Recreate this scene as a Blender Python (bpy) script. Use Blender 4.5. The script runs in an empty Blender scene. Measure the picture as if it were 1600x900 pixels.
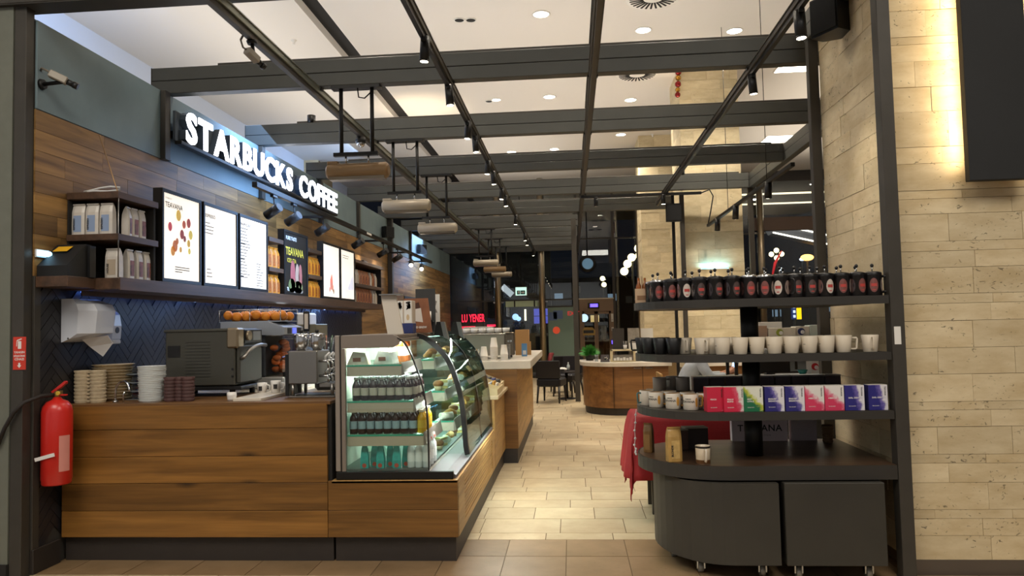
import bpy, bmesh, math, random
from mathutils import Vector, Matrix
random.seed(7)
SC = bpy.context.scene
COL = SC.collection
PI = math.pi
# ---------------------------------------------------------------- camera
yaw, pit, rol = 0.07875603, 0.05055872, 0.0226076
cd = bpy.data.cameras.new('camera'); cd.sensor_width = 36.0; cd.lens = 1154.7/1600*36.0
cd.clip_start = 0.05; cd.clip_end = 200
cam = bpy.data.objects.new('camera', cd); COL.objects.link(cam); SC.camera = cam
_f = Vector((-math.sin(yaw)*math.cos(pit), math.cos(yaw)*math.cos(pit), math.sin(pit)))
_r0 = Vector((math.cos(yaw), math.sin(yaw), 0)); _u0 = _r0.cross(_f)
_r = math.cos(rol)*_r0 - math.sin(rol)*_u0; _u = math.sin(rol)*_r0 + math.cos(rol)*_u0
cam.matrix_world = Matrix(((_r.x,_u.x,-_f.x,0),(_r.y,_u.y,-_f.y,0),(_r.z,_u.z,-_f.z,1.46),(0,0,0,1)))
# ---------------------------------------------------------------- world and exposure
w = bpy.data.worlds.new('night'); SC.world = w; w.use_nodes = True
w.node_tree.nodes['Background'].inputs[0].default_value = (0.005, 0.006, 0.009, 1)
w.node_tree.nodes['Background'].inputs[1].default_value = 1.0
SC.view_settings.view_transform = 'Standard'; SC.view_settings.look = 'None'
SC.view_settings.exposure = 0.0; SC.view_settings.gamma = 1.0; SC.view_settings.use_curve_mapping = False
SC.cycles.max_bounces = 8; SC.cycles.transparent_max_bounces = 16; SC.cycles.glossy_bounces = 4
SC.cycles.caustics_reflective = False; SC.cycles.caustics_refractive = False
SC.cycles.sample_clamp_indirect = 4.0
# light levels (watts), used by the fixtures' builders below
P_DOWN = 125.0      # ceiling downlights over the cafe
P_HALL = 60.0      # ceiling downlights of the hall where the photographer stands
P_TRACK = 26.0      # track spots on the pergola rails
P_MENU = 16.0       # spots over the menu boards
P_CASE = 11.0        # light strips in the display case
WARM = (1.0, 0.80, 0.56); NEUT = (1.0, 0.89, 0.74); COOL = (0.62, 0.80, 1.0)

def lamp(name, kind, loc, power, col, target=None, parent=None, **kw):
    d = bpy.data.lights.new(name, kind); d.energy = power; d.color = col
    for k, v in kw.items(): setattr(d, k, v)
    o = bpy.data.objects.new(name, d); COL.objects.link(o)
    if target is not None:
        o.rotation_euler = (Vector(target)-Vector(loc)).to_track_quat('-Z', 'Y').to_euler()
    if parent is not None:
        o.parent = parent; o.location = Vector(loc)-Vector(parent.location)
    else: o.location = loc
    return o
# added fill lamps over the hall, out of view, brightening the front faces
for hx in (-2.6, 2.2): lamp('hall_fill_lamp', 'AREA', (hx, 0.2, 5.35), 200, (1.0, .935, .83), (hx, 0.2, 0), shape='RECTANGLE', size=3.0, size_y=3.0)
# corridor lamps (cool) behind the partition on the left
lamp('corridor_lamp', 'AREA', (-4.6, 7.5, 5.3), 230, (0.33, 0.56, 1.0), (-6.2, 7.5, 4.0), shape='RECTANGLE', size=1.2, size_y=9.0)
lamp('corridor_lamp', 'AREA', (-4.6, 16.0, 5.3), 160, (0.38, 0.60, 1.0), (-6.2, 16.0, 4.2), shape='RECTANGLE', size=1.2, size_y=7.0)

# added fill lamps without fixtures, brightening the ceiling over the corridor and right hall
lamp('ceiling_fill_lamp', 'AREA', (-4.4, 9.0, 4.2), 85, (1.0, .93, .84), (-4.4, 9.0, 9), shape='RECTANGLE', size=1.2, size_y=12.0)
lamp('ceiling_fill_lamp', 'AREA', (5.6, 13.0, 4.4), 130, (1.0, .90, .76), (5.6, 13.0, 9), shape='RECTANGLE', size=3.5, size_y=10.0)

# ---------------------------------------------------------------- helpers
def lin(c):
    if isinstance(c, str):
        c = c.lstrip('#'); c = tuple(int(c[i:i+2], 16)/255 for i in (0, 2, 4))
    return tuple((x/12.92 if x <= 0.04045 else ((x+0.055)/1.055)**2.4) for x in c) + (1.0,)
MATS = {}
def mat(name, col='#808080', rough=0.6, metal=0.0, emit=None, es=0.0, var=0.0, noise=0.0, nscale=20.0, bump=0.0, bscale=60.0, spec=None, coat=0.0, trans=0.0, stretch=None, alpha=None):
    """principled material; var = value change per object, noise = value change over the surface"""
    if name in MATS: return MATS[name]
    m = bpy.data.materials.new(name); m.use_nodes = True; MATS[name] = m
    nt = m.node_tree; b = nt.nodes['Principled BSDF']; L = nt.links.new
    b.inputs['Base Color'].default_value = lin(col); b.inputs['Roughness'].default_value = rough; b.inputs['Metallic'].default_value = metal
    if spec is not None: b.inputs['Specular IOR Level'].default_value = spec
    if coat: b.inputs['Coat Weight'].default_value = coat; b.inputs['Coat Roughness'].default_value = 0.1
    if trans: b.inputs['Transmission Weight'].default_value = trans
    if alpha is not None: b.inputs['Alpha'].default_value = alpha
    if emit: b.inputs['Emission Color'].default_value = lin(emit); b.inputs['Emission Strength'].default_value = es
    if var or noise or bump:
        tc = nt.nodes.new('ShaderNodeTexCoord'); mp = nt.nodes.new('ShaderNodeMapping'); L(tc.outputs['Object'], mp.inputs[0])
        if stretch: mp.inputs['Scale'].default_value = stretch
        if var or noise:
            hs = nt.nodes.new('ShaderNodeHueSaturation'); hs.inputs['Color'].default_value = lin(col)
            val = None
            if noise:
                n = nt.nodes.new('ShaderNodeTexNoise'); n.inputs['Scale'].default_value = nscale; n.inputs['Detail'].default_value = 6
                L(mp.outputs[0], n.inputs['Vector'])
                mr = nt.nodes.new('ShaderNodeMapRange'); mr.inputs[1].default_value = 0.3; mr.inputs[2].default_value = 0.7
                mr.inputs[3].default_value = 1-noise; mr.inputs[4].default_value = 1+noise
                L(n.outputs['Fac'], mr.inputs[0]); val = mr.outputs[0]
            if var:
                oi = nt.nodes.new('ShaderNodeObjectInfo'); mr = nt.nodes.new('ShaderNodeMapRange')
                mr.inputs[3].default_value = 1-var; mr.inputs[4].default_value = 1+var; L(oi.outputs['Random'], mr.inputs[0])
                if val is None: val = mr.outputs[0]
                else:
                    mm = nt.nodes.new('ShaderNodeMath'); mm.operation = 'MULTIPLY'; L(val, mm.inputs[0]); L(mr.outputs[0], mm.inputs[1]); val = mm.outputs[0]
            L(val, hs.inputs['Value']); L(hs.outputs[0], b.inputs['Base Color'])
        if bump:
            n2 = nt.nodes.new('ShaderNodeTexNoise'); n2.inputs['Scale'].default_value = bscale; n2.inputs['Detail'].default_value = 4
            L(mp.outputs[0], n2.inputs['Vector']); bp = nt.nodes.new('ShaderNodeBump'); bp.inputs['Strength'].default_value = bump; bp.inputs['Distance'].default_value = 0.01
            L(n2.outputs['Fac'], bp.inputs['Height']); L(bp.outputs[0], b.inputs['Normal'])
    return m

def wood(name, ca, cb, axis, rough=0.45, var=0.25, knots=0.5, gscale=1.0):
    """wood grain running along axis (0,1,2) in world space, shifted per object"""
    if name in MATS: return MATS[name]
    m = bpy.data.materials.new(name); m.use_nodes = True; MATS[name] = m
    nt = m.node_tree; b = nt.nodes['Principled BSDF']; L = nt.links.new; N = nt.nodes.new
    ge = N('ShaderNodeNewGeometry'); oi = N('ShaderNodeObjectInfo')
    rv = N('ShaderNodeVectorMath'); rv.operation = 'SCALE'; rv.inputs['Scale'].default_value = 37.0
    cx = N('ShaderNodeCombineXYZ'); L(oi.outputs['Random'], cx.inputs[0]); L(oi.outputs['Random'], cx.inputs[1]); L(oi.outputs['Random'], cx.inputs[2])
    L(cx.outputs[0], rv.inputs[0])
    ad = N('ShaderNodeVectorMath'); ad.operation = 'ADD'; L(ge.outputs['Position'], ad.inputs[0]); L(rv.outputs[0], ad.inputs[1])
    mp = N('ShaderNodeMapping'); s = [9.0*gscale]*3; s[axis] = 0.7*gscale; mp.inputs['Scale'].default_value = s; L(ad.outputs[0], mp.inputs[0])
    n1 = N('ShaderNodeTexNoise'); n1.inputs['Scale'].default_value = 1.6; n1.inputs['Detail'].default_value = 7; n1.inputs['Distortion'].default_value = 0.6; L(mp.outputs[0], n1.inputs['Vector'])
    mp2 = N('ShaderNodeMapping'); s = [70.0*gscale]*3; s[axis] = 2.0*gscale; mp2.inputs['Scale'].default_value = s; L(ad.outputs[0], mp2.inputs[0])
    n2 = N('ShaderNodeTexNoise'); n2.inputs['Scale'].default_value = 1.0; n2.inputs['Detail'].default_value = 3; L(mp2.outputs[0], n2.inputs['Vector'])
    ra = N('ShaderNodeValToRGB'); ra.color_ramp.elements[0].position = 0.32; ra.color_ramp.elements[1].position = 0.68
    ra.color_ramp.elements[0].color = lin(ca); ra.color_ramp.elements[1].color = lin(cb); L(n1.outputs['Fac'], ra.inputs[0])
    mp3 = N('ShaderNodeMapping'); s = [7.0*gscale]*3; s[axis] = 2.6*gscale; mp3.inputs['Scale'].default_value = s; L(ad.outputs[0], mp3.inputs[0])
    vo = N('ShaderNodeTexVoronoi'); vo.inputs['Scale'].default_value = 0.55; L(mp3.outputs[0], vo.inputs['Vector'])
    kr = N('ShaderNodeMapRange'); kr.inputs[1].default_value = 0.03; kr.inputs[2].default_value = 0.13; kr.inputs[3].default_value = 1-knots; kr.inputs[4].default_value = 1.0; L(vo.outputs['Distance'], kr.inputs[0])
    fr = N('ShaderNodeMapRange'); fr.inputs[1].default_value = 0.3; fr.inputs[2].default_value = 0.7; fr.inputs[3].default_value = 0.86; fr.inputs[4].default_value = 1.1; L(n2.outputs['Fac'], fr.inputs[0])
    vr = N('ShaderNodeMapRange'); vr.inputs[3].default_value = 1-var; vr.inputs[4].default_value = 1+var; L(oi.outputs['Random'], vr.inputs[0])
    m1 = N('ShaderNodeMath'); m1.operation = 'MULTIPLY'; L(kr.outputs[0], m1.inputs[0]); L(fr.outputs[0], m1.inputs[1])
    m2 = N('ShaderNodeMath'); m2.operation = 'MULTIPLY'; L(m1.outputs[0], m2.inputs[0]); L(vr.outputs[0], m2.inputs[1])
    hs = N('ShaderNodeHueSaturation'); L(ra.outputs[0], hs.inputs['Color']); L(m2.outputs[0], hs.inputs['Value']); L(hs.outputs[0], b.inputs['Base Color'])
    b.inputs['Roughness'].default_value = rough
    bp = N('ShaderNodeBump'); bp.inputs['Strength'].default_value = 0.15; bp.inputs['Distance'].default_value = 0.004; L(n2.outputs['Fac'], bp.inputs['Height']); L(bp.outputs[0], b.inputs['Normal'])
    return m

def stone(name, ca, cb, rough=0.7, var=0.14, pits=0.55):
    """travertine: bands, soft clouds and small dark pits, shifted per stone"""
    if name in MATS: return MATS[name]
    m = bpy.data.materials.new(name); m.use_nodes = True; MATS[name] = m
    nt = m.node_tree; b = nt.nodes['Principled BSDF']; L = nt.links.new; N = nt.nodes.new
    ge = N('ShaderNodeNewGeometry'); oi = N('ShaderNodeObjectInfo')
    cx = N('ShaderNodeCombineXYZ'); [L(oi.outputs['Random'], cx.inputs[i]) for i in range(3)]
    rv = N('ShaderNodeVectorMath'); rv.operation = 'SCALE'; rv.inputs['Scale'].default_value = 23.0; L(cx.outputs[0], rv.inputs[0])
    ad = N('ShaderNodeVectorMath'); ad.operation = 'ADD'; L(ge.outputs['Position'], ad.inputs[0]); L(rv.outputs[0], ad.inputs[1])
    mp = N('ShaderNodeMapping'); mp.inputs['Scale'].default_value = (2.2, 2.2, 5.5); L(ad.outputs[0], mp.inputs[0])
    n1 = N('ShaderNodeTexNoise'); n1.inputs['Scale'].default_value = 1.7; n1.inputs['Detail'].default_value = 8; n1.inputs['Roughness'].default_value = 0.62; L(mp.outputs[0], n1.inputs['Vector'])
    ra = N('ShaderNodeValToRGB'); ra.color_ramp.elements[0].position = 0.3; ra.color_ramp.elements[1].position = 0.66
    ra.color_ramp.elements[0].color = lin(ca); ra.color_ramp.elements[1].color = lin(cb); L(n1.outputs['Fac'], ra.inputs[0])
    mp2 = N('ShaderNodeMapping'); mp2.inputs['Scale'].default_value = (38, 38, 62); L(ad.outputs[0], mp2.inputs[0])
    n2 = N('ShaderNodeTexNoise'); n2.inputs['Scale'].default_value = 1.0; n2.inputs['Detail'].default_value = 2; n2.inputs['Distortion'].default_value = 0.8; L(mp2.outputs[0], n2.inputs['Vector'])
    n3 = N('ShaderNodeTexNoise'); n3.inputs['Scale'].default_value = 4.5; n3.inputs['Detail'].default_value = 2; L(ad.outputs[0], n3.inputs['Vector'])
    pm = N('ShaderNodeMapRange'); pm.inputs[1].default_value = 0.42; pm.inputs[2].default_value = 0.70; pm.inputs[3].default_value = 0.0; pm.inputs[4].default_value = 0.10; L(n3.outputs['Fac'], pm.inputs[0])
    sm = N('ShaderNodeMath'); sm.operation = 'ADD'; L(n2.outputs['Fac'], sm.inputs[0]); L(pm.outputs[0], sm.inputs[1])
    pr = N('ShaderNodeMapRange'); pr.inputs[1].default_value = 0.70; pr.inputs[2].default_value = 0.78; pr.inputs[3].default_value = 1.0; pr.inputs[4].default_value = 1-pits; L(sm.outputs[0], pr.inputs[0])
    vr = N('ShaderNodeMapRange'); vr.inputs[3].default_value = 1-var; vr.inputs[4].default_value = 1+var; L(oi.outputs['Random'], vr.inputs[0])
    m2 = N('ShaderNodeMath'); m2.operation = 'MULTIPLY'; L(pr.outputs[0], m2.inputs[0]); L(vr.outputs[0], m2.inputs[1])
    hs = N('ShaderNodeHueSaturation'); L(ra.outputs[0], hs.inputs['Color']); L(m2.outputs[0], hs.inputs['Value']); L(hs.outputs[0], b.inputs['Base Color'])
    b.inputs['Roughness'].default_value = rough
    bp = N('ShaderNodeBump'); bp.inputs['Strength'].default_value = 0.5; bp.inputs['Distance'].default_value = 0.006; L(pr.outputs[0], bp.inputs['Height']); L(bp.outputs[0], b.inputs['Normal'])
    return m

def glass(name, tint=(1, 1, 1), f0=0.04, power=5.0, gain=0.9, rough=0.0):
    """thin pane: see-through with a mirror sheen that grows at grazing angles"""
    if name in MATS: return MATS[name]
    m = bpy.data.materials.new(name); m.use_nodes = True; MATS[name] = m
    nt = m.node_tree; L = nt.links.new; N = nt.nodes.new
    for n in list(nt.nodes): nt.nodes.remove(n)
    o = N('ShaderNodeOutputMaterial'); t = N('ShaderNodeBsdfTransparent'); g = N('ShaderNodeBsdfGlossy'); mx = N('ShaderNodeMixShader')
    t.inputs[0].default_value = (*tint, 1); g.inputs['Roughness'].default_value = rough
    lw = N('ShaderNodeLayerWeight'); lw.inputs[0].default_value = 0.5
    p = N('ShaderNodeMath'); p.operation = 'POWER'; p.inputs[1].default_value = power; L(lw.outputs['Facing'], p.inputs[0])
    s = N('ShaderNodeMath'); s.operation = 'MULTIPLY_ADD'; s.inputs[1].default_value = gain; s.inputs[2].default_value = f0; L(p.outputs[0], s.inputs[0])
    L(s.outputs[0], mx.inputs[0]); L(t.outputs[0], mx.inputs[1]); L(g.outputs[0], mx.inputs[2]); L(mx.outputs[0], o.inputs[0])
    return m

class MB:
    """collects shapes; built into ONE mesh object"""
    def __init__(s): s.v = []; s.f = []; s.sm = []
    def add(s, vs, fs, smooth=False):
        n = len(s.v); s.v += [tuple(p) for p in vs]; s.f += [tuple(i+n for i in f) for f in fs]; s.sm += [smooth]*len(fs); return s
    def box(s, x0, x1, y0, y1, z0, z1, c=0.0):
        x0, x1 = min(x0, x1), max(x0, x1); y0, y1 = min(y0, y1), max(y0, y1); z0, z1 = min(z0, z1), max(z0, z1)
        c = min(c, (x1-x0)*.45, (y1-y0)*.45, (z1-z0)*.45)
        if c <= 0:
            return s.add([(x, y, z) for z in (z0, z1) for y in (y0, y1) for x in (x0, x1)],
                         [(0,2,3,1),(4,5,7,6),(0,1,5,4),(2,6,7,3),(0,4,6,2),(1,3,7,5)])
        vs = []; idx = {}
        X = (x0, x1); Y = (y0, y1); Z = (z0, z1)
        for k in range(2):
            for j in range(2):
                for i in range(2):
                    sx, sy, sz = (1 if i == 0 else -1), (1 if j == 0 else -1), (1 if k == 0 else -1)
                    for a, p in enumerate(((X[i], Y[j]+sy*c, Z[k]+sz*c), (X[i]+sx*c, Y[j], Z[k]+sz*c), (X[i]+sx*c, Y[j]+sy*c, Z[k]))):
                        idx[(i, j, k, a)] = len(vs); vs.append(p)
        fs = []; q = lambda *t: idx[t]
        for i in range(2): fs.append((q(i,0,0,0), q(i,1,0,0), q(i,1,1,0), q(i,0,1,0)))
        for j in range(2): fs.append((q(0,j,0,1), q(1,j,0,1), q(1,j,1,1), q(0,j,1,1)))
        for k in range(2): fs.append((q(0,0,k,2), q(1,0,k,2), q(1,1,k,2), q(0,1,k,2)))
        for i in range(2):
            for j in range(2): fs.append((q(i,j,0,0), q(i,j,1,0), q(i,j,1,1), q(i,j,0,1)))
            for k in range(2): fs.append((q(i,0,k,0), q(i,1,k,0), q(i,1,k,2), q(i,0,k,2)))
        for j in range(2):
            for k in range(2): fs.append((q(0,j,k,1), q(1,j,k,1), q(1,j,k,2), q(0,j,k,2)))
        for k in range(2):
            for j in range(2):
                for i in range(2): fs.append((q(i,j,k,0), q(i,j,k,1), q(i,j,k,2)))
        return s.add(vs, fs)
    def lathe(s, prof, cx=0, cy=0, cz=0, n=20, axis='z', a0=0.0, a1=2*PI, smooth=True):
        """prof: (radius, height) pairs; open ends where radius > 0"""
        full = abs(a1-a0-2*PI) < 1e-6; m = n if full else n+1
        vs = []
        for r, h in prof:
            for k in range(m):
                a = a0+(a1-a0)*k/n; x, y = r*math.cos(a), r*math.sin(a)
                p = {'z': (x, y, h), 'y': (x, h, y), 'x': (h, x, y)}[axis]
                vs.append((p[0]+cx, p[1]+cy, p[2]+cz))
        fs = []
        for i in range(len(prof)-1):
            for k in range(n):
                k2 = (k+1) % m
                fs.append((i*m+k, i*m+k2, (i+1)*m+k2, (i+1)*m+k))
        return s.add(vs, fs, smooth)
    def cyl(s, p, q, r, r2=None, n=12, smooth=True, caps=True):
        p, q = Vector(p), Vector(q); r2 = r if r2 is None else r2
        d = (q-p).normalized(); u = d.orthogonal().normalized(); v = d.cross(u)
        vs = [c+(u*math.cos(2*PI*k/n)+v*math.sin(2*PI*k/n))*rr for c, rr in ((p, r), (q, r2)) for k in range(n)]
        s.add(vs, [(k, (k+1) % n, n+(k+1) % n, n+k) for k in range(n)], smooth)
        if caps: s.add(vs, [tuple(range(n-1, -1, -1)), tuple(range(n, 2*n))])
        return s
    def tube(s, pts, r, n=8, caps=True):
        pts = [Vector(p) for p in pts]; rs = r if isinstance(r, (list, tuple)) else [r]*len(pts)
        vs = []; u = None
        for i, p in enumerate(pts):
            d = (pts[min(i+1, len(pts)-1)]-pts[max(i-1, 0)]).normalized()
            u = d.orthogonal().normalized() if u is None else (u-d*u.dot(d)).normalized()
            v = d.cross(u)
            vs += [p+(u*math.cos(2*PI*k/n)+v*math.sin(2*PI*k/n))*rs[i] for k in range(n)]
        s.add(vs, [(i*n+k, i*n+(k+1) % n, (i+1)*n+(k+1) % n, (i+1)*n+k) for i in range(len(pts)-1) for k in range(n)], True)
        if caps: s.add(vs, [tuple(range(n-1, -1, -1)), tuple(range((len(pts)-1)*n, len(pts)*n))])
        return s
    def prism(s, poly, h0, h1, axis='z', smooth=False):
        """poly: 2-D outline; extruded along axis from h0 to h1"""
        f3 = {'z': lambda a, b, h: (a, b, h), 'y': lambda a, b, h: (a, h, b), 'x': lambda a, b, h: (h, a, b)}[axis]
        n = len(poly); vs = [f3(a, b, h) for h in (h0, h1) for a, b in poly]
        s.add(vs, [(k, (k+1) % n, n+(k+1) % n, n+k) for k in range(n)], smooth)
        return s.add(vs, [tuple(range(n-1, -1, -1)), tuple(range(n, 2*n))])
    def ball(s, c, r, n=12, m=8, sc=(1, 1, 1)):
        vs = [(c[0]+sc[0]*r*math.sin(PI*i/m)*math.cos(2*PI*k/n), c[1]+sc[1]*r*math.sin(PI*i/m)*math.sin(2*PI*k/n), c[2]+sc[2]*r*math.cos(PI*i/m)) for i in range(m+1) for k in range(n)]
        return s.add(vs, [(i*n+k, (i+1)*n+k, (i+1)*n+(k+1) % n, i*n+(k+1) % n) for i in range(m) for k in range(n)], True)
    def quad(s, *p): return s.add(p, [tuple(range(len(p)))])
    def xf(s, M):
        s.v = [tuple(M @ Vector(p)) for p in s.v]; return s
    def mesh(s, name, m, off=(0, 0, 0)):
        me = bpy.data.meshes.new(name)
        me.from_pydata([(p[0]-off[0], p[1]-off[1], p[2]-off[2]) for p in s.v], [], s.f)
        bm = bmesh.new(); bm.from_mesh(me)
        for f, sm in zip(bm.faces, s.sm): f.smooth = sm
        bmesh.ops.remove_doubles(bm, verts=bm.verts, dist=1e-5)
        bmesh.ops.dissolve_degenerate(bm, edges=bm.edges, dist=1e-6)
        bmesh.ops.recalc_face_normals(bm, faces=bm.faces)
        bm.to_mesh(me); bm.free()
        if m is not None: me.materials.append(m)
        return me

LABELS = set()
def tag(o, label, cat, group=None):
    o['label'] = label; o['category'] = cat
    if group: o['group'] = group
    return o
def thing(name, label, cat, loc=(0, 0, 0), rz=0.0, group=None):
    o = bpy.data.objects.new(name, None); COL.objects.link(o); o.empty_display_size = 0.1
    o.location = loc; o.rotation_euler = (0, 0, rz)
    return tag(o, label, cat, group)
def link(name, me, parent=None, loc=(0, 0, 0), rot=None):
    o = bpy.data.objects.new(name, me); COL.objects.link(o); o.location = loc
    if rot: o.rotation_euler = rot
    if parent is not None: o.parent = parent
    return o
def part(parent, name, mb, m, label=None, world=False):
    """child mesh; coordinates in the parent's frame, or in world coordinates for unrotated parents"""
    off = (0, 0, 0)
    if world:
        p = parent; off = Vector((0, 0, 0))
        while p is not None: off = off+Vector(p.location); p = p.parent
    o = link(name, mb.mesh(name, m, off), parent)
    if label: o['label'] = label
    return o
def single(name, label, cat, mb, m, group=None):
    """a thing that is one mesh, origin at the middle of its base"""
    xs, ys, zs = zip(*mb.v); b = ((min(xs)+max(xs))/2, (min(ys)+max(ys))/2, min(zs))
    return tag(link(name, mb.mesh(name, m, b), None, b), label, cat, group)
def struct(name, mb, m, parent=None):
    o = link(name, mb.mesh(name, m), parent)
    if parent is None: o['kind'] = 'structure'
    return o
def dup(o, loc=None, rz=None, label=None, group=None, parent=None):
    c = o.copy(); COL.objects.link(c)
    if parent is not None: c.parent = parent
    if loc is not None: c.location = loc
    if rz is not None: c.rotation_euler = (0, 0, rz)
    if label: c['label'] = label
    if group: c['group'] = group
    for ch in list(o.children): dup(ch, parent=c)
    return c
FONT_CACHE = {}
def text_mb(txt, size, depth=0.0, bold=0.0, align='LEFT', spacing=1.0):
    """lettering in the xz plane facing -y, baseline at z = 0"""
    k = (txt, size, depth, bold, align, spacing)
    if k not in FONT_CACHE:
        c = bpy.data.curves.new('lettering', 'FONT'); c.body = txt; c.size = size; c.extrude = depth/2; c.offset = bold; c.align_x = align
        c.space_character = spacing; c.resolution_u = 3
        o = bpy.data.objects.new('lettering', c); me = bpy.data.meshes.new_from_object(o)
        FONT_CACHE[k] = ([tuple(v.co) for v in me.vertices], [tuple(p.vertices) for p in me.polygons])
        bpy.data.objects.remove(o); bpy.data.curves.remove(c); bpy.data.meshes.remove(me)
    vs, fs = FONT_CACHE[k]
    b = MB(); b.add([(x, -z, y) for x, y, z in vs], fs); return b
def rotz(a, loc=(0, 0, 0)): return Matrix.Translation(loc) @ Matrix.Rotation(a, 4, 'Z')
ORD = ['first', 'second', 'third', 'fourth', 'fifth', 'sixth', 'seventh', 'eighth', 'ninth', 'tenth', 'eleventh', 'twelfth', 'thirteenth', 'fourteenth', 'fifteenth', 'sixteenth', 'seventeenth', 'eighteenth', 'nineteenth', 'twentieth']
# ================================================================ materials
m_steel = mat('dark_steel', '#45413b', 0.5, 0.3, noise=0.08, nscale=8)
m_beam = mat('painted_beam', '#4b4c48', 0.5, 0.1, var=0.05, noise=0.06, nscale=5)
m_black = mat('black_metal', '#1d1c1b', 0.45, 0.4)
m_blackp = mat('black_plastic', '#161617', 0.4)
m_fascia = mat('fascia_paint', '#72858b', 0.55, noise=0.10, nscale=3.0, bump=0.05)
m_ceil = mat('ceiling_paint', '#e2dcd3', 0.9)
m_white_wall = mat('corridor_wall_paint', '#cfd6e2', 0.9)
m_dark = mat('dark_recess', '#201e1c', 0.9)
m_grout = mat('grout', '#6b5a44', 0.95)
m_tile = stone('floor_travertine', '#b09a78', '#c9b999', 0.38, 0.09, 0.12)
m_tiled = stone('floor_travertine_dark', '#7d6648', '#93795a', 0.42, 0.06, 0.12)
m_stone = stone('wall_travertine', '#c2ac84', '#dccba8', 0.75, 0.10, 0.6)
m_stone2 = stone('pillar_travertine', '#c6b48c', '#decfab', 0.75, 0.12, 0.35)
m_core = mat('mortar', '#7a6545', 0.95)
m_plank = wood('wall_planks', '#6b4e2b', '#a37d48', 1, 0.5, 0.36, 0.3)
m_herr = mat('herringbone_tile', '#222124', 0.38, var=0.35)
m_hgrout = mat('herringbone_grout', '#3c3833', 0.9)
m_oak = wood('counter_oak', '#644319', '#8d622c', 0, 0.42, 0.24, 0.75)
m_oaky = wood('counter_oak_side', '#94703f', '#bd965c', 1, 0.42, 0.10, 0.5)
m_kick = mat('kick_plate', '#302a26', 0.55, noise=0.1, nscale=6)
m_marble = mat('pale_worktop', '#d8cfc0', 0.3, noise=0.06, nscale=5)
m_shelf = wood('shelf_wood', '#3f2c1e', '#5c4230', 1, 0.5, 0.1, 0.2)
m_chrome = mat('chrome', '#c9c9c9', 0.16, 1.0)
m_inox = mat('stainless', '#9b9892', 0.32, 1.0)
m_white = mat('white_plastic', '#d9d8d6', 0.4)
m_glow = mat('lamp_glow', '#ffffff', 0.5, emit='#fff4e2', es=14.0)
m_glass = glass('clear_glass')
m_ink = mat('dark_ink', '#2b2826', 0.7)
m_inkw = mat('white_ink', '#e9e6e2', 0.7)
m_paper = mat('paper', '#e9e6df', 0.7)

# ================================================================ unit pieces
UNIT = {}
def piece(parent, name, m, x0, x1, y0, y1, z0, z1, rot=None):
    if m.name not in UNIT: UNIT[m.name] = MB().box(-.5, .5, -.5, .5, -.5, .5).mesh('piece', m)
    o = link(name, UNIT[m.name], parent, ((x0+x1)/2, (y0+y1)/2, (z0+z1)/2), rot)
    o.scale = (abs(x1-x0), abs(y1-y0), abs(z1-z0)); return o

# ================================================================ floor
floor = struct('floor', MB().box(-6.6, 9.0, -4.0, 21.5, -0.12, -0.004), m_grout)
rng = random.Random(3)
bands = [(3.60, 3.99, 0), (3.99, 4.37, 0), (4.37, 4.745, 1), (4.745, 5.105, 1)]
y = 5.105; first = [0.16, 0.38, 0.34, 0.26, 0.3]
while y < 20.4:
    d = first.pop(0) if first else rng.choice((0.19, 0.28, 0.38)); bands.append((y, min(y+d, 20.4), 0)); y += d
far = MB(); n_t = 0
for (y0, y1, dk) in bands:
    xa, xb = (-3.5, 3.3) if y1 < 4.75 else ((-1.0, 2.6) if y1 < 8 else (-0.9, 2.9))
    x = -0.07-0.385*9 if dk else xa - rng.random()*0.4
    while x < xb:
        wd = 0.385 if dk else rng.choice((0.38, 0.46, 0.57)); x1 = x+wd
        if n_t < 296:
            piece(floor, 'tile', m_tiled if dk else m_tile, x+.003, x1-.003, y0+.003, y1-.003, -0.010, -0.0005+rng.random()*0.001); n_t += 1
        else: far.box(x+.004, x1-.004, y0+.004, y1-.004, -0.010, 0)
        x = x1
o = struct('far_tiles', far, m_tile, floor); o['kind'] = 'stuff'

# ================================================================ ceiling with two light slots
cb = MB(); Zc = 5.5
for x0, x1 in ((-6.25, -3.28), (-3.00, 0.36), (0.46, 9.0)): cb.box(x0, x1, -4.0, 20.6, Zc, Zc+0.12)
ceiling = struct('ceiling', cb, m_ceil)
struct('slot', MB().box(-3.3, -2.98, -4, 20.6, Zc+0.12, Zc+0.2), m_dark, ceiling)
struct('slot', MB().box(0.34, 0.48, -4, 20.6, Zc+0.12, Zc+0.2), m_dark, ceiling)

# ================================================================ outer mall walls
struct('wall_corridor', MB().box(-6.37, -6.25, -4, 20.6, 0, Zc+.2), m_white_wall)
struct('wall_behind', MB().box(-6.25, 9, -4.12, -4.0, 0, Zc+.2), m_white_wall)
struct('wall_far_right', MB().box(9.0, 9.12, -4, 20.6, 0, Zc+.2), m_white_wall)

# ================================================================ partition wall on the left
XW = -3.334
wl = struct('wall_left', MB().box(XW-0.11, XW-0.012, 4.352, 20.35, 0, 3.46), m_hgrout)
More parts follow.
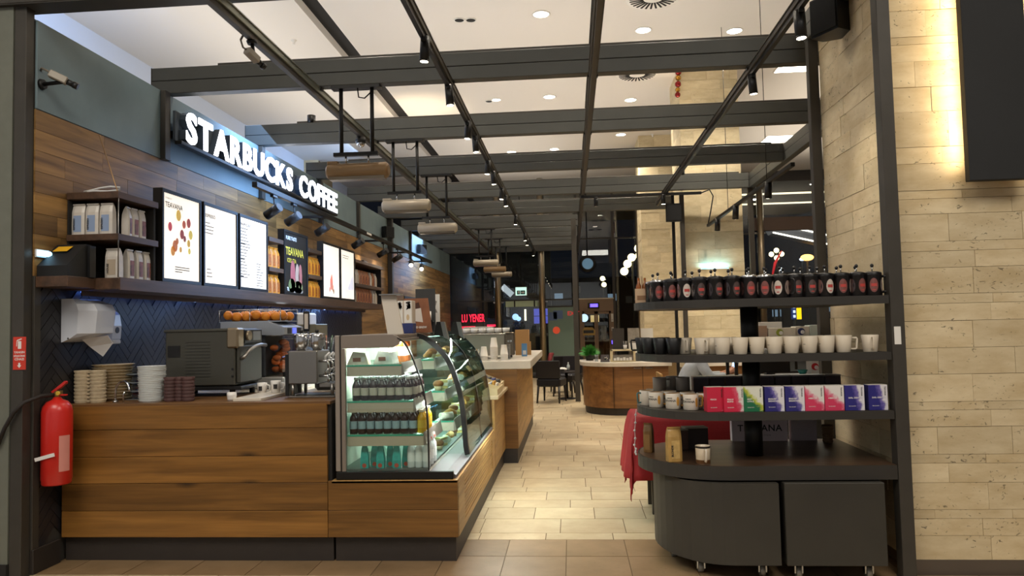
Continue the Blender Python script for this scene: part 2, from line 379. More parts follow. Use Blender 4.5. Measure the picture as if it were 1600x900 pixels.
# planks
rng = random.Random(11); z = 1.835
rows = []
while z < 2.89: rows.append((z, min(z+0.133, 2.895))); z += 0.133
for i, (z0, z1) in enumerate(rows):
    y = 4.352 - rng.random()*0.9
    while y < 20.3:
        l = rng.choice((0.45, 0.7, 1.0)) if y < 11 else rng.choice((1.4, 1.9)); y1 = min(y+l, 20.34); ya = max(y, 4.352)
        if y1-ya > 0.03: piece(wl, 'plank', m_plank, XW-0.012, XW-0.001*rng.random(), ya+.0012, y1-.0012, z0+.0012, z1-.0012)
        y += l
z = 1.835
while z > 0.9:
    y = 11.6-rng.random()
    while y < 20.3:
        l = rng.choice((1.6, 2.1)); y1 = min(y+l, 20.34); ya = max(y, 11.6)
        if y1-ya > 0.03: piece(wl, 'plank', m_plank, XW-0.012, XW-0.001*rng.random(), ya+.0012, y1-.0012, z-0.133+.0012, z-.0012)
        y += l
    z -= 0.133
struct('dado', MB().box(XW-0.012, XW, 11.6, 20.34, 0, 0.90), m_dark, wl)
# herringbone tiles: each visible one a piece, those behind the counters joined
a, b = 0.058, 0.232; hs = math.sqrt(0.5); near = 0; farb = MB()
cands = []
N0 = 6
for i in range(-N0*3, N0*3):
    for j in range(-14, 15):
        # herringbone lattice in a rotated frame (u, v): horizontal brick and vertical brick
        for kind in (0, 1):
            u0 = i*a + j*(b+0)*1.0; v0 = i*a - j*b
            if kind == 0: cu, cv, lu, lv = u0+b/2, v0+a/2, b, a
            else: cu, cv, lu, lv = u0+b+a/2 - b + 0, v0+a+b/2, a, b
            yy = (cu-cv)*hs; zz = (cu+cv)*hs
            cands.append((yy+8.0, zz+0.9, kind))
seen = set(); lst = []
for yy, zz, kind in cands:
    k = (round(yy, 3), round(zz, 3))
    if k in seen: continue
    seen.add(k)
    if 4.29 < yy < 11.6 and 0.16 < zz < 1.76: lst.append((yy, zz, kind))
lst.sort()
cnt = 0
for yy, zz, kind in lst:
    r = -PI/4 if kind == 0 else PI/4
    if yy-0.09 < 4.352 or zz+0.087 > 1.835: continue
    vis = zz > 0.97 or yy < 4.75
    if vis and cnt < 298:
        o = piece(wl, 'tile', m_herr, -0.0055, 0.0055, -b/2+.002, b/2-.002, -a/2+.002, a/2-.002, (-r, 0, 0)); o.location = (XW-0.0075+0.0015*rng.random(), yy, zz); cnt += 1
    else:
        q = MB().box(XW-0.012, XW-0.002, -b/2+.002, b/2-.002, -a/2+.002, a/2-.002)
        farb.add([(p[0], p[1]*math.cos(r)+p[2]*math.sin(r)+yy, -p[1]*math.sin(r)+p[2]*math.cos(r)+zz) for p in q.v], q.f)
o = struct('far_tiles', farb, m_herr, wl); o['kind'] = 'stuff'
struct('baseboard_left', MB().box(XW-.012, XW+0.012, 4.352, 4.60, 0, 0.15, .003), m_kick)
struct('edge_trim', MB().box(XW-.0125, XW+.004, 4.352, 4.41, .15, 1.835, .002), m_steel, wl)
# fascia panels above the planks
fas = struct('trim_1', MB().box(XW-0.11, XW-0.012, 4.352, 20.35, 3.46, 3.47), m_fascia)
cuts = [4.352, 5.86, 7.74, 9.70, 11.42, 13.40, 15.2, 17.0, 18.8, 20.34]
for y0, y1 in zip(cuts, cuts[1:]): struct('panel', MB().box(XW-0.012, XW+0.004, y0+.004, y1-.004, 2.897, 3.468, .003), m_fascia, fas)
# grey wall end left of the storefront post
struct('wall_front', MB().box(-4.6, -3.425, 4.27, 4.55, 0.09, 3.52), mat('grey_pier', '#6d6f64', 0.8, noise=0.05))
struct('baseboard_front', MB().box(-4.62, -3.425, 4.26, 4.56, 0, 0.09), m_dark)

# ================================================================ stone cladding
def clad(parent, m, face, fixed, u0, u1, rows, rng, lens, depth=0.03, joints={}):
    """rows of stones on a wall face; face 'y' looks to -y, face 'x' looks to -x"""
    for r, (z0, z1) in enumerate(rows):
        js = joints.get(r)
        if js is None:
            js = []; u = u0 - rng.random()*lens[0]
            while True:
                u += rng.choice(lens)
                if u > u1-0.06: break
                if u > u0+0.06: js.append(u)
        e = [u0]+sorted(js)+[u1]
        for p, q in zip(e, e[1:]):
            d = rng.random()*0.005
            if face == 'y': piece(parent, 'stone', m, p+.001, q-.001, fixed-d, fixed+depth, z0+.001, z1-.001)
            else: piece(parent, 'stone', m, fixed-d, fixed+depth, p+.001, q-.001, z0+.001, z1-.001)
rng = random.Random(5)
XS, YS = 1.875, 4.42
wr = struct('wall_right', MB().box(XS+.03, 9.0, YS+.03, 5.53, 0, Zc), m_core)
zs = [0.085, 0.219, 0.315, 0.365, 0.516, 0.624, 0.674, 0.83, 0.924, 0.971, 1.127, 1.277, 1.431, 1.53, 1.585, 1.736, 1.832, 1.888, 2.047, 2.136, 2.185, 2.342, 2.439, 2.646, 2.793, 2.944, 3.046, 3.092, 3.248, 3.42, 3.58]
rows = list(zip(zs, zs[1:]))
J = {0: [2.318], 3: [2.318], 5: [2.315], 6: [2.059, 2.464], 7: [2.354], 8: [2.323], 9: [2.266], 11: [2.282], 12: [2.385], 17: [2.18, 2.583]}
J = {k: v+[3.1] for k, v in J.items()}
clad(wr, m_stone, 'y', YS, XS, 3.4, rows, rng, (0.42, 0.6, 0.8), 0.03, J)
zs2 = [0.085, 0.26, 0.42, 0.62, 0.78, 0.9, 1.06, 1.22, 1.3, 1.46, 1.62, 1.72, 1.9, 2.04, 2.16, 2.27, 2.43, 2.58, 2.7, 2.83, 2.95, 3.09, 3.25, 3.42, 3.6, 3.8, 4.0]
clad(wr, m_stone, 'x', XS, YS+.03, 5.53, list(zip(zs2, zs2[1:])), rng, (0.3, 0.42, 0.6))
struct('baseboard_right', MB().box(XS, 9.0, YS-0.006, YS+.03, 0, 0.085), mat('metal_skirting', '#6a625c', 0.35, 0.6))

def pillar(name, x0, x1, y0, y1, zt, seed, front=True):
    rng = random.Random(seed)
    w_ = struct(name, MB().box(x0+.02, x1-.02, y0+.02, y1, 0, zt), m_core)
    rows = []; z = 0.7
    while z < zt-0.02:
        d = rng.choice((0.15, 0.21, 0.27)); rows.append((z, min(z+d, zt))); z += d
    clad(w_, m_stone2, 'y', y0, x0, x1, rows, rng, (0.35, 0.5, 0.65), 0.02)
    clad(w_, m_stone2, 'x', x0, y0+.02, y1, rows, rng, (0.35, 0.5), 0.02)
    return w_
pillar('wall_pillar', 1.81, 2.73, 11.8, 12.8, Zc, 21)
pillar('wall_pillar_far', 1.56, 2.45, 16.0, 16.9, Zc, 22)
pillar('wall_pilaster', -6.25, -5.9, 17.0, 18.1, Zc, 23)
# ================================================================ storefront frame and pergola
ZB = 3.47
def post(label, x0, x1, y0, y1, z0=0.0, z1=ZB, m=None, group=None, name='steel_post'):
    t = thing(name, label, 'post', ((x0+x1)/2, (y0+y1)/2, z0), group=group)
    part(t, 'tube', MB().box(x0, x1, y0, y1, z0+.006, z1-.004, .003), m or m_steel, world=True)
    part(t, 'base_plate', MB().box(x0-.004, x1+.004, y0-.004, y1+.004, z0, z0+.008), m_steel, world=True)
    part(t, 'cap_plate', MB().box(x0-.002, x1+.002, y0-.002, y1+.002, z1-.006, z1), m_steel, world=True)
    return t
post('dark steel storefront post at the left edge, beside the fire extinguisher', -3.420, -3.343, 4.275, 4.348, 0, 3.52)
t = post('dark steel storefront post in front of the travertine wall, right of the display rack', 1.80, 1.873, 4.33, 4.413, 0, 3.52)
part(t, 'price_tag', MB().box(1.812, 1.848, 4.3285, 4.33, 1.305, 1.405), m_paper, 'small white tag', world=True)
post('dark steel post at the back corner of the display rack against the stone side wall', 1.80, 1.87, 5.535, 5.60, 0, 3.53)
post('dark green-grey steel post in front of the lit stone pillar', 1.735, 1.80, 11.60, 11.67)
post('black post with a loudspeaker at its top, left of the lit stone pillar', 1.60, 1.645, 11.56, 11.605, 0, ZB, m_black)
post('steel post at the right edge of the lit stone pillar', 2.735, 2.81, 11.42, 11.49)
post('slim dark post between the black chairs and the round counter', .045, .14, 14.05, 14.15)
post('dark steel wall post dividing the menu wall behind the last coffee bag shelf', XW+.006, XW+.09, 13.3, 13.42, 1.90)
for lab, yy in (('first dark bracket post on the fascia, left of the sign', 5.80), ('dark bracket post on the fascia behind the middle of the sign', 7.72), ('dark bracket post on the fascia behind the end of the sign', 9.62), ('dark bracket post on the fascia just past the sign', 11.38), ('last dark bracket post on the far fascia', 15.2)):
    t = thing('bracket_post', lab, 'bracket', (XW+.03, yy, 2.9), group='bracket posts on the fascia')
    part(t, 'tube', MB().box(XW+.006, XW+.050, yy-.04, yy+.04, 2.895, 3.465, .003), m_steel, world=True)
    part(t, 'foot_plate', MB().box(XW+.004, XW+.055, yy-.045, yy+.045, 2.888, 2.895), m_steel, world=True)
def beam(label, y, x0, x1):
    t = thing('pergola_beam', label, 'beam', ((x0+x1)/2, y, ZB), group='cross beams of the pergola')
    part(t, 'lower_profile', MB().box(x0, x1, y-.05, y+.05, ZB, ZB+.108, .004), m_beam, world=True)
    part(t, 'upper_profile', MB().box(x0, x1, y-.048, y+.048, ZB+.112, ZB+.222, .004), m_beam, world=True)
    for x in (x0, x1): part(t, 'end_cap', MB().box(x-.003, x+.003, y-.051, y+.051, ZB-.001, ZB+.223), m_steel, world=True)
    return t
YB = [5.92, 7.72, 9.57, 11.40, 13.25, 15.1, 16.9, 18.6, 20.15]
for i, yb in enumerate(YB):
    far_ = yb > 12
    beam('%s wide grey pergola cross beam counted from the front' % ORD[i], yb, -3.47, 0.19 if yb > 14 else (1.95 if yb > 12 else 2.735))
t = thing('pergola_header', 'dark header beam across the storefront at the top left corner', 'beam', (-0.7, 4.29, 3.52))
part(t, 'profile', MB().box(-4.3, 3.0, 4.23, 4.40, 3.525, 3.73, .004), m_steel, world=True)
part(t, 'soffit_strip', MB().box(-4.3, 3.0, 4.235, 4.395, 3.52, 3.526), m_steel, world=True)
def rail(label, x, y0, y1, w_=.055, h=.075, z1=ZB-.004, name='pergola_rail', m=None, track=True):
    t = thing(name, label, 'rail', (x, (y0+y1)/2, z1-h), group='long rails under the pergola')
    part(t, 'channel', MB().box(x-w_/2, x+w_/2, y0, y1, z1-h*.55, z1, .003), m or m_steel, world=True)
    part(t, 'power_track', MB().box(x-w_*.28, x+w_*.28, y0, y1, z1-h, z1-h*.55+.001), m_black if track else m_steel, world=True)
    part(t, 'flange', MB().box(x-w_*.62, x+w_*.62, y0, y1, z1-.006, z1+.002), m or m_steel, world=True)
    for y in YB:
        if y0 < y < y1: part(t, 'clip', MB().box(x-w_*.7, x+w_*.7, y-.02, y+.02, z1-.02, z1+.003), m_black, world=True)
    return t
rail('long pergola rail nearest the left wall, carrying a security camera', -2.06, 2.6, 20.1, .07, .085, m=mat('galvanized', '#84887f', 0.35, 0.7), track=False)
rail('long pergola rail carrying the row of ceiling spots above the aisle', -0.94, 2.6, 20.1)
rail('long plain pergola rail right of the aisle, seen edge on', 0.225, 2.6, 20.1, .06, .075, track=False)
rail('long pergola rail in front of the stone pillar with two spots', 1.48, 2.6, 12.4, .055, .075)
t = thing('pergola_side_beam', 'double side beam closing the pergola along its right edge', 'beam', (2.79, 8.7, ZB))
part(t, 'lower_profile', MB().box(2.745, 2.835, 5.87, 11.46, ZB, ZB+.108, .004), m_beam, world=True)
part(t, 'upper_profile', MB().box(2.747, 2.833, 5.87, 11.46, ZB+.112, ZB+.222, .004), m_beam, world=True)
t = thing('pergola_side_beam', 'short side beam joining the two posts of the display rack overhead', 'beam', (1.835, 5.0, 3.532))
part(t, 'lower_profile', MB().box(1.80, 1.868, 4.43, 5.62, 3.532, 3.64, .004), m_beam, world=True)
part(t, 'upper_profile', MB().box(1.802, 1.866, 4.43, 5.62, 3.644, 3.75, .004), m_beam, world=True)
t = thing('cross_track', 'black track bar spanning from the plain rail to the dropped track', 'track', (1.1, 11.1, 3.38))
part(t, 'bar', MB().box(0.24, 1.98, 11.08, 11.12, 3.345, 3.385, .003), m_black, world=True)
part(t, 'hook', MB().tube([(1.98, 11.1, 3.365), (2.10, 11.1, 3.41), (2.17, 11.2, 3.33), (2.17, 11.45, 3.12), (2.17, 11.66, 2.98)], .009), m_black, world=True)
part(t, 'bracket', MB().box(.19, .245, 11.07, 11.13, 3.345, 3.387), m_black, world=True)

# ---------------- track spots: adapter, arm, housing, lens
m_spotlens = mat('spot_lens', '#fff6e0', 0.4, emit='#fff0d6', es=16.0)
m_spotoff = mat('spot_lens_dim', '#8a8478', 0.4)
def track_spot(label, x, y, ztop, aim=(0, 0, -1), power=None, drop=.10, length=.15, r=.033, lit=True, group=None, col=NEUT, cone=75):
    t = thing('track_spot', label, 'spotlight', (x, y, ztop), group=group)
    part(t, 'adapter', MB().box(-.018, .018, -.05, .05, -.025, 0, .003), m_blackp)
    a = Vector(aim).normalized(); piv = Vector((0, 0, -.025-drop))
    part(t, 'arm', MB().tube([(0, 0, -.02), (0, .012, -.02-drop*.5), piv], .008), m_blackp)
    p, q = piv-a*length*.45, piv+a*length*.55
    h = part(t, 'housing', MB().cyl(p, q, r, n=16), m_blackp)
    rim = MB().cyl(q-a*.004, q+a*.006, r*1.04, r*1.02, n=16); part(h, 'rim', rim, m_black)
    part(h, 'lens', MB().cyl(q+a*.002, q+a*.008, r*.80, n=16), m_spotlens if lit else m_spotoff)
    if power:
        c = Vector((x, y, ztop))+q+a*.02
        lamp('spot_lamp', 'SPOT', c, power, col, c+a, t, spot_size=math.radians(cone), spot_blend=0.7, shadow_soft_size=0.03)
    return t
zt_ = ZB-.004-.075
for i, y in enumerate((4.816, 5.813, 6.891, 7.443, 8.558, 9.198, 10.32, 10.939, 12.977, 15.537, 16.451, 18.969)):
    track_spot('%s black track spot on the rail above the aisle' % ORD[i], -0.93, y, zt_, (0.05 if i % 2 else -0.08, 0.05, -1), P_TRACK if i in (0, 1, 2, 4, 6, 8, 10) else None, drop=.03, length=.16, group='spots on the aisle rail')
track_spot('black track spot at the top right, nearest on the stone side rail', 1.48, 4.68, zt_, (0.05, 0, -1), P_TRACK*1.2, drop=.05, length=.17, r=.036, group='spots on the right rail')
track_spot('black track spot second on the right rail before the pillar', 1.48, 5.90, zt_, (0.1, .1, -1), P_TRACK, drop=.03, length=.15, group='spots on the right rail')
track_spot('small dark spot under the cross track beside the plain rail', .42, 11.1, 3.345, (0, 0, -1), None, drop=.02, length=.14, lit=False)
track_spot('small lit spot under the cross track before the pillar', 1.42, 11.1, 3.345, (0, .1, -1), None, drop=.02, length=.14)
# dropped track on two thin wires
t = thing('dropped_track', 'black light track hanging on thin wires before the lit stone pillar', 'track', (2.17, 9.6, 2.93))
part(t, 'bar', MB().box(2.15, 2.19, 7.25, 11.70, 2.93, 2.97, .003), m_black, world=True)
for y in (8.2, 10.2): part(t, 'wire', MB().cyl((2.17, y, 2.97), (2.17, y, Zc), .004, n=6), m_black, world=True)
for lab, y in (('first', 8.15), ('second', 9.75), ('third', 10.95)):
    track_spot('%s small lit spot on the dropped track by the pillar' % lab, 2.17, y, 2.93, (0, .35, -1), (30, 60, 60)[('first', 'second', 'third').index(lab)], drop=.03, length=.17, r=.04, group='spots on the dropped track')
# wall track over the menu boards
t = thing('wall_track', 'black light track running along the wall above the menu boards', 'track', (-2.9, 11, 2.80))
part(t, 'bar', MB().box(-2.925, -2.875, 6.6, 15.3, 2.80, 2.85, .003), m_black, world=True)
for y in (8.7, 11.30, 13.20, 15.1): part(t, 'arm', MB().box(XW+.004, -2.9, y-.012, y+.012, 2.815, 2.845), m_black, world=True)
part(t, 'label_plate', MB().box(-2.874, -2.872, 10.3, 10.55, 2.81, 2.84), m_paper, 'small white plate', world=True)
for i, (y, pw) in enumerate(((7.05, 1), (7.58, 1), (8.5, 1), (9.98, 1), (11.33, 1), (12.28, 1), (13.35, 1), (14.3, 1))):
    aim = (-0.85, 0.25, -0.42) if i < 6 else (0.15, -0.85, -0.45)
    track_spot('%s tilted black spot on the wall track above the menu boards' % ORD[i], -2.9, y, 2.80, aim, P_MENU, drop=.13, length=.17, r=.045, group='spots on the wall track')

# ---------------- infrared heaters on rods under the beams
m_heat = mat('heater_shell', '#a59a88', 0.4, 0.3)
m_heat2 = mat('heater_shell_tan', '#8f7350', 0.45, 0.2)
def heater(label, y, m, zc=2.76, w_=.52, rods=True):
    x0, x1 = -1.98, -1.98+w_; xm = (x0+x1)/2
    t = thing('patio_heater', label, 'heater', (xm, y, zc-.08), group='heaters hanging under the pergola')
    prof = [(0.0, .045), (.012, .06), (.02, .066), (w_-.02, .066), (w_-.012, .06), (w_, .045)]
    b = MB().lathe([(r, h) for h, r in prof], x0, y, zc, 14, 'x'); b.cyl((x0, y, zc), (x0+.004, y, zc), .045, n=14); b.cyl((x1-.004, y, zc), (x1, y, zc), .045, n=14)
    part(t, 'shell', b, m, world=True)
    part(t, 'reflector', MB().box(x0+.03, x1-.03, y-.045, y+.045, zc-.075, zc-.05), mat('heater_reflector', '#6b6153', 0.3, 0.8), world=True)
    part(t, 'junction_box', MB().box(x0+.01, x0+.10, y-.035, y+.035, zc+.052, zc+.082, .004), m, world=True)
    part(t, 'hanger_bar', MB().box(x0+.06, x1-.09, y-.02, y+.02, zc+.125, zc+.155), m_black, world=True)
    for dx in (.16, .35): part(t, 'hook', MB().cyl((x0+dx, y, zc+.06), (x0+dx, y, zc+.13), .008, n=8), m_chrome, world=True)
    for dx in (.125, .385): part(t, 'rod', MB().cyl((x0+dx, y, zc+.15), (x0+dx, y, ZB-.02), .0165, n=10), m_black, world=True)
    part(t, 'ceiling_plate', MB().box(x0+.05, x1-.06, y-.045, y+.045, ZB-.024, ZB), m_black, world=True)
    part(t, 'cable', MB().tube([(x0+.27, y-.02, ZB-.02), (x0+.28, y-.02, ZB-.10), (x0+.33, y-.02, ZB-.11), (x0+.385, y-.02, ZB-.06)], .006, 6), m_black, world=True)
    return t
for lab, y, m in (('tan box heater on two black rods under the first beam', 5.92, m_heat2), ('beige round-ended heater on black rods, second from the front', 7.72, m_heat), ('pale slim heater on black rods, third from the front', 9.57, m_heat),
                  ('small pale heater far down the aisle, fourth from the front', 15.1, m_heat), ('small tan heater far down the aisle, fifth from the front', 16.9, m_heat2), ('farthest small pale heater near the glass front', 18.6, m_heat)):
    heater(lab, y, m)

# ---------------- security cameras and loudspeakers
def cctv(label, base, elbow, body, tip, cable):
    t = thing('security_camera', label, 'camera', base)
    V = Vector; d = (V(tip)-V(body)).normalized(); wd = (V(elbow)-V(base)).normalized()
    part(t, 'mount', MB().cyl(base, V(base)+wd*.022, .036, .030, n=16), m_black, world=True)
    part(t, 'arm', MB().tube([V(base)+wd*.015, elbow, V(body)+d*.06], .013), m_black, world=True)
    c = V(body)+d*.05
    R = d.to_track_quat('Y', 'Z').to_matrix().to_4x4()
    h = part(t, 'housing', MB().box(-.026, .026, -.05, .06, -.024, .024, .006).xf(Matrix.Translation(c) @ R), mat('camera_shell', '#9b9488', 0.45, 0.2), world=True)
    lb = MB().cyl(c+d*.06, c+d*.10, .019, n=12); lb.cyl(c+d*.095, c+d*.125, .022, n=12)
    part(h, 'lens', lb, m_blackp, world=True)
    part(t, 'cable', MB().tube(cable, .007, 6), mat('grey_cable', '#6f675b', 0.6), world=True)
cctv('small security camera on a black wall arm on the blue fascia', (XW+.004, 4.392, 3.062), (-3.18, 4.40, 3.075), (-3.26, 4.37, 3.125), (-3.08, 4.46, 3.035), [(XW, 4.39, 3.15), (-3.31, 4.37, 3.16), (-3.27, 4.36, 3.14), (-3.25, 4.37, 3.125)])
cctv('pale security camera hanging from the rail near the top left', (-2.06, 4.66, 3.381), (-2.05, 4.66, 3.30), (-2.07, 4.60, 3.30), (-1.98, 4.86, 3.19), [(-2.08, 4.60, 3.42), (-2.10, 4.58, 3.36), (-2.085, 4.58, 3.31), (-2.07, 4.61, 3.30)])
t = thing('dome_camera', 'round dome camera with a shiny glass eye on the left rail', 'camera', (-2.06, 7.2, 3.38))
part(t, 'housing', MB().lathe([(0, .0), (.05, 0), (.052, -.05), (.045, -.06)], -2.06, 7.2, 3.382, 16), m_blackp, world=True)
part(t, 'dome', MB().ball((-2.06, 7.2, 3.32), .042, 14, 8), m_chrome, world=True)
def speaker(label, c, s, rz, m):
    t = thing('loudspeaker', label, 'speaker', c, rz)
    poly = [(-.5, 0), (-.5, .62), (-.12, 1), (.12, 1), (.5, .62), (.5, 0)]
    part(t, 'cabinet', MB().prism([(x*s[0], y*s[1]) for x, y in poly], -s[2]/2, s[2]/2), m)
    part(t, 'grille', MB().box(-s[0]*.46, s[0]*.46, -.012, .002, -s[2]*.44, s[2]*.44), mat('speaker_cloth', '#121212', 0.9))
    part(t, 'bracket', MB().box(-.02, .02, s[1]*.5, s[1]*1.25, -.02, .02), m_black)
    return t
speaker('black loudspeaker at the top right corner beside the stone wall', (1.72, 4.95, 3.47), (.22, .18, .26), math.radians(-60), m_blackp)
speaker('black loudspeaker on top of the black post by the pillar', (1.62, 11.47, 3.14), (.24, .07, .28), math.radians(0), m_blackp)
speaker('black loudspeaker under the far fascia above the last bag shelf', (-3.18, 12.9, 3.17), (.22, .14, .2), math.radians(60), m_blackp)
speaker('farthest black loudspeaker under the left fascia', (-3.18, 15.9, 3.17), (.22, .14, .2), math.radians(60), m_blackp)

# ---------------- ceiling fixtures
m_trimw = mat('downlight_ring', '#e8e4dc', 0.5)
def downlight(label, x, y, power, lit=True, r=.10, col=NEUT):
    t = thing('ceiling_downlight', label, 'downlight', (x, y, Zc), group='round ceiling downlights')
    part(t, 'ring', MB().lathe([(r, -.001), (r*1.18, -.001), (r*1.2, -.008), (r*1.0, -.010), (r, -.001)], 0, 0, 0, 24), m_trimw)
    part(t, 'lens', MB().lathe([(0, -.004), (r, -.004), (r, -.001), (0, -.001)], 0, 0, 0, 24), m_glow if lit else m_dark)
    if power: lamp('downlight_lamp', 'SPOT', (x, y, Zc-.03), power, col, (x, y, 0), t, spot_size=math.radians(125), spot_blend=0.85, shadow_soft_size=0.08)
    return t
DL = [(-.284, 9.44, 'lit ceiling downlight above the first beam, left of the plain rail'), (-.28, 12.95, 'lit ceiling downlight between the first two beams, left of the plain rail'), (-.28, 16.9, 'lit ceiling downlight over the third beam, left of the plain rail'),
      (1.10, 10.15, 'lit ceiling downlight right of the plain rail, above the first beam'), (1.18, 13.36, 'lit ceiling downlight right of the plain rail, between two beams'), (1.17, 15.82, 'lit ceiling downlight right of the plain rail, above the third beam'),
      (2.38, 10.35, 'lit ceiling downlight at the upper right before the stone pillar'), (-1.28, 17.0, 'lit ceiling downlight far back above the aisle spots'), (2.05, 16.2, 'small lit downlight beside the top of the far stone pillar'), (-1.23, 12.98, 'lit downlight paired with a dark socket between the beams')]
for x, y, lab in DL: downlight(lab, x, y, P_DOWN*(3 if x > 1.9 or (x > 1 and y > 13) else 1), r=.10 if 'small' not in lab and 'paired' not in lab else .075)
for x, y, lab in ((-1.365, 9.48, 'left dark recessed socket of the unlit pair in the ceiling'), (-1.215, 9.50, 'right dark recessed socket of the unlit pair in the ceiling'), (-1.37, 13.05, 'dark recessed socket beside a lit downlight')):
    downlight(lab, x, y, None, False, .062)
for x, y in ((-.28, 5.94), (1.1, 6.6), (-2.0, 6.6), (-2.0, 10.6), (-2.1, 15.0), (4.2, 13.0)):
    lamp('unseen_downlight', 'SPOT', (x, y, Zc-.03), P_DOWN, NEUT, (x, y, 0), spot_size=math.radians(125), spot_blend=0.85, shadow_soft_size=0.08)
for x, y in ((-2.5, 1.5), (1.5, 1.5), (-.5, -1.5), (3.5, 0.5)):
    lamp('hall_downlight', 'SPOT', (x, y, Zc-.03), P_HALL, WARM, (x, y, 0), spot_size=math.radians(130), spot_blend=0.9, shadow_soft_size=0.1)
for lab, x, y, s in (('square lit ceiling panel high at the right behind the first post', 3.72, 11.9, .30), ('square lit ceiling panel at the right above the third beam', 4.72, 16.8, .30)):
    t = thing('ceiling_panel_light', lab, 'ceiling light', (x, y, Zc)); part(t, 'frame', MB().box(-s-.02, s+.02, -s-.02, s+.02, -.012, 0), m_trimw)
    part(t, 'diffuser', MB().box(-s, s, -s, s, -.016, -.008), m_glow)
def diffuser(label, x, y):
    t = thing('air_diffuser', label, 'vent', (x, y, Zc)); r = .33
    part(t, 'plate', MB().lathe([(0, -.006), (r, -.006), (r*1.05, 0)], 0, 0, 0, 32), m_trimw)
    for k in range(28):
        a = 2*PI*k/28; b = MB().box(r*.38, r*.9, -.012, .012, -.011, -.005).xf(rotz(a)); part(t, 'slot', b, m_dark)
    return t
diffuser('round ceiling air diffuser with radial slots at the top edge', 1.13, 9.15); diffuser('round ceiling air diffuser partly hidden above the second beam', 1.18, 12.0)
for lab, x, y in (('small ceiling sprinkler left of the light slot', -3.75, 9.85), ('small ceiling sprinkler behind the heater rods', -2.95+.1, 14.2), ('small smoke detector on the ceiling near the pillar', 1.85, 15.9), ('small round smoke detector on the ceiling at the far right', 4.9, 15.4)):
    single('ceiling_sprinkler' if 'sprinkler' in lab else 'smoke_detector', lab, 'sprinkler' if 'sprinkler' in lab else 'detector', MB().lathe([(.0, -.06), (.02, -.06), (.012, -.03), (.035, -.012), (.04, 0)], x, y, Zc, 12), m_trimw)
# added fill bars, tucked on top of the cross beams to brighten the ceiling
for i, yb in enumerate(YB[:8]):
    t = thing('fill_bar', 'slim added fill light lying on top of the %s cross beam' % ORD[i], 'light bar', (-.8, yb, ZB+.222), group='added fill lights on the beams')
    part(t, 'housing', MB().box(-2.9, 2.6 if yb < 12 else 1.8 if yb < 14 else .1, yb-.03, yb+.03, ZB+.2225, ZB+.245), m_steel, world=True)
    part(t, 'diffuser', MB().box(-2.88, 2.58 if yb < 12 else 1.78 if yb < 14 else .08, yb-.02, yb+.02, ZB+.245, ZB+.249), m_trimw, world=True)
    lamp('fill_bar_lamp', 'AREA', (-.15 if yb < 14 else -1.4, yb, ZB+.26), 24 if yb < 14 else 18, (1, .92, .82), (-.15 if yb < 14 else -1.4, yb, 9), t, shape='RECTANGLE', size=5.4 if yb < 14 else 2.9, size_y=.05)
# uplights standing on the beams, washing the ceiling beside the slot
def uplight(label, x, y, z, power):
    t = thing('uplight', label, 'uplight', (x, y, z)); part(t, 'housing', MB().cyl((0, 0, 0), (0, 0, .09), .045, n=14), m_blackp)
    part(t, 'lens', MB().cyl((0, 0, .088), (0, 0, .092), .036, n=14), m_spotlens)
    lamp('uplight_lamp', 'SPOT', (x, y, z+.10), power*2, WARM, (x, y, z+2), t, spot_size=math.radians(70), spot_blend=.9, shadow_soft_size=.03)
uplight('small uplight on the fifth beam washing the ceiling beside the light slot', -2.66, 13.25, ZB+.222, 60)
uplight('small uplight on the second beam washing the ceiling', -2.75, 7.72, ZB+.222, 14)
uplight('small uplight on the third beam in front of the stone pillar', 1.75, 11.40, ZB+.222, 26)

# ---------------- the lit sign: letters on a rail
sg = thing('shop_sign', 'lit white channel letter sign reading STARBUCKS COFFEE above the menu wall', 'sign', (XW+.06, 7.94, 3.05))
m_let = mat('sign_face', '#ffffff', 0.5, emit='#f4f7ff', es=5.0); m_ret = mat('letter_return', '#3b4652', 0.5)
part(sg, 'backing', MB().box(-3.275, -3.255, 5.86, 10.0, 3.07, 3.32), mat('sign_backing', '#39424a', 0.6), world=True)
part(sg, 'rail', MB().box(-3.26, -3.20, 5.86, 10.0, 3.035, 3.065, .003), m_black, world=True)
for y in (5.93, 8.1, 9.95): part(sg, 'bracket', MB().box(XW+.006, -3.26, y-.03, y+.03, 3.10, 3.16), m_black, world=True)
txt = 'STARBUCKS COFFEE'
widths = {}
def letter_bounds(ch):
    b = text_mb(ch, .37, .05, .011); xs = [p[0] for p in b.v]; return min(xs), max(xs)
adv = [0.18 if ch == ' ' else (letter_bounds(ch)[1]-letter_bounds(ch)[0])+.028 for ch in txt]
tot = sum(adv)-.028; Y0, Y1 = 5.93, 9.965; sx = (Y1-Y0)/tot
u = 0
for ch, a_ in zip(txt, adv):
    if ch != ' ':
        lo, hi = letter_bounds(ch)
        for nm, dep, bold, xx, m in (('letter', .012, .011, -3.196, m_let), ('letter_side', .055, .013, -3.228, m_ret)):
            b = text_mb(ch, .37, dep, bold); q = MB()
            q.add([(xx-p[1], Y0+(u+p[0]-lo)*sx, 3.08+p[2]*.965) for p in b.v], b.f); part(sg, nm, q, m, world=True)
    u += a_
lamp('sign_wash', 'AREA', (-3.10, 7.95, 3.21), 5, (.92, .96, 1.0), (0, 7.95, 3.0), sg, shape='RECTANGLE', size=.25, size_y=4.0)

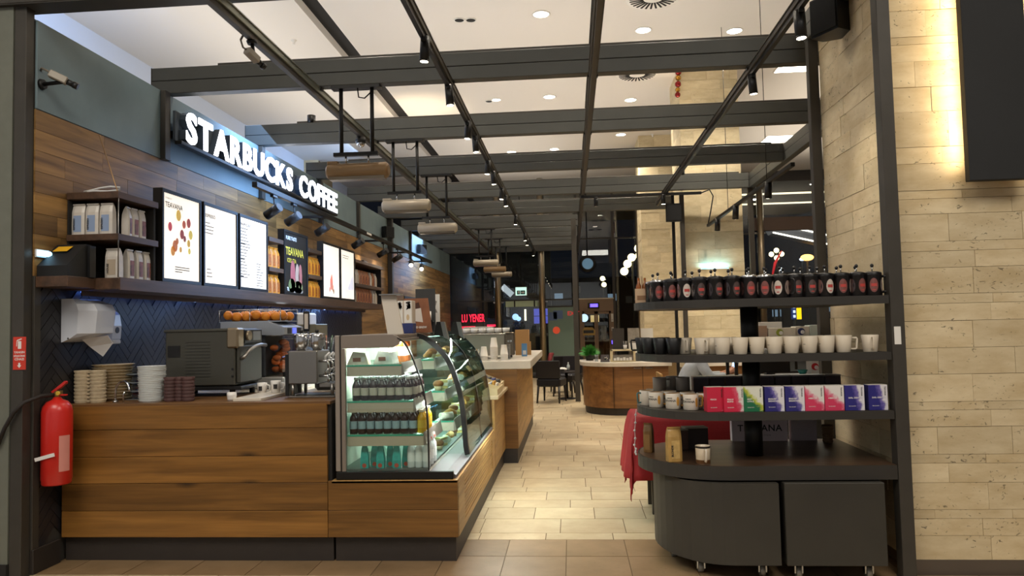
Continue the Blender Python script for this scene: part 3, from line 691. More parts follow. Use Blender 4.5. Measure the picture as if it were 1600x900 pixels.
# ---------------- dark panel with a warm backlight on the right wall
t = thing('backlit_panel', 'dark hanging panel with warm light glowing behind its edges on the stone wall', 'panel', (2.41, 4.3, 2.21))
part(t, 'board', MB().box(2.236, 2.575, 4.275, 4.325, 2.208, 3.515, .003), mat('panel_face', '#1d1e1f', 0.7, noise=.05), world=True)
part(t, 'standoff', MB().box(2.30, 2.50, 4.325, YS-.008, 2.35, 3.50), m_steel, world=True)
for x in (2.262, 2.548): part(t, 'light_strip', MB().box(x-.006, x+.006, 4.326, 4.336, 2.30, 3.50), mat('strip_glow', '#ffe3b0', .5, emit='#ffd591', es=6), world=True)
lamp('strip_lamp', 'AREA', (2.252, 4.345, 2.95), 3.6, (1, .78, .48), (2.05, 4.60, 2.95), t, shape='RECTANGLE', size=.02, size_y=1.25)
lamp('strip_lamp', 'AREA', (2.560, 4.345, 2.95), 3.6, (1, .78, .48), (2.9, 4.60, 2.95), t, shape='RECTANGLE', size=.02, size_y=1.25)
# ================================================================ left wall shelf and what stands on it
XF = -2.958                      # front edge of the shelf
t = thing('wall_shelf', 'long dark wooden wall shelf under the menu boards, blue light below', 'shelf', (-3.15, 8.0, 1.755))
part(t, 'board', MB().box(XW+.002, XF, 4.63, 11.62, 1.757, 1.833, .003), m_shelf, world=True)
part(t, 'end_board', MB().box(XW+.002, -3.12, 4.36, 4.628, 1.765, 1.833, .003), m_shelf, world=True)
part(t, 'front_lip', MB().box(XF, XF+.008, 4.632, 11.62, 1.752, 1.836, .002), m_shelf, world=True)
part(t, 'light_valance', MB().box(XW+.066, XW+.074, 4.70, 11.55, 1.722, 1.757), m_shelf, world=True)
part(t, 'light_strip', MB().box(XW+.03, XW+.05, 4.75, 11.5, 1.748, 1.757), mat('blue_strip', '#9fb8ff', .5, emit='#5f8dff', es=5.0), 'blue light strip', world=True)
lamp('shelf_lamp', 'AREA', (XW+.055, 6.2, 1.735), 2.5, (.20, .40, 1.0), (XW+.0, 6.2, 1.60), t, shape='RECTANGLE', size=.03, size_y=2.9)
lamp('shelf_lamp', 'AREA', (XW+.055, 9.6, 1.735), 20, (.22, .44, 1.0), (XW+.0, 9.6, 1.60), t, shape='RECTANGLE', size=.03, size_y=3.8)
def rack_unit(label, y0, y1, zs, top, ends, back=True):
    t = thing('hanging_shelf', label, 'shelf', (-3.15, (y0+y1)/2, 1.838))
    for z0, z1 in zs: part(t, 'board', MB().box(XW+.002, XF-.012, y0, y1, z0, z1, .002), m_shelf, world=True)
    part(t, 'top_board', MB().box(XW+.002, XF-.012, y0, y1, top-.045, top, .002), m_shelf, world=True)
    if back: part(t, 'back_panel', MB().box(XW+.002, XW+.012, y0+.01, y1-.01, 1.838, top-.047), m_dark, world=True)
    for y in ends: part(t, 'end_panel', MB().box(XW+.014, XF-.03, y-.012, y+.012, 1.838, top-.047), m_dark, world=True)
    return t
hs1 = rack_unit('two-tier shelf of pale coffee bags at the left end, white cable on top', 4.64, 5.12, [(2.085, 2.128)], 2.41, [5.10])
part(hs1, 'wire', MB().cyl((XF-.02, 4.655, 1.837), (XF-.02, 4.655, 2.41), .004, n=6), m_inox, world=True)
part(hs1, 'hanger_wire', MB().cyl((XF-.03, 4.66, 2.41), (XW+.01, 4.97, 2.885), .0035, n=6), mat('brass_wire', '#b08a5a', .4, .6), world=True)
tag(link('white_cable', MB().tube([(-3.25, 4.70, 2.425), (-3.20, 4.70, 2.432), (-3.14, 4.70, 2.445), (-3.07, 4.71, 2.455), (-3.01, 4.72, 2.448), (-3.02, 4.73, 2.434), (-3.10, 4.72, 2.425), (-3.17, 4.70, 2.428), (-3.22, 4.69, 2.421)], .007, 8).mesh('white_cable', m_white)), 'coiled white cable lying on top of the left bag shelf', 'cable')
hs2 = rack_unit('narrow shelf bay of orange coffee bags between the menu boards and the dark poster', 7.10, 7.47, [(2.055, 2.098)], 2.40, [])
hs3 = rack_unit('narrow shelf bay of orange coffee bags between the dark poster and the last boards', 8.22, 8.66, [(2.055, 2.098)], 2.40, [])
hs4 = rack_unit('two-tier shelf of white and brown coffee bags past the last menu board', 10.06, 11.60, [(2.055, 2.10)], 2.435, [11.5], back=False)
part(hs4, 'driver_box', MB().box(-3.12, -3.04, 10.7, 10.9, 2.435, 2.475, .004), m_blackp, world=True)

m_bagw = mat('bag_white', '#cfc9c0', .35, noise=.08, nscale=14, bump=.25, bscale=22)
m_bagcol = {'blue': mat('bag_print_blue', '#8fa3c4', .5), 'brown': mat('bag_print_brown', '#7d4a3a', .5, noise=.4, nscale=30), 'tan': mat('bag_print_tan', '#b7a894', .5)}
m_bago = mat('bag_orange', '#d98a24', .35, noise=.25, nscale=16, bump=.25, bscale=22)
m_bagbr = mat('bag_brown', '#a9714f', .3, noise=.35, nscale=16, bump=.25, bscale=22)
m_bagk = mat('bag_kraft', '#ad8a4e', .4, noise=.15, nscale=20, bump=.3, bscale=25)
def bag_meshes(wd, dp, h):
    """pillow pouch facing -y with a folded top; origin at base centre"""
    b = MB(); n = 4
    def ring(z, sx, sy, dy=0): return [(x*wd/2*sx, y*dp/2*sy+dy, z) for x, y in ((-1, -.75), (-.6, -1), (.6, -1), (1, -.75), (1, .75), (.6, 1), (-.6, 1), (-1, .75))]
    rings = [ring(0, .96, .95), ring(.02*h, 1, 1), ring(.35*h, 1, 1.04), ring(.72*h, .98, .92), ring(.88*h, .95, .55, -.02*dp), ring(.96*h, .92, .22, -.05*dp), ring(h, .90, .10, -.10*dp)]
    vs = [p for r in rings for p in r]
    fs = [(i*8+k, i*8+(k+1) % 8, (i+1)*8+(k+1) % 8, (i+1)*8+k) for i in range(len(rings)-1) for k in range(8)]
    b.add(vs, fs); b.add(rings[0], [tuple(range(7, -1, -1))]); b.add(rings[-1], [tuple(range(8))])
    fl = MB().box(-wd*.46, wd*.46, -dp*.16-.006, -dp*.05, h*.955, h*1.0)
    pr = MB(); y = -dp*.525
    pr.quad((-wd*.30, y, .10*h), (wd*.30, y, .10*h), (wd*.30, -dp*.5-.002, .62*h), (-wd*.30, -dp*.5-.002, .62*h))
    return b, fl, pr
BAGS = {}
def coffee_bag(label, x, y, z, rz, m, pm, word=None, size=(.095, .065, .205), group=None, wm=None):
    key = (m.name, pm.name, word, size)
    if key in BAGS: return dup(BAGS[key], (x, y, z), rz, label, group)
    t = thing('coffee_bag', label, 'coffee bag', (x, y, z), rz, group)
    b, fl, pr = bag_meshes(*size)
    part(t, 'pouch', b, m); part(t, 'folded_top', fl, m); part(t, 'print', pr, pm)
    if word:
        tx = text_mb(word, size[0]*.20, 0, .0006); tx.xf(Matrix.Translation((-size[0]*.18, -size[1]*.56, size[2]*.16)) @ Matrix.Rotation(-PI/2, 4, 'Y'))
        part(t, 'lettering', tx, wm or m_ink)
    BAGS[key] = t; return t
S = math.pi/2     # facing +x
for k, x in enumerate((-3.275, -3.178, -3.08)):
    coffee_bag('%s of the three pale blue-labelled coffee bags facing front on the upper left shelf' % ORD[k], x, 4.70, 2.128, 0, m_bagw, m_bagcol['blue'], 'ESPRESSO', (.09, .06, .212), 'pale bags on the left shelf')
for k, y in enumerate((4.83, 4.90, 4.99)):
    coffee_bag('%s white bag with brown print, side on, upper left shelf' % ORD[k], -3.03, y, 2.128, S+(.25 if k == 0 else 0), m_bagw, m_bagcol['brown'], 'VERONA', (.075, .055, .205), 'pale bags on the left shelf')
coffee_bag('white coffee bag alone at the front of the lower left shelf, beside the black box', -3.055, 4.73, 1.8375, 0, m_bagw, m_bagcol['tan'], 'HOUSE', (.10, .06, .20), 'pale bags on the left shelf')
for k, y in enumerate((4.85, 4.955, 5.05)):
    coffee_bag('%s white bag with brown print, side on, lower left shelf' % ORD[k], -3.03, y, 1.8375, S, m_bagw, m_bagcol['brown'], 'VERONA', (.075, .055, .205), 'pale bags on the left shelf')
for bay, ys in (('first', (7.17, 7.28, 7.39)), ('second', (8.30, 8.41, 8.52, 8.62))):
    for tier, z in (('upper', 2.098), ('lower', 1.8375)):
        for k, y in enumerate(ys):
            coffee_bag('%s orange coffee bag on the %s tier of the %s orange bay' % (ORD[k], tier, bay), -3.04, y, z, S, m_bago, mat('bag_print_amber', '#b5601c', .5, noise=.5, nscale=40), None, (.10, .09, .215 if tier == 'upper' else .19), 'orange coffee bags')
rng = random.Random(4)
for tier, z in (('upper', 2.10), ('lower', 1.8375)):
    for k in range(9):
        y = 10.2+k*.142; w_ = k in (0, 1, 6, 8) if tier == 'upper' else k in (0, 7, 8)
        coffee_bag('%s coffee bag, %s, on the %s tier past the last menu board' % (ORD[k], 'white' if w_ else 'brown', tier), -3.06, y, z, S+rng.uniform(-.1, .1), m_bagw if w_ else m_bagbr, m_bagcol['tan'] if w_ else m_bagcol['brown'], None, (.11, .08, .21), 'bags past the last board')
# black box with a yellow sticker, bright reflection behind it made as a glowing tube
t = thing('black_box', 'flat black carton with a yellow sticker at the left end of the wall shelf', 'box', (-3.2, 4.5, 1.834))
part(t, 'body', MB().prism([(4.37, 1.834), (4.60, 1.834), (4.60, 2.05), (4.55, 2.05), (4.37, 1.90)], XW+.004, -3.13, 'x'), mat('black_card', '#111111', .6), world=True)
part(t, 'side_box', MB().box(-3.128, -3.11, 4.56, 4.62, 1.834, 2.04), m_blackp, world=True)
part(t, 'sticker', MB().quad((-3.30, 4.465, 1.9985), (-3.20, 4.465, 1.9985), (-3.20, 4.525, 2.036), (-3.30, 4.525, 2.036)), mat('yellow_sticker', '#e0a91d', .6), 'yellow sticker', world=True)
t = thing('glow_reflection', 'bluish reflection made as a short glowing tube behind the black carton', 'lamp', (-3.3, 4.40, 1.93))
part(t, 'tube', MB().cyl((XW+.02, 4.36, 1.98), (XW+.02, 4.46, 1.98), .018, n=12), mat('reflected_glow', '#dff2ff', .5, emit='#9fdcff', es=4), world=True)
part(t, 'holder', MB().box(XW+.001, XW+.012, 4.355, 4.47, 1.955, 2.005), m_white, world=True)

# ================================================================ menu boards and poster
m_menu = mat('menu_sheet', '#f4f1ea', .5, emit='#fff3e0', es=.85)
m_menu2 = mat('menu_ink', '#3f3832', .7)
def lines_mb(rows, u0, z0, w0, h, gap, rng):
    b = MB()
    for k in range(rows):
        w_ = w0*(.45+.55*rng.random()); b.quad((u0, 0, z0-k*gap), (u0+w_, 0, z0-k*gap), (u0+w_, 0, z0-k*gap+h), (u0, 0, z0-k*gap+h))
    return b
def board(label, y0, y1, z0, z1, sheet, name='menu_board', cat='menu board'):
    t = thing(name, label, cat, (-2.98, (y0+y1)/2, z0), S); w_ = (y1-y0)/2; h = z1-z0
    f = MB().prism([(-w_, 0), (w_, 0), (w_, h), (-w_, h)], .0, .062, 'y')
    part(t, 'frame', f, m_black)
    for nm, bx in (('frame_rail', (-w_, w_, h-.028, h)), ('frame_rail', (-w_, w_, 0, .028)), ('frame_stile', (-w_, -w_+.024, .028, h-.028)), ('frame_stile', (w_-.024, w_, .028, h-.028))):
        part(t, nm, MB().box(bx[0], bx[1], -.012, .0, bx[2], bx[3], .002), m_black)
    part(t, 'sheet', MB().quad((-w_+.024, -.002, .028), (w_-.024, -.002, .028), (w_-.024, -.002, h-.028), (-w_+.024, -.002, h-.028)), sheet)
    return t, w_, h
def put(t, nm, mb, m, dx=0, dz=0, y=-.004): return part(t, nm, mb.xf(Matrix.Translation((dx, y, dz))), m)
rng = random.Random(2)
BO = [(5.17, 5.745, 'first lit menu board, with a ring of coloured fruit'), (5.785, 6.405, 'second lit menu board with faint text, nearly white'), (6.44, 7.065, 'third lit menu board with a column of text lines'),
      (8.69, 9.36, 'fourth lit menu board with a pink drink picture, past the dark poster'), (9.385, 10.015, 'last lit menu board with a faint blue chart')]
tl = []
for y0, y1, lab in BO: tl.append(board(lab, y0, y1, 1.838, 2.532, m_menu))
t, w_, h = tl[0]
put(t, 'lettering', text_mb('TEAVANA', .055, 0, .0008), m_menu2, -w_+.05, h-.13); put(t, 'lettering', text_mb('STARBUCKS', .018), m_menu2, -w_+.05, h-.07)
fr = ['#d8b24a', '#b2542e', '#a3432f', '#b8434a', '#8e3b2c', '#b56a35', '#cdb84e', '#c7a23a', '#b06a3a', '#c98b3a', '#7f3b2c', '#d3c25c', '#c99a4a']
pos = [(-.05, .50), (.03, .44), (.10, .46), (-.17, .40), (0, .36), (-.10, .26), (.13, .37), (.10, .30), (-.07, .30), (-.13, .22), (.04, .33), (.11, .24), (-.02, .24)]
for c, (x, z), s in zip(fr, pos, (.035, .026, .03, .028, .03, .036, .03, .024, .02, .03, .02, .02, .018)):
    q = MB().add([(x+s*math.cos(2*PI*k/14), 0, z+.02+s*1.25*math.sin(2*PI*k/14)) for k in range(14)], [tuple(range(14))])
    put(t, 'fruit_print', q, mat('fruit_'+c[1:], c, .6, emit=c, es=.5))
put(t, 'text_line', lines_mb(3, -.10, .12, .22, .006, .018, rng), m_menu2)
t, w_, h = tl[1]; put(t, 'lettering', text_mb('ESPRESSO', .04, 0, .0006), m_menu2, -w_+.04, h-.12)
put(t, 'text_line', lines_mb(4, -w_+.04, h-.17, .16, .006, .028, rng), m_menu2); put(t, 'text_line', lines_mb(3, -w_+.06, .14, .12, .006, .03, rng), m_menu2)
t, w_, h = tl[2]; put(t, 'lettering', text_mb('FRAPPUCCINO', .032, 0, .0006), m_menu2, -w_+.04, h-.10)
put(t, 'text_line', lines_mb(17, -w_+.04, h-.13, .20, .006, .028, rng), m_menu2)
for z in (.42, .28, .12): put(t, 'text_line', lines_mb(1, -w_+.04, z, .12, .012, .03, rng), m_menu2)
put(t, 'text_line', lines_mb(9, .06, .26, .16, .006, .026, rng), m_menu2)
t, w_, h = tl[3]
for x, z, s, c in ((0.0, .20, .055, '#d98f83'), (.01, .26, .035, '#e0a597'), (-.06, .12, .02, '#b8675c'), (.09, .10, .02, '#8a6d5a'), (.05, .14, .03, '#c9a08e')):
    put(t, 'drink_print', MB().add([(x+s*math.cos(2*PI*k/12), 0, z+s*1.6*math.sin(2*PI*k/12)) for k in range(12)], [tuple(range(12))]), mat('drink_'+c[1:], c, .6, emit=c, es=.6))
t, w_, h = tl[4]
for k in range(5): put(t, 'chart_print', MB().quad((.02+k*.05, 0, .15), (.05+k*.05, 0, .15), (.05+k*.05, 0, .2+.04*k), (.02+k*.05, 0, .2+.04*k)), mat('chart_blue', '#9aa6c8', .6, emit='#aab4d6', es=.7))
put(t, 'text_line', lines_mb(2, -w_+.1, h-.10, .3, .006, .03, rng), m_menu2); put(t, 'text_line', lines_mb(1, -w_+.06, .13, .5, .006, .03, rng), mat('chart_blue', '#9aa6c8'))
m_post = mat('poster_black', '#23211f', .35, noise=.3, nscale=9)
t, w_, h = board('dark framed poster with yellow lettering between the orange bag bays', 7.49, 8.185, 1.838, 2.527, m_post, 'framed_poster', 'poster')
m_yel = mat('poster_yellow', '#d0b53a', .6)
put(t, 'lettering', text_mb('PURE TASTE', .055, 0, .001), m_inkw, -w_+.06, h-.10); put(t, 'lettering', text_mb('TEAVANA', .115, 0, .003), m_yel, -w_+.05, h-.26)
put(t, 'lettering', text_mb('ICED TEA', .06, 0, .001), m_yel, -w_+.09, h-.34)
for x, z, a, b_, c in ((-.10, .22, .07, .16, '#a85a58'), (.03, .20, .06, .15, '#b79a84'), (.12, .21, .055, .14, '#b06a62'), (-.13, .10, .10, .08, '#6f7a4a'), (.05, .09, .14, .07, '#8a8a58'), (.0, .05, .2, .04, '#a59a8a')):
    put(t, 'drink_print', MB().add([(x+a*math.cos(2*PI*k/14), 0, z+b_*math.sin(2*PI*k/14)) for k in range(14)], [tuple(range(14))]), mat('poster_'+c[1:], c, .6))
put(t, 'lettering', text_mb('TEA', .05, 0, .002), m_inkw, -w_+.08, .045)

# ================================================================ end counter on the left
t = thing('end_counter', 'oak plank end counter on a dark kick plate at the left', 'counter', (-2.44, 4.9, 0))
part(t, 'carcass', MB().box(XW+.014, -1.56, 4.625, 5.30, .156, .985), m_dark, world=True)
zz = [.157, .325, .498, .668, .842, .995]
for z0, z1 in zip(zz, zz[1:]): part(t, 'plank', MB().box(XW+.014, -1.557, 4.60, 4.624, z0+.0012, z1-.0012, .002), m_oak, world=True)
part(t, 'end_panel', MB().box(-1.559, -1.535, 4.626, 5.30, .157, .985), m_dark, world=True)
part(t, 'kick_plate', MB().box(XW+.014, -1.535, 4.645, 5.28, 0, .154), m_kick, world=True)
part(t, 'worktop', MB().box(XW+.014, -1.535, 4.602, 5.32, .986, 1.008, .002), mat('dark_edge_top', '#6a4a28', .45), world=True)
part(t, 'worktop_slab', MB().box(-2.20, -2.01, 4.66, 5.10, 1.008, 1.028, .002), m_marble, world=True)
t = thing('back_counter', 'back counter running along the tiled wall under the shelf', 'counter', (-2.8, 8.3, 0))
part(t, 'carcass', MB().box(XW+.014, -2.16, 5.325, 11.6, .10, .975), m_dark, world=True)
part(t, 'worktop', MB().box(XW+.014, -2.13, 5.325, 11.6, .976, 1.006, .003), m_marble, world=True)
part(t, 'kick_plate', MB().box(XW+.014, -2.22, 5.34, 11.6, 0, .10), m_kick, world=True)
t = thing('service_ledge', 'pale wooden ledge with a grain panel behind the chrome taps', 'ledge', (-1.8, 5.7, 0))
part(t, 'panel', MB().box(-1.98, -1.62, 5.62, 5.66, 0, 1.07, .002), m_oaky, world=True)
part(t, 'carcass', MB().box(-1.98, -1.62, 5.34, 5.62, 0, .985), m_dark, world=True)
part(t, 'top', MB().box(-2.0, -1.60, 5.335, 5.615, .986, 1.008, .002), m_marble, world=True)

# things on the end counter
m_pulp = mat('moulded_pulp', '#b5a487', .85, noise=.1, nscale=30, bump=.5, bscale=60)
t = thing('carrier_stack', 'front stack of beige pulp cup carriers at the left end of the counter', 'stack', (-3.225, 4.74, 1.008))
for k in range(9):
    z = .0+k*.024
    b = MB()
    for sx in (-1, 1): b.lathe([(.046, 0), (.052, .020), (.050, .0235), (0, .0235)], sx*.055, 0, z, 14)
    b.box(-.05, .05, -.02, .02, z+.004, z+.020)
    part(t, 'carrier', b, m_pulp)
t = thing('bowl_stack', 'taller stack of beige pulp trays behind the cup carriers', 'stack', (-3.185, 4.93, 1.008))
for k in range(12):
    z = k*.0205; part(t, 'tray', MB().lathe([(.110, 0), (.132, .017), (.136, .018), (.136, .0203), (0, .0203)], 0, 0, z, 20).xf(Matrix.Rotation(.06*math.sin(k*3.1), 4, 'Z')), m_pulp)
t = thing('lid_stack', 'tall stack of white cup lids right of the clear organiser', 'stack', (-2.805, 4.76, 1.008))
for k in range(20):
    z = k*.0118; dx = .002*math.sin(k*1.9); part(t, 'lid', MB().lathe([(.076+.0004*k, 0), (.081+.0004*k, .0095), (.083+.0004*k, .0115), (.078, .0117), (0, .0105)], dx, 0, z, 22), mat('lid_white', '#d3d6d4', .4))
t = thing('cup_stack', 'short wide stack of brown sleeves beside the white lids', 'stack', (-2.605, 4.74, 1.008))
for k in range(3):
    x = (-.06, .0, .062)[k]
    for j in range(7): part(t, 'sleeve', MB().lathe([(.036, 0), (.044, .0235), (.041, .0235), (.034, .002)], x, .02*(k % 2), j*.0225, 14), mat('brown_card', '#4a2f2c', .7, var=.15))
t = thing('clear_organiser', 'clear acrylic drawer organiser behind the chrome tap', 'organiser', (-3.02, 4.95, 1.008))
m_acr = glass('acrylic', (.82, .86, .88), .08, 3.0, .5)
for k in range(4):
    z = k*.058; part(t, 'drawer', MB().box(-.055, .055, -.06, .06, z+.003, z+.054, .003), m_acr)
    part(t, 'divider', MB().box(-.057, .057, -.062, .062, z-.0015, z+.0025), mat('organiser_edge', '#8d9498', .3))
    part(t, 'contents', MB().box(-.02, .028, -.04, .04, z+.012, z+.042, .004), mat('dark_sachets', '#3b3a3c', .6))
t = thing('faucet', 'small chrome curved tap standing in front of the clear organiser', 'tap', (-3.0, 4.72, 1.008))
part(t, 'spout', MB().tube([(-.035, 0, 0), (-.035, 0, .07), (-.028, 0, .105), (-.005, 0, .132), (.03, 0, .138), (.055, -.005, .12), (.068, -.01, .085), (.07, -.01, .07)], .008), m_chrome)
part(t, 'base', MB().cyl((-.035, 0, 0), (-.035, 0, .012), .018, n=14), m_chrome)
part(t, 'lever', MB().tube([(.02, .0, .0), (.02, 0, .05), (.03, 0, .07)], .006), m_chrome)
t = thing('white_cup', 'small white cup lying at the counter edge under the dark oven', 'cup', (-2.225, 4.70, 1.008), .3)
part(t, 'body', MB().lathe([(0, 0), (.026, 0), (.031, .055), (.028, .056), (.024, .004), (0, .004)], 0, 0, 0, 16), mat('china', '#e6e3dd', .25, coat=.3))
part(t, 'sleeve', MB().lathe([(.0275, .012), (.0315, .04)], 0, 0, 0, 16), mat('china', '#e6e3dd'))

# wall dispensers
t = thing('towel_dispenser', 'white paper towel dispenser on the tiled wall with a towel hanging out', 'dispenser', (XW, 4.76, 1.41))
def disp_section(y, s): return [(XW+.001, y, 1.415), (XW+.10*s, y, 1.435), (XW+.20*s, y, 1.47), (XW+.215*s, y, 1.62), (XW+.19*s, y, 1.665), (XW+.08, y, 1.70), (XW+.001, y, 1.70)]
b = MB(); secs = [disp_section(4.60, .55), disp_section(4.66, .98), disp_section(4.70, 1.0), disp_section(4.84, 1.0), disp_section(4.86, .97)]
b.add([p for s_ in secs for p in s_], [(i*7+k, i*7+(k+1) % 7, (i+1)*7+(k+1) % 7, (i+1)*7+k) for i in range(4) for k in range(7)])
b.add(secs[0], [tuple(range(6, -1, -1))]); b.add(secs[-1], [tuple(range(7))])
part(t, 'cover', b, mat('dispenser_white', '#d3d8e2', .35, coat=.2), world=True)
tw = MB(); P = [(XW+.07, 4.70, 1.435), (XW+.19, 4.80, 1.455), (XW+.175, 4.88, 1.40), (XW+.13, 4.84, 1.31), (XW+.09, 4.76, 1.38)]
tw.add(P+[(p[0]-.004, p[1]+.01, p[2]) for p in P], [(0, 1, 2, 3, 4), (9, 8, 7, 6, 5)]+[(k, (k+1) % 5, 5+(k+1) % 5, 5+k) for k in range(5)])
part(t, 'paper_towel', tw, mat('tissue', '#e8e8ea', .9), world=True)
part(t, 'lock', MB().cyl((XW+.05, 4.598, 1.44), (XW+.05, 4.602, 1.44), .006, n=10), m_inox, world=True)
t = thing('soap_dispenser', 'white soap dispenser on the tiled wall right of the towel dispenser', 'dispenser', (XW, 5.05, 1.40))
b = MB().prism([(0, 1.40), (.07, 1.40), (.092, 1.43), (.098, 1.52), (.085, 1.60), (.06, 1.625), (0, 1.625)], 5.0, 5.10, 'y')
part(t, 'cover', b.xf(Matrix.Translation((XW+.001, 0, 0))), mat('dispenser_white', '#d3d8e2'), world=True)
part(t, 'window', MB().cyl((XW+.094, 5.05, 1.49), (XW+.101, 5.05, 1.49), .022, n=16), mat('soap_window', '#4a4d52', .3), world=True)
part(t, 'push_bar', MB().box(XW+.04, XW+.099, 5.005, 5.095, 1.392, 1.42, .006), m_white, world=True)

# fire sign and extinguisher in front of the steel post
m_red = mat('signal_red', '#c8241c', .35, coat=.3); m_redsign = mat('sign_red', '#cf3a28', .6)
t = thing('fire_sign', 'red fire extinguisher sign on the storefront post at the left', 'sign', (-3.36, 4.27, 1.26))
part(t, 'plate', MB().box(-3.402, -3.321, 4.270, 4.2745, 1.258, 1.458), m_redsign, world=True)
pic = MB(); y = 4.2695
pic.quad((-3.371, y, 1.385), (-3.349, y, 1.385), (-3.349, y, 1.432), (-3.371, y, 1.432)); part(t, 'pictogram', pic, m_inkw, world=True)
pic = MB().quad((-3.377, y, 1.432), (-3.345, y, 1.443), (-3.349, y, 1.449), (-3.375, y, 1.440)); pic.quad((-3.382, y, 1.40), (-3.378, y, 1.40), (-3.374, y, 1.438), (-3.379, y, 1.438)); part(t, 'pictogram', pic, m_inkw, world=True)
ar = MB().add([(-3.367, y, 1.30), (-3.355, y, 1.30), (-3.355, y, 1.285), (-3.347, y, 1.285), (-3.361, y, 1.268), (-3.375, y, 1.285), (-3.367, y, 1.285)], [tuple(range(7))]); part(t, 'arrow', ar, m_inkw, world=True)
for k, (s_, w__) in enumerate((('YANGIN', .018), ('SÖNDÜRME', .0135), ('CİHAZI', .018))):
    q = text_mb(s_, w__, 0, .0005, 'CENTER').xf(Matrix.Translation((-3.361, y, 1.358-k*.021))); part(t, 'lettering', q, m_inkw, world=True)
t = thing('fire_extinguisher', 'red fire extinguisher with a black hose hanging on the dark tiles at the left', 'extinguisher', (-3.235, 4.435, .55))
cx, cy = -3.235, 4.435
part(t, 'cylinder', MB().lathe([(0, .535), (.080, .535), (.084, .545), (.084, .56), (.0875, .565), (.0875, .985), (.080, 1.02), (.058, 1.048), (.03, 1.06), (.02, 1.075), (0, 1.075)], cx, cy, 0, 28), m_red, world=True)
v = part(t, 'valve', MB().cyl((cx, cy, 1.065), (cx, cy, 1.11), .018, n=12).box(cx-.012, cx+.03, cy-.012, cy+.012, 1.09, 1.115, .002), mat('brass', '#a98a55', .35, .8), world=True)
part(v, 'gauge', MB().cyl((cx+.018, cy-.013, 1.10), (cx+.018, cy-.022, 1.10), .013, n=12), mat('gauge_yellow', '#d6b43c', .4), world=True)
part(t, 'handle', MB().prism([(-.035, 1.108), (.055, 1.175), (.062, 1.168), (.060, 1.158), (-.02, 1.10)], cy-.012, cy+.012, 'y').xf(Matrix.Translation((cx, 0, 0))), m_red, world=True)
part(t, 'carry_grip', MB().box(cx+.0, cx+.065, cy-.01, cy+.01, 1.082, 1.092, .003), m_red, world=True)
part(t, 'hose', MB().tube([(cx-.01, cy, 1.09), (cx-.04, cy-.09, 1.09), (cx-.085, cy-.175, 1.06), (-3.38, 4.25, 1.0), (-3.43, 4.245, .91), (-3.48, 4.25, .80)], .012), mat('hose_black', '#231c19', .7), world=True)
part(t, 'label', MB().lathe([(.0885, .62), (.0885, .84)], cx, cy, 0, 12, a0=-PI*.26, a1=-PI*.02), mat('label_pale', '#d08a80', .6), 'pale printed label', world=True)
part(t, 'strap', MB().box(-.064, .064, -.0035, .0035, -.011, .011).xf(Matrix.Translation((cx-.012, cy-.092, .715)) @ Matrix.Rotation(-.25, 4, 'Y')), m_inkw, 'white tape strip', world=True)
part(t, 'wall_bracket', MB().box(XW+.001, cx-.07, cy-.02, cy+.02, .78, .90), m_black, world=True)
# ================================================================ display case and its base
t = thing('case_base', 'oak plank base with a slotted side grille under the glass display case', 'counter', (-1.14, 5.7, 0))
part(t, 'carcass', MB().box(-1.52, -.756, 4.626, 6.82, .156, .49), m_dark, world=True)
for z0, z1 in ((.157, .325), (.325, .508)): part(t, 'plank', MB().box(-1.554, -.730, 4.60, 4.624, z0+.0012, z1-.0012, .002), m_oak, world=True)
part(t, 'top', MB().box(-1.53, -.730, 4.60, 6.82, .491, .510, .002), m_oaky, world=True)
part(t, 'corner_board', MB().box(-.754, -.728, 4.626, 4.885, .157, .490, .001), m_oaky, world=True)
part(t, 'rear_board', MB().box(-.754, -.728, 6.585, 6.82, .157, .490, .001), m_oaky, world=True)
part(t, 'top_board', MB().box(-.754, -.728, 4.887, 6.583, .445, .490, .001), m_oaky, world=True)
part(t, 'bottom_board', MB().box(-.754, -.728, 4.887, 6.583, .157, .20, .001), m_oaky, world=True)
for k in range(9): part(t, 'slat', MB().box(-.752, -.731, 4.892, 6.58, .206+k*.0263, .206+k*.0263+.0195, .002), m_oaky, world=True)
part(t, 'kick_plate', MB().box(-1.52, -.752, 4.645, 6.84, 0, .154), m_kick, world=True)

m_case = mat('case_taupe', '#8d8278', .4, .35); m_rub = mat('rubber_black', '#0e0e0e', .35)
m_back = mat('case_lining', '#c9c6b8', .45); m_gl2 = glass('case_glass', (.93, .98, .96), .05, 4.0, .8); m_gl3 = glass('curved_glass', (.66, .76, .73), .08, 3.0, .45)
m_shg = glass('shelf_glass', (.80, .94, .89), .08, 3.0, .6); m_edge = mat('glass_edge', '#2f8f72', .2, emit='#2f8f72', es=.12)
m_led = mat('case_led', '#ffffff', .5, emit='#eafcf4', es=7.0)
dc = thing('display_case', 'glass refrigerated display case with curved front, bottles and pastries inside', 'display case', (-1.15, 5.7, .51))
NEAR = [(-1.10, 1.40), (-1.062, 1.375), (-1.02, 1.31), (-.98, 1.21), (-.944, 1.10), (-.926, 1.0), (-.915, .904), (-.910, .75), (-.909, .565)]
FARP = [(-1.16, 1.425), (-1.10, 1.418), (-1.036, 1.395), (-.955, 1.33), (-.876, 1.236), (-.82, 1.10), (-.785, .965), (-.765, .80), (-.753, .62), (-.742, .555)]
ya, ym, ye = 4.62, 5.27, 6.80
part(dc, 'base_strip', MB().box(-1.505, -.758, ya-.008, ya+.03, .511, .560, .004), m_rub, world=True)
part(dc, 'base_pan', MB().box(-1.505, -.91, ya+.032, ye, .511, .556), m_case, world=True)
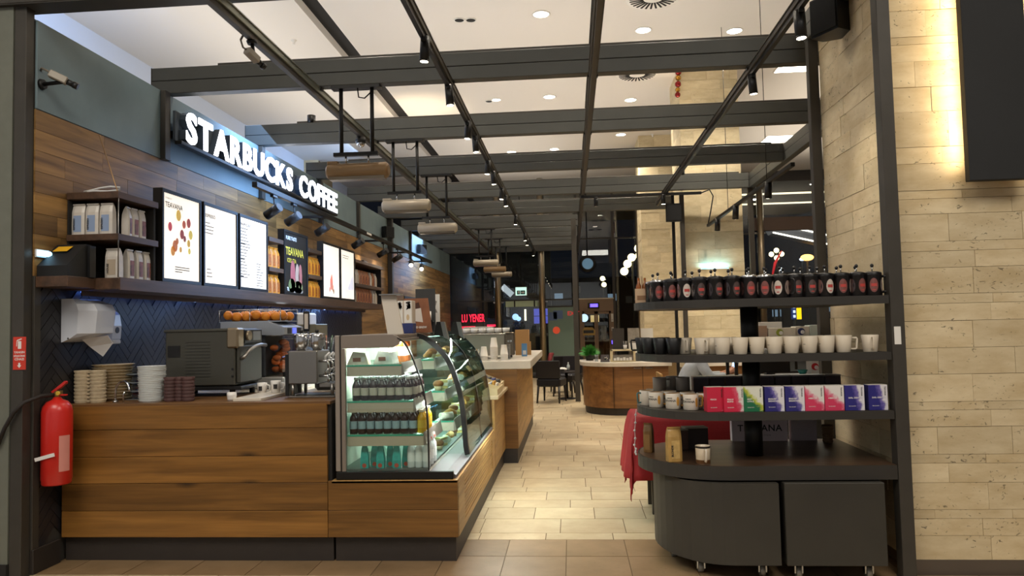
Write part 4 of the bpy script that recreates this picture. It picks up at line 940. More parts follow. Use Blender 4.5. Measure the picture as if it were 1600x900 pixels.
part(dc, 'sill', MB().prism([(-.908, .511), (-.745, .511), (-.745, .53), (-.80, .556), (-.908, .556)], ya+.032, ye, 'y'), mat('sill_metal', '#6d686b', .5), world=True)
part(dc, 'corner_post', MB().box(-1.507, -1.475, ya-.004, ya+.05, .562, 1.42, .004), mat('case_trim', '#a69c92', .35, .5), world=True)
part(dc, 'post_gasket', MB().box(-1.474, -1.468, ya-.003, ya+.03, .562, 1.42), m_rub, world=True)
part(dc, 'side_stile', MB().box(-1.467, -1.442, ya, ya+.03, .562, 1.335), m_case, world=True)
hd = [(-1.467, 1.337), (-1.13, 1.337), (-1.095, 1.358), (-1.085, 1.385), (-1.10, 1.405), (-1.13, 1.418), (-1.467, 1.418)]
part(dc, 'header', MB().prism(hd, ya, ya+.03, 'y'), m_case, world=True)
part(dc, 'side_glass', MB().prism([(-1.44, .562), (-1.44, 1.337), (-1.12, 1.337)]+[p for p in NEAR if p[1] < 1.34], ya+.012, ya+.016, 'y'), m_gl2, world=True)
def arc_band(prof, y0, y1, th): 
    b = MB(); n = len(prof); vs = []
    for i, (x, z) in enumerate(prof):
        p, q = prof[max(i-1, 0)], prof[min(i+1, n-1)]; dx, dz = q[0]-p[0], q[1]-p[1]; l = math.hypot(dx, dz); nx, nz = -dz/l, dx/l
        vs += [(x, y0, z), (x, y1, z), (x-nx*th, y1, z-nz*th), (x-nx*th, y0, z-nz*th)]
    b.add(vs, [(i*4+k, i*4+(k+1) % 4, (i+1)*4+(k+1) % 4, (i+1)*4+k) for i in range(n-1) for k in range(4)]); b.add(vs, [(3, 2, 1, 0), tuple(range(4*n-4, 4*n))]); return b
def smooth_prof(pr, n=6):
    out = []
    for i in range(len(pr)-1):
        p0, p1, p2, p3 = pr[max(i-1, 0)], pr[i], pr[i+1], pr[min(i+2, len(pr)-1)]
        for k in range(n):
            s = k/n; out.append(tuple(.5*((2*b)+(-a+c)*s+(2*a-5*b+4*c-d)*s*s+(-a+3*b-3*c+d)*s**3) for a, b, c, d in zip(p0, p1, p2, p3)))
    return out+[pr[-1]]
NS, FS = smooth_prof(NEAR, 3), smooth_prof(FARP, 3)
part(dc, 'side_arc', arc_band(NS, ya, ya+.026, .008), m_rub, world=True)
part(dc, 'divider_arc', arc_band(FS, ym-.02, ym+.02, .034), m_rub, world=True)
for k, (y0, y1) in enumerate(((ym+.022, 6.02), (6.03, ye))): part(dc, 'curved_pane', arc_band(FS, y0, y1, .005), m_gl3, world=True)
part(dc, 'pane_joint', arc_band(FS, 6.018, 6.032, .012), m_rub, world=True)
part(dc, 'end_arc', arc_band(FS, ye, ye+.016, .02), m_rub, world=True)
part(dc, 'end_glass', MB().prism([(-1.44, .56)]+[(-1.44, 1.41)]+FARP, ye+.004, ye+.008, 'y'), m_gl3, world=True)
part(dc, 'roof', MB().box(-1.505, -1.105, ya+.032, ye+.02, 1.395, 1.419, .003), m_case, world=True)
part(dc, 'roof_lip', MB().box(-1.15, -1.09, ya+.032, ym-.022, 1.372, 1.394, .003), m_case, world=True)
part(dc, 'back_panel', MB().box(-1.505, -1.49, ya+.052, ye, .557, 1.394), m_back, world=True)
part(dc, 'floor_tray', MB().box(-1.485, -.93, ya+.04, ye-.02, .557, .566), mat('tray_metal', '#5f6362', .5, .3), world=True)
part(dc, 'module_divider', MB().prism([(-1.485, .57), (-1.485, 1.39)]+[(x-.03, z-.02) for x, z in FARP], ym-.003, ym+.003, 'y'), m_gl2, world=True)
# shelves of glass with a metal price rail
SH = [(1.228, -1.085), (.998, -1.012), (.785, -.950)]
for z, xr in SH:
    for y0, y1, dx in ((ya+.034, ym-.025, 0), (ym+.025, ye-.02, .09)):
        s_ = part(dc, 'shelf', MB().box(-1.485, xr+dx, y0, y1, z-.008, z), m_shg, 'glass shelf', world=True)
        part(s_, 'shelf_edge', MB().box(-1.44, xr+dx, y0-.004, y0, z-.009, z+.001), m_edge, world=True)
        part(s_, 'price_rail', MB().prism([(xr+dx, z-.07), (xr+dx+.02, z-.065), (xr+dx+.004, z+.012), (xr+dx, z+.012)], y0, y1, 'y'), m_case, world=True)
        part(s_, 'side_strip', MB().box(-1.44, xr+dx, y0-.002, y0+.004, z-.07, z-.009), mat('strip_beige', '#b5a896', .45), world=True)
for z, x in ((1.385, -1.2), (1.213, -1.16), (.983, -1.08), (.772, -1.02)):
    part(dc, 'light_strip', MB().box(x, x+.02, ya+.05, ye-.04, z-.006, z), m_led, world=True)
    for y0, ln in ((4.95, .55), (6.05, 1.4)):
        lamp('case_lamp', 'AREA', (x+.01, y0, z-.008), P_CASE*ln*(.22 if z < .9 else 1), (.90, 1.0, .95), (x-.05, y0, z-1), dc, shape='RECTANGLE', size=.03, size_y=ln)
lamp('case_lamp', 'AREA', (-1.3, 5.7, 1.39), P_CASE*1.2, (.90, 1.0, .95), (-1.3, 5.7, 0), dc, shape='RECTANGLE', size=.2, size_y=2.0)

# bottles in the open end of the case
BOT = {}
def bottle(kind, label, x, y, z, group):
    if kind in BOT: return dup(BOT[kind], (x, y, z), 0, label, group)
    t = thing('bottle', label, 'bottle', (x, y, z), 0, group)
    spec = {'dark': (.026, .148, '#2c1518', '#b9b2a4', '#c9ccca'), 'berry': (.0255, .150, '#2a1214', '#8fa9b3', '#c4c4be'),
            'juice': (.027, .19, '#b5622c', '#c9c6b4', '#d8d4c4'), 'water': (.025, .178, '#dfe6e4', '#eef1ee', '#c9281f'), 'yellow': (.028, .15, '#d3a41f', '#d8b33c', '#e6dfc8')}[kind]
    r, h, c, l, k = spec
    part(t, 'body', MB().lathe([(0, 0), (r*.92, 0), (r, .006), (r, h*.62), (r*.9, h*.70), (r*.52, h*.82), (r*.48, h*.88), (0, h*.88)], 0, 0, 0, 14), mat('bottle_'+kind, c, .22, coat=.1))
    part(t, 'label', MB().lathe([(r*1.015, h*.22), (r*1.015, h*.55)], 0, 0, 0, 14), mat('bottle_label_'+kind, l, .6))
    part(t, 'cap', MB().lathe([(0, h), (r*.56, h), (r*.6, h*.985), (r*.6, h*.885), (0, h*.88)], 0, 0, 0, 12), mat('bottle_cap_'+kind, k, .3))
    BOT[kind] = t; return t
for j in range(5):
    for i in range(7): bottle('dark', 'dark cream-labelled bottle, upper bottle shelf, %s from left in %s row from the glass' % (ORD[i], ORD[j]), -1.395+i*.0565+ (0), 4.705+j*.064, .9985, 'dark bottles, upper row')
for j in range(5):
    for i in range(8): bottle('berry', 'dark blue-labelled bottle, lower bottle shelf, %s from left in %s row from the glass' % (ORD[i], ORD[j]), -1.415+i*.0555, 4.705+j*.062, .7855, 'dark bottles, lower row')
for j in range(4): bottle('yellow', '%s yellow juice bottle from the glass, at the end of the lower bottle shelf' % ORD[j], -.974, 4.72+j*.07, .7855, 'yellow bottles')
for j in range(3): bottle('dark', '%s dark bottle from the glass along the aisle edge of the upper bottle shelf' % ORD[j], -1.031+.003*j, 4.76+j*.09, .9985, 'dark bottles, upper row')
for j in range(3):
    for i in range(3): bottle('juice', 'orange-red juice bottle, top shelf of the case, %s from left in %s row' % (ORD[i], ORD[j]), -1.28+i*.062, 4.98+j*.075, 1.2285, 'juice bottles on the top shelf')
m_teal = mat('teal_pouch', '#2fa7a0', .3, noise=.2, nscale=40, coat=.3)
tp = None
for i in range(6):
    x, y = -1.345+i*.052, 4.71+(i % 2)*.05
    lab = '%s teal drink pouch standing on the floor of the case' % ORD[i]
    if tp is None:
        tp = thing('drink_pouch', lab, 'drink pouch', (x, y, .5665), 0, 'teal pouches')
        b = MB(); R = [[(sx*w_, sy*d_, z) for sx, sy in ((-1, -1), (1, -1), (1, 1), (-1, 1))] for w_, d_, z in ((.025, .016, 0), (.026, .017, .05), (.02, .010, .12), (.012, .004, .155))]
        b.add([p for r in R for p in r], [(k*4+j, k*4+(j+1) % 4, (k+1)*4+(j+1) % 4, (k+1)*4+j) for k in range(3) for j in range(4)]+[(3, 2, 1, 0), (12, 13, 14, 15)])
        part(tp, 'pouch', b, m_teal); part(tp, 'seal', MB().box(-.013, .013, -.003, .003, .154, .17), m_white)
        part(tp, 'fruit_print', MB().cyl((0, -.018, .018), (0, -.0165, .018), .014, n=12), mat('fruit_red', '#b9503c', .5))
    else: dup(tp, (x, y, .5665), .1*math.sin(i*2.0), lab)
for j in range(3):
    for i in range(3): bottle('water', 'red-capped white bottle on the case floor, %s from left in %s row' % (ORD[i], ORD[j]), -1.045+i*.05, 4.72+j*.11, .5665, 'water bottles in the case')
# wrapped sandwiches and pastries
def sandwich(label, x, y, z, rz=0, m='#d8d0bd'):
    t = thing('sandwich_pack', label, 'sandwich', (x, y, z), rz, 'sandwich packs in the case')
    part(t, 'pack', MB().prism([(-.07, 0), (.07, 0), (.05, .075), (-.03, .085)], -.05, .05, 'y'), mat('film_'+m[1:], m, .15, noise=.15, nscale=25, coat=.6))
    part(t, 'filling', MB().box(-.03, .02, -.052, -.050, .02, .045), mat('filling', '#7a4a32', .7)); part(t, 'sticker', MB().box(.025, .045, -.0525, -.0505, .02, .05), m_white)
sandwich('wrapped sandwich on the top shelf at the left end of the case', -1.385, 4.74, 1.2285, .1); sandwich('second wrapped sandwich on the top shelf of the case', -1.22, 4.80, 1.2285, -.2, '#e3e0d6')
rng = random.Random(9); PAST = []
pk = [('croissant', '#b9803e'), ('muffin', '#8e5a2c'), ('cake_slice', '#d9c07a'), ('wrapped_roll', '#dcd6c6')]
def pastry(kind, c, label, x, y, z):
    t = thing(kind, label, 'pastry', (x, y, z), rng.uniform(0, 3), 'pastries in the case'); m = mat('pastry_'+c[1:], c, .6, noise=.25, nscale=40)
    if kind == 'croissant': part(t, 'crust', MB().tube([(-.05, .012, .022), (-.025, -.005, .03), (0, -.01, .035), (.025, -.005, .03), (.05, .012, .022)], [.009, .021, .028, .021, .009], 10), m)
    elif kind == 'muffin':
        part(t, 'paper_case', MB().lathe([(0, 0), (.026, 0), (.034, .04), (0, .04)], 0, 0, 0, 14), mat('muffin_paper', '#c9b48e', .8)); part(t, 'top', MB().ball((0, 0, .045), .040, 14, 8, (1, 1, .7)), m)
    elif kind == 'cake_slice':
        for k in range(3): part(t, 'layer', MB().prism([(-.05, -.035), (.05, 0), (-.05, .035)], k*.022, k*.022+.019), m if k % 2 == 0 else mat('cream', '#efe8d6', .6))
    else:
        part(t, 'wrap', MB().cyl((-.05, 0, .026), (.05, 0, .026), .025, n=14), m); part(t, 'sticker', MB().box(-.02, .02, -.01, .01, .0505, .0515), mat('sticker_gold', '#d0a93c', .5))
ri = {1.2285: 'top', .9985: 'second', .7855: 'third', .5665: 'bottom'}
for z in (1.2285, .9985, .7855, .5665):
    x0 = {1.2285: -1.06, .9985: -.985, .7855: -.93, .5665: -.99}[z]
    for k in range(8):
        kd, c = pk[(k+int(z*10)) % 4]; y = 5.40+k*.165
        pastry(kd, c, '%s, %s from the divider, on the %s shelf behind the curved glass' % (kd.replace('_', ' '), ORD[k], ri[z]), x0, y, z)

# ================================================================ things standing on the case
t = thing('menu_stand', 'white slanted card stand on the front edge of the display case', 'stand', (-1.19, 4.82, 1.4195))
part(t, 'card', MB().prism([(-.02, 0), (.085, 0), (.037, .258), (-.062, .258)], -.012, .012, 'y'), mat('card_cream', '#d9d0c2', .5))
part(t, 'lip', MB().box(-.066, .075, -.05, .05, .258, .266), m_inox)
t = thing('leaflet_box', 'white box of printed leaflets with dark speckles and a blue foot on the case', 'leaflets', (-1.205, 5.27, 1.4195))
part(t, 'box', MB().box(-.09, .075, -.05, .05, .0, .235, .003), mat('leaflet_beige', '#c7b9a8', .6))
for x in (-.022, .042):
    f = part(t, 'leaflet', MB().box(x-.027, x+.027, -.056, -.051, .075, .235), m_paper)
    sp = MB(); 
    for k in range(14): sp.quad(*[(x+(.5-rng.random())*.036+a, -.0572, .165+rng.random()*.06+b) for a, b in ((0, 0), (.006, .001), (.007, .006), (.001, .005))])
    for q_ in range(0): pass
    part(f, 'speckles', sp, m_ink)
    part(f, 'spoon_print', MB().add([(x+.011*math.cos(2*PI*k/10), -.0574, .115+.022*math.sin(2*PI*k/10)) for k in range(10)], [tuple(range(10))]), mat('spoon_tan', '#cdb691', .6))
part(t, 'blue_foot', MB().box(-.092, .078, -.058, .052, 0, .072, .002), mat('navy_card', '#28336a', .5))
t = thing('drink_poster', 'brown standing card with a picture of an iced drink on the case', 'card', (-1.17, 5.62, 1.4195))
part(t, 'card', MB().prism([(-.105, 0), (.105, 0), (.075, .265), (-.115, .265)], -.004, .004, 'y'), mat('poster_brown', '#8a5638', .5, noise=.3, nscale=8))
part(t, 'cup_print', MB().quad((-.035, -.005, .09), (.035, -.005, .08), (.02, -.005, .19), (-.045, -.005, .18)), mat('cup_print', '#d8cfc6', .6))
part(t, 'drink_print', MB().quad((-.05, -.005, .18), (.015, -.005, .19), (.005, -.005, .235), (-.055, -.005, .22)), mat('drink_brown', '#4a2818', .6))
part(t, 'lettering', text_mb('COLD BREW', .022, 0, .0005, 'CENTER').xf(Matrix.Translation((0, -.0055, .035))), m_inkw)
t = thing('cup_tower', 'dark stand holding short stacks of white paper cups behind the case', 'stand', (-1.225, 6.2, 1.4195))
part(t, 'backboard', MB().box(-.10, .07, .05, .06, 0, .37), mat('slate', '#3a3a3a', .6)); part(t, 'tier', MB().box(-.07, .06, -.03, .05, .085, .10), m_black); part(t, 'foot', MB().box(-.07, .06, -.03, .05, 0, .004), m_black)
for x in (-.045, -.008, .03):
    for z in (.005, .101): part(t, 'cup', MB().lathe([(.012, .075), (.017, 0), (.0165, 0), (0, .0735)][:3], x, 0, z, 12).lathe([(0, .075), (.012, .075)], x, 0, z, 12), m_paper)
t = thing('lamp_card', 'tall white card with a drawing of a lamp at the back of the case', 'card', (-1.21, 6.55, 1.4195))
part(t, 'card', MB().box(-.05, .04, -.004, .004, 0, .335), m_paper)
part(t, 'lamp_drawing', MB().add([(-.03, -.005, .17), (.02, -.005, .17), (.008, -.005, .20), (-.018, -.005, .20)], [(0, 1, 2, 3)]), mat('drawing_grey', '#8d8880', .7)); part(t, 'lamp_drawing', MB().quad((-.008, -.005, .02), (-.003, -.005, .02), (-.003, -.005, .17), (-.008, -.005, .17)), mat('drawing_grey', '#8d8880'))
part(t, 'lamp_drawing', MB().add([(-.006, -.005, .20), (.016, -.005, .27), (.01, -.005, .275), (-.02, -.005, .29), (-.014, -.005, .25)], [(0, 1, 2, 3, 4)]), mat('drawing_grey', '#8d8880'))
for lab, x, y in (('first dark wedge shaped glass bracket on the curved case', -1.05, 5.8), ('second dark wedge shaped glass bracket on the curved case', -1.02, 6.42)):
    t = thing('glass_bracket', lab, 'bracket', (x, y, 1.402)); z0 = 1.40 if x < -1.03 else 1.392
    part(t, 'wedge', MB().prism([(-.03, 0), (.045, -.02), (.02, .10), (-.012, .10)], -.02, .02, 'y'), m_black); part(t, 'plate', MB().prism([(.046, -.022), (.085, -.045), (.052, .098), (.022, .10)], -.03, .03, 'y'), mat('bracket_grey', '#77797b', .3, .5))
t = thing('slate_board', 'dark menu slate on the wall planks behind the case', 'board', (XW+.012, 15.6, 1.80))
part(t, 'board', MB().box(XW+.002, XW+.02, 14.6, 17.4, 1.60, 2.10), mat('slate', '#3a3a3a'), world=True); part(t, 'emblem', MB().cyl((XW+.02, 15.5, 2.0), (XW+.024, 15.5, 2.0), .05, n=16), m_white, world=True)

# ================================================================ counter two (hand-over ledge) and counter three (bar)
t = thing('pickup_counter', 'low oak counter with a pale ledge behind the display case', 'counter', (-1.1, 7.35, 0))
part(t, 'front_panel', MB().box(-.752, -.728, 6.845, 7.88, .157, .775, .001), m_oaky, world=True); part(t, 'near_panel', MB().box(-1.5, -.756, 6.842, 6.866, .157, .775), m_oak, world=True)
part(t, 'carcass', MB().box(-1.5, -.756, 6.87, 7.88, .156, .775), m_dark, world=True); part(t, 'kick_plate', MB().box(-1.5, -.752, 6.845, 7.88, 0, .154), m_kick, world=True)
part(t, 'ledge', MB().box(-1.5, -.690, 6.842, 7.93-.05, .776, .812, .004), mat('ledge_maple', '#cbb894', .45), world=True)
t = thing('bar_counter', 'tall oak bar counter with a thick pale stone top', 'counter', (-.95, 9.5, 0))
part(t, 'near_panel', MB().box(-1.45, -.592, 7.886, 7.91, .157, .992), m_oak, world=True); part(t, 'side_panel', MB().box(-.616, -.590, 7.912, 11.0, .157, .992, .001), m_oaky, world=True)
part(t, 'carcass', MB().box(-1.45, -.62, 7.912, 11.0, .156, .99), m_dark, world=True); part(t, 'kick_plate', MB().box(-1.45, -.60, 7.90, 10.98, 0, .154), m_kick, world=True)
part(t, 'stone_top', MB().box(-1.47, -.44, 7.886, 11.05, .994, 1.082, .005), m_marble, world=True)

# caddy trays on the pick-up ledge
t = thing('condiment_caddy', 'pale wooden caddy tray with sachets and napkins on the pick-up ledge', 'caddy', (-.82, 7.15, .8125))
mw = mat('caddy_wood', '#cdb98f', .55, noise=.06, nscale=12)
part(t, 'base', MB().box(-.13, .12, -.28, .28, 0, .012), mw)
for y in (-.28, 0, .268): part(t, 'divider', MB().prism([(-.13, .012), (.12, .012), (.12, .06), (-.13, .12)], y, y+.012, 'y'), mw)
part(t, 'front_board', MB().box(.108, .12, -.267, .267, .012, .055), mw); part(t, 'rear_board', MB().box(-.13, -.118, -.267, .267, .012, .11), mw)
for k in range(7): part(t, 'sachet', MB().box(-.10+.028*k, -.085+.028*k, .03, .22, .013, .085+.01*(k % 3)), mat('sachet_%d' % (k % 3), ['#e3dccb', '#b9c3cf', '#d9a441'][k % 3], .6))
part(t, 'cutlery', MB().box(-.09, .02, -.24, -.03, .013, .05), mat('tissue_yellow', '#d8b65a', .7))
t = thing('condiment_caddy', 'slanted pale caddy with dark packets behind the first caddy tray', 'caddy', (-.85, 7.62, .8125))
part(t, 'base', MB().box(-.14, .13, -.16, .16, 0, .012), mw); part(t, 'front_board', MB().box(.118, .13, -.16, .16, .012, .07), mw); part(t, 'slanted_board', MB().prism([(-.14, .012), (.118, .012), (.118, .07), (-.14, .17)], -.172, -.16, 'y'), mw)
part(t, 'slanted_board', MB().prism([(-.14, .012), (.118, .012), (.118, .07), (-.14, .17)], .16, .172, 'y'), mw)
for k in range(5): part(t, 'packet', MB().box(-.12+.045*k, -.085+.045*k, -.12, .12, .013, .14-.012*k), mat('packet_%d' % (k % 2), ['#2b2a2c', '#39437a'][k % 2], .5))

# espresso machine, paper cups, brown box on the bar
em = thing('espresso_machine', 'wide stainless espresso machine on the bar with white cups on its top', 'espresso machine', (-.97, 8.62, 1.0825))
part(em, 'body', MB().box(-.30, .27, -.18, .25, .06, .275, .01), m_inox); part(em, 'back_panel', MB().box(-.305, .21, -.20, -.181, .04, .275, .006), mat('brushed_panel', '#8f8a80', .35, .9))
part(em, 'cup_rail', MB().box(-.31, .28, -.20, .26, .277, .29, .003), mat('cup_rail', '#c9c2b6', .25, .8)); part(em, 'side_column', MB().box(.215, .315, -.20, -.06, .04, .30, .006), mat('dark_chrome', '#6e6256', .25, .9))
for x in (-.27, .24):
    for y in (-.15, .2): part(em, 'foot', MB().cyl((x, y, 0), (x, y, .06), .02, n=10), m_black)
for k in range(2): part(em, 'knob', MB().cyl((.25+.03*k, -.201, .2), (.25+.03*k, -.215, .2), .012, n=10), m_chrome)
part(em, 'grinder_top', MB().box(-.31, .05, .10, .24, .291, .37, .01), mat('machine_back', '#8f8b84', .4, .4))
cup0 = None
for k in range(6):
    lab = '%s white china cup on top of the espresso machine' % ORD[k]; x = -1.215+k*.093
    if cup0 is None:
        cup0 = thing('china_cup', lab, 'cup', (x, 8.50, 1.3735), 0, 'cups on the espresso machine')
        part(cup0, 'body', MB().lathe([(0, 0), (.024, 0), (.040, .02), (.044, .062), (.040, .062), (.036, .02), (0, .006)], 0, 0, 0, 16), mat('china', '#e6e3dd')); part(cup0, 'handle', MB().tube([(.04, 0, .05), (.06, 0, .045), (.058, 0, .022), (.038, 0, .018)], .005, 6), mat('china', '#e6e3dd'))
    else: dup(cup0, (x, 8.50, 1.3735), .3*k, lab)
def cup_column(label, x, y, n, r=.042):
    t = thing('paper_cup_stack', label, 'cup stack', (x, y, 1.0825), 0, 'paper cups on the bar')
    for k in range(n): part(t, 'cup', MB().lathe([(.0, .105), (r*.7, .105), (r*.70, .10), (r, .004), (r*1.04, .004), (r*1.04, 0), (r*.95, 0)], 0, 0, k*.016, 16), mat('cup_paper', '#e4dccf', .6))
    return t
cup_column('left short stack of white paper cups on the bar', -.955, 8.02, 4); cup_column('tall middle stack of white paper cups on the bar', -.845, 8.02, 10); cup_column('right stack of white paper cups beside the clear lids on the bar', -.735, 8.02, 5)
t = thing('lid_stack', 'stack of clear plastic lids behind the right paper cups', 'stack', (-.715, 8.14, 1.0825))
for k in range(9): part(t, 'lid', MB().lathe([(.034, 0), (.040, .018), (.042, .02)], 0, 0, k*.019, 14), m_acr)
t = thing('brown_carton', 'tall brown cardboard box on the bar behind the espresso machine', 'box', (-.63, 9.5, 1.0825)); part(t, 'body', MB().box(-.085, .085, -.10, .10, 0, .32, .002), mat('kraft_card', '#a9814f', .8)); part(t, 'flap', MB().box(-.085, .0, -.103, -.1005, .24, .32), mat('kraft_card', '#a9814f')); part(t, 'lower_box', MB().box(.02, .115, -.12, -.104, 0, .17), mat('kraft_card', '#a9814f'))
t = thing('blue_card', 'small blue and white info card on the bar', 'card', (-.575, 9.0, 1.0825)); part(t, 'card', MB().box(-.035, .032, -.004, .004, 0, .155), mat('card_blue', '#5f95c9', .5)); part(t, 'print', MB().quad((-.02, -.005, .02), (.02, -.005, .02), (.02, -.005, .07), (-.02, -.005, .07)), m_inkw)
t = thing('sachet_jar', 'small jar crowded with cutlery and sachets at the near end of the bar', 'jar', (-1.03, 7.96, 1.0825)); part(t, 'jar', MB().lathe([(0, 0), (.045, 0), (.045, .09), (.042, .09), (.042, .004)], 0, 0, 0, 14), m_acr)
for k in range(8): part(t, 'sachet', MB().box(-.006, .006, -.001, .001, .01, .13).xf(Matrix.Translation((.025*math.cos(k), .025*math.sin(k), 0)) @ Matrix.Rotation(.15*math.sin(k*2), 4, 'X')), mat('sachet_%d' % (k % 3), '#e3dccb'))
# ================================================================ machines on the back counter
m_oven = mat('oven_grey', '#4c4b44', .45, .35); m_bronze = mat('oven_trim', '#9a8a72', .3, .7)
ov = thing('speed_oven', 'large dark grey countertop speed oven with a silver handle, seen from its side', 'oven', (-2.58, 5.62, 1.0085))
ov.location = (-2.58, 5.20, 1.0085)
part(ov, 'case', MB().box(-2.85, -2.345, 5.0, 5.40, 1.085, 1.478, .008), m_oven, world=True)
part(ov, 'lid', MB().box(-2.86, -2.36, 4.992, 5.408, 1.462, 1.484, .006), m_oven, world=True)
part(ov, 'vent_plate', MB().box(-2.83, -2.74, 4.996, 5.0, 1.29, 1.37), m_blackp, world=True)
for k in range(12): part(ov, 'louvre', MB().box(-2.70, -2.52, 4.996, 5.001, 1.15+k*.022, 1.153+k*.022), mat('oven_line', '#3b3a35', .5), world=True)
part(ov, 'door', MB().box(-2.343, -2.315, 5.02, 5.385, 1.10, 1.36, .006), m_oven, world=True)
part(ov, 'control_panel', MB().box(-2.344, -2.318, 5.10, 5.395, 1.375, 1.475, .004), m_blackp, world=True); part(ov, 'screen', MB().quad((-2.317, 5.24, 1.395), (-2.317, 5.37, 1.395), (-2.317, 5.37, 1.46), (-2.317, 5.24, 1.46)), mat('lcd', '#8e959b', .2), world=True)
part(ov, 'trim_block', MB().box(-2.40, -2.315, 4.985, 5.09, 1.345, 1.487, .012), m_bronze, world=True); part(ov, 'dial', MB().cyl((-2.316, 5.14, 1.43), (-2.295, 5.14, 1.43), .035, n=18), m_bronze, world=True)
part(ov, 'handle', MB().tube([(-2.318, 5.03, 1.27), (-2.285, 5.03, 1.285), (-2.275, 5.08, 1.325), (-2.27, 5.16, 1.35), (-2.27, 5.26, 1.362), (-2.275, 5.36, 1.355), (-2.315, 5.385, 1.345)], .014), m_inox, world=True)
for z in (1.15, 1.20): part(ov, 'screw', MB().cyl((-2.36, 4.994, z), (-2.36, 5.0, z), .008, n=8), m_blackp, world=True)
for x in (-2.82, -2.38):
    for y in (5.04, 5.36): part(ov, 'foot', MB().cyl((x, y, 1.0085 if y < 5.32 else 1.0065), (x, y, 1.086), .02, n=10), m_black, world=True)
part(ov, 'stand_tray', MB().box(-2.84, -2.30, 5.0, 5.40, 1.055, 1.08, .004), m_blackp, world=True)
# mugs under the oven
mg = None
for k, (x, y) in enumerate(((-2.20, 5.12), (-2.13, 5.20), (-2.06, 5.02), (-2.02, 5.10))):
    lab = '%s white mug with a dark emblem on the pale slab beside the oven' % ORD[k]; z = 1.0285 if -2.115 < x and y < 5.1 else 1.0085
    if mg is None:
        mg = thing('mug', lab, 'mug', (x, y, z), 0, 'white mugs beside the oven')
        part(mg, 'body', MB().lathe([(0, 0), (.028, 0), (.034, .06), (.035, .085), (.032, .085), (.028, .006), (0, .006)], 0, 0, 0, 16), mat('china', '#e6e3dd')); part(mg, 'emblem', MB().lathe([(.0336, .03), (.0355, .062)], 0, 0, 0, 6, a0=-PI*.62, a1=-PI*.38), m_ink); part(mg, 'handle', MB().tube([(.032, 0, .07), (.055, 0, .066), (.055, 0, .03), (.03, 0, .024)], .005, 6), mat('china', '#e6e3dd'))
    else: dup(mg, (x, y, z), -.5+k*.4, lab)
# orange juicer
jz = thing('orange_juicer', 'silver orange juicing machine with peel window and fruit basket behind the oven', 'juicer', (-2.42, 5.82, 1.0065))
part(jz, 'base', MB().box(-2.60, -2.25, 5.64, 6.0, 1.0065, 1.10, .01), mat('juicer_grey', '#b9bab8', .3, .4), world=True)
part(jz, 'body', MB().box(-2.62, -2.40, 5.64, 6.02, 1.10, 1.44, .01), mat('juicer_dark', '#3c3f45', .4, .3), world=True)
w_ = part(jz, 'peel_window', MB().box(-2.40, -2.262, 5.645, 5.98, 1.10, 1.425, .006), glass('peel_glass', (.9, .86, .8), .10, 3, .5), world=True)
rng = random.Random(8)
for k in range(22): part(w_, 'orange_peel', MB().ball((-2.33+rng.uniform(-.035, .035), 5.70+rng.uniform(0, .22), 1.13+.0115*k), .034, 10, 6, (1, 1, .7)), mat('peel', '#b8622a', .6, var=.3), world=True)
part(jz, 'drip_front', MB().box(-2.262, -2.245, 5.66, 5.97, 1.10, 1.135), m_blackp, world=True); part(jz, 'tap_label', MB().box(-2.2615, -2.2595, 5.82, 5.9, 1.14, 1.17), m_white, world=True)
hd_ = MB().prism([(-2.74, 1.44), (-2.262, 1.425), (-2.225, 1.43), (-2.225, 1.485), (-2.36, 1.5315), (-2.74, 1.5315)], 5.60, 6.0, 'y'); h_ = part(jz, 'head', hd_, mat('juicer_silver', '#aeb4bd', .3, .5), world=True)
part(h_, 'display', MB().box(-2.2245, -2.222, 5.66, 5.74, 1.435, 1.480), m_blackp, world=True); part(h_, 'display_light', MB().quad((-2.2215, 5.77, 1.437), (-2.2215, 5.84, 1.437), (-2.2215, 5.84, 1.48), (-2.2215, 5.77, 1.48)), mat('blue_screen', '#4a5cff', .3, emit='#5a66ff', es=1.6), world=True); part(h_, 'display', MB().box(-2.2245, -2.222, 5.87, 5.95, 1.435, 1.480), m_blackp, world=True)
part(jz, 'basket_tray', MB().box(-2.78, -2.28, 5.66, 6.02, 1.532, 1.540), mat('juicer_silver', '#aeb4bd'), world=True)
for x in (-2.78, -2.53, -2.28):
    for y in (5.66, 6.02): part(jz, 'basket_wire', MB().cyl((x, y, 1.54), (x, y, 1.63), .004, n=6), m_chrome, world=True)
for y in (5.66, 6.02): part(jz, 'basket_rim', MB().cyl((-2.78, y, 1.63), (-2.28, y, 1.63), .004, n=6), m_chrome, world=True)
org = None; kk = 0
for j, y in enumerate((5.71, 5.79, 5.87, 5.95)):
    for i in range(6):
        x = -2.73+i*.078+(.02 if j % 2 else 0); 
        if x > -2.3: continue
        lab = '%s orange from the left in row %s of the juicer basket' % (ORD[i], ('one', 'two', 'three', 'four')[j]); z = 1.5405+(.0 if (i+j) % 3 else .012)
        if org is None:
            org = thing('orange', lab, 'orange', (x, y, z), 0, 'oranges in the juicer basket'); part(org, 'peel', MB().ball((0, 0, .037), .037, 14, 10), mat('orange_peel', '#d98522', .5, var=.12, bump=.2, bscale=120)); part(org, 'stem', MB().cyl((0, 0, .072), (0, 0, .076), .006, n=8), mat('stem_green', '#5a5a2a', .8))
        else: dup(org, (x, y, z), i*.7, lab)
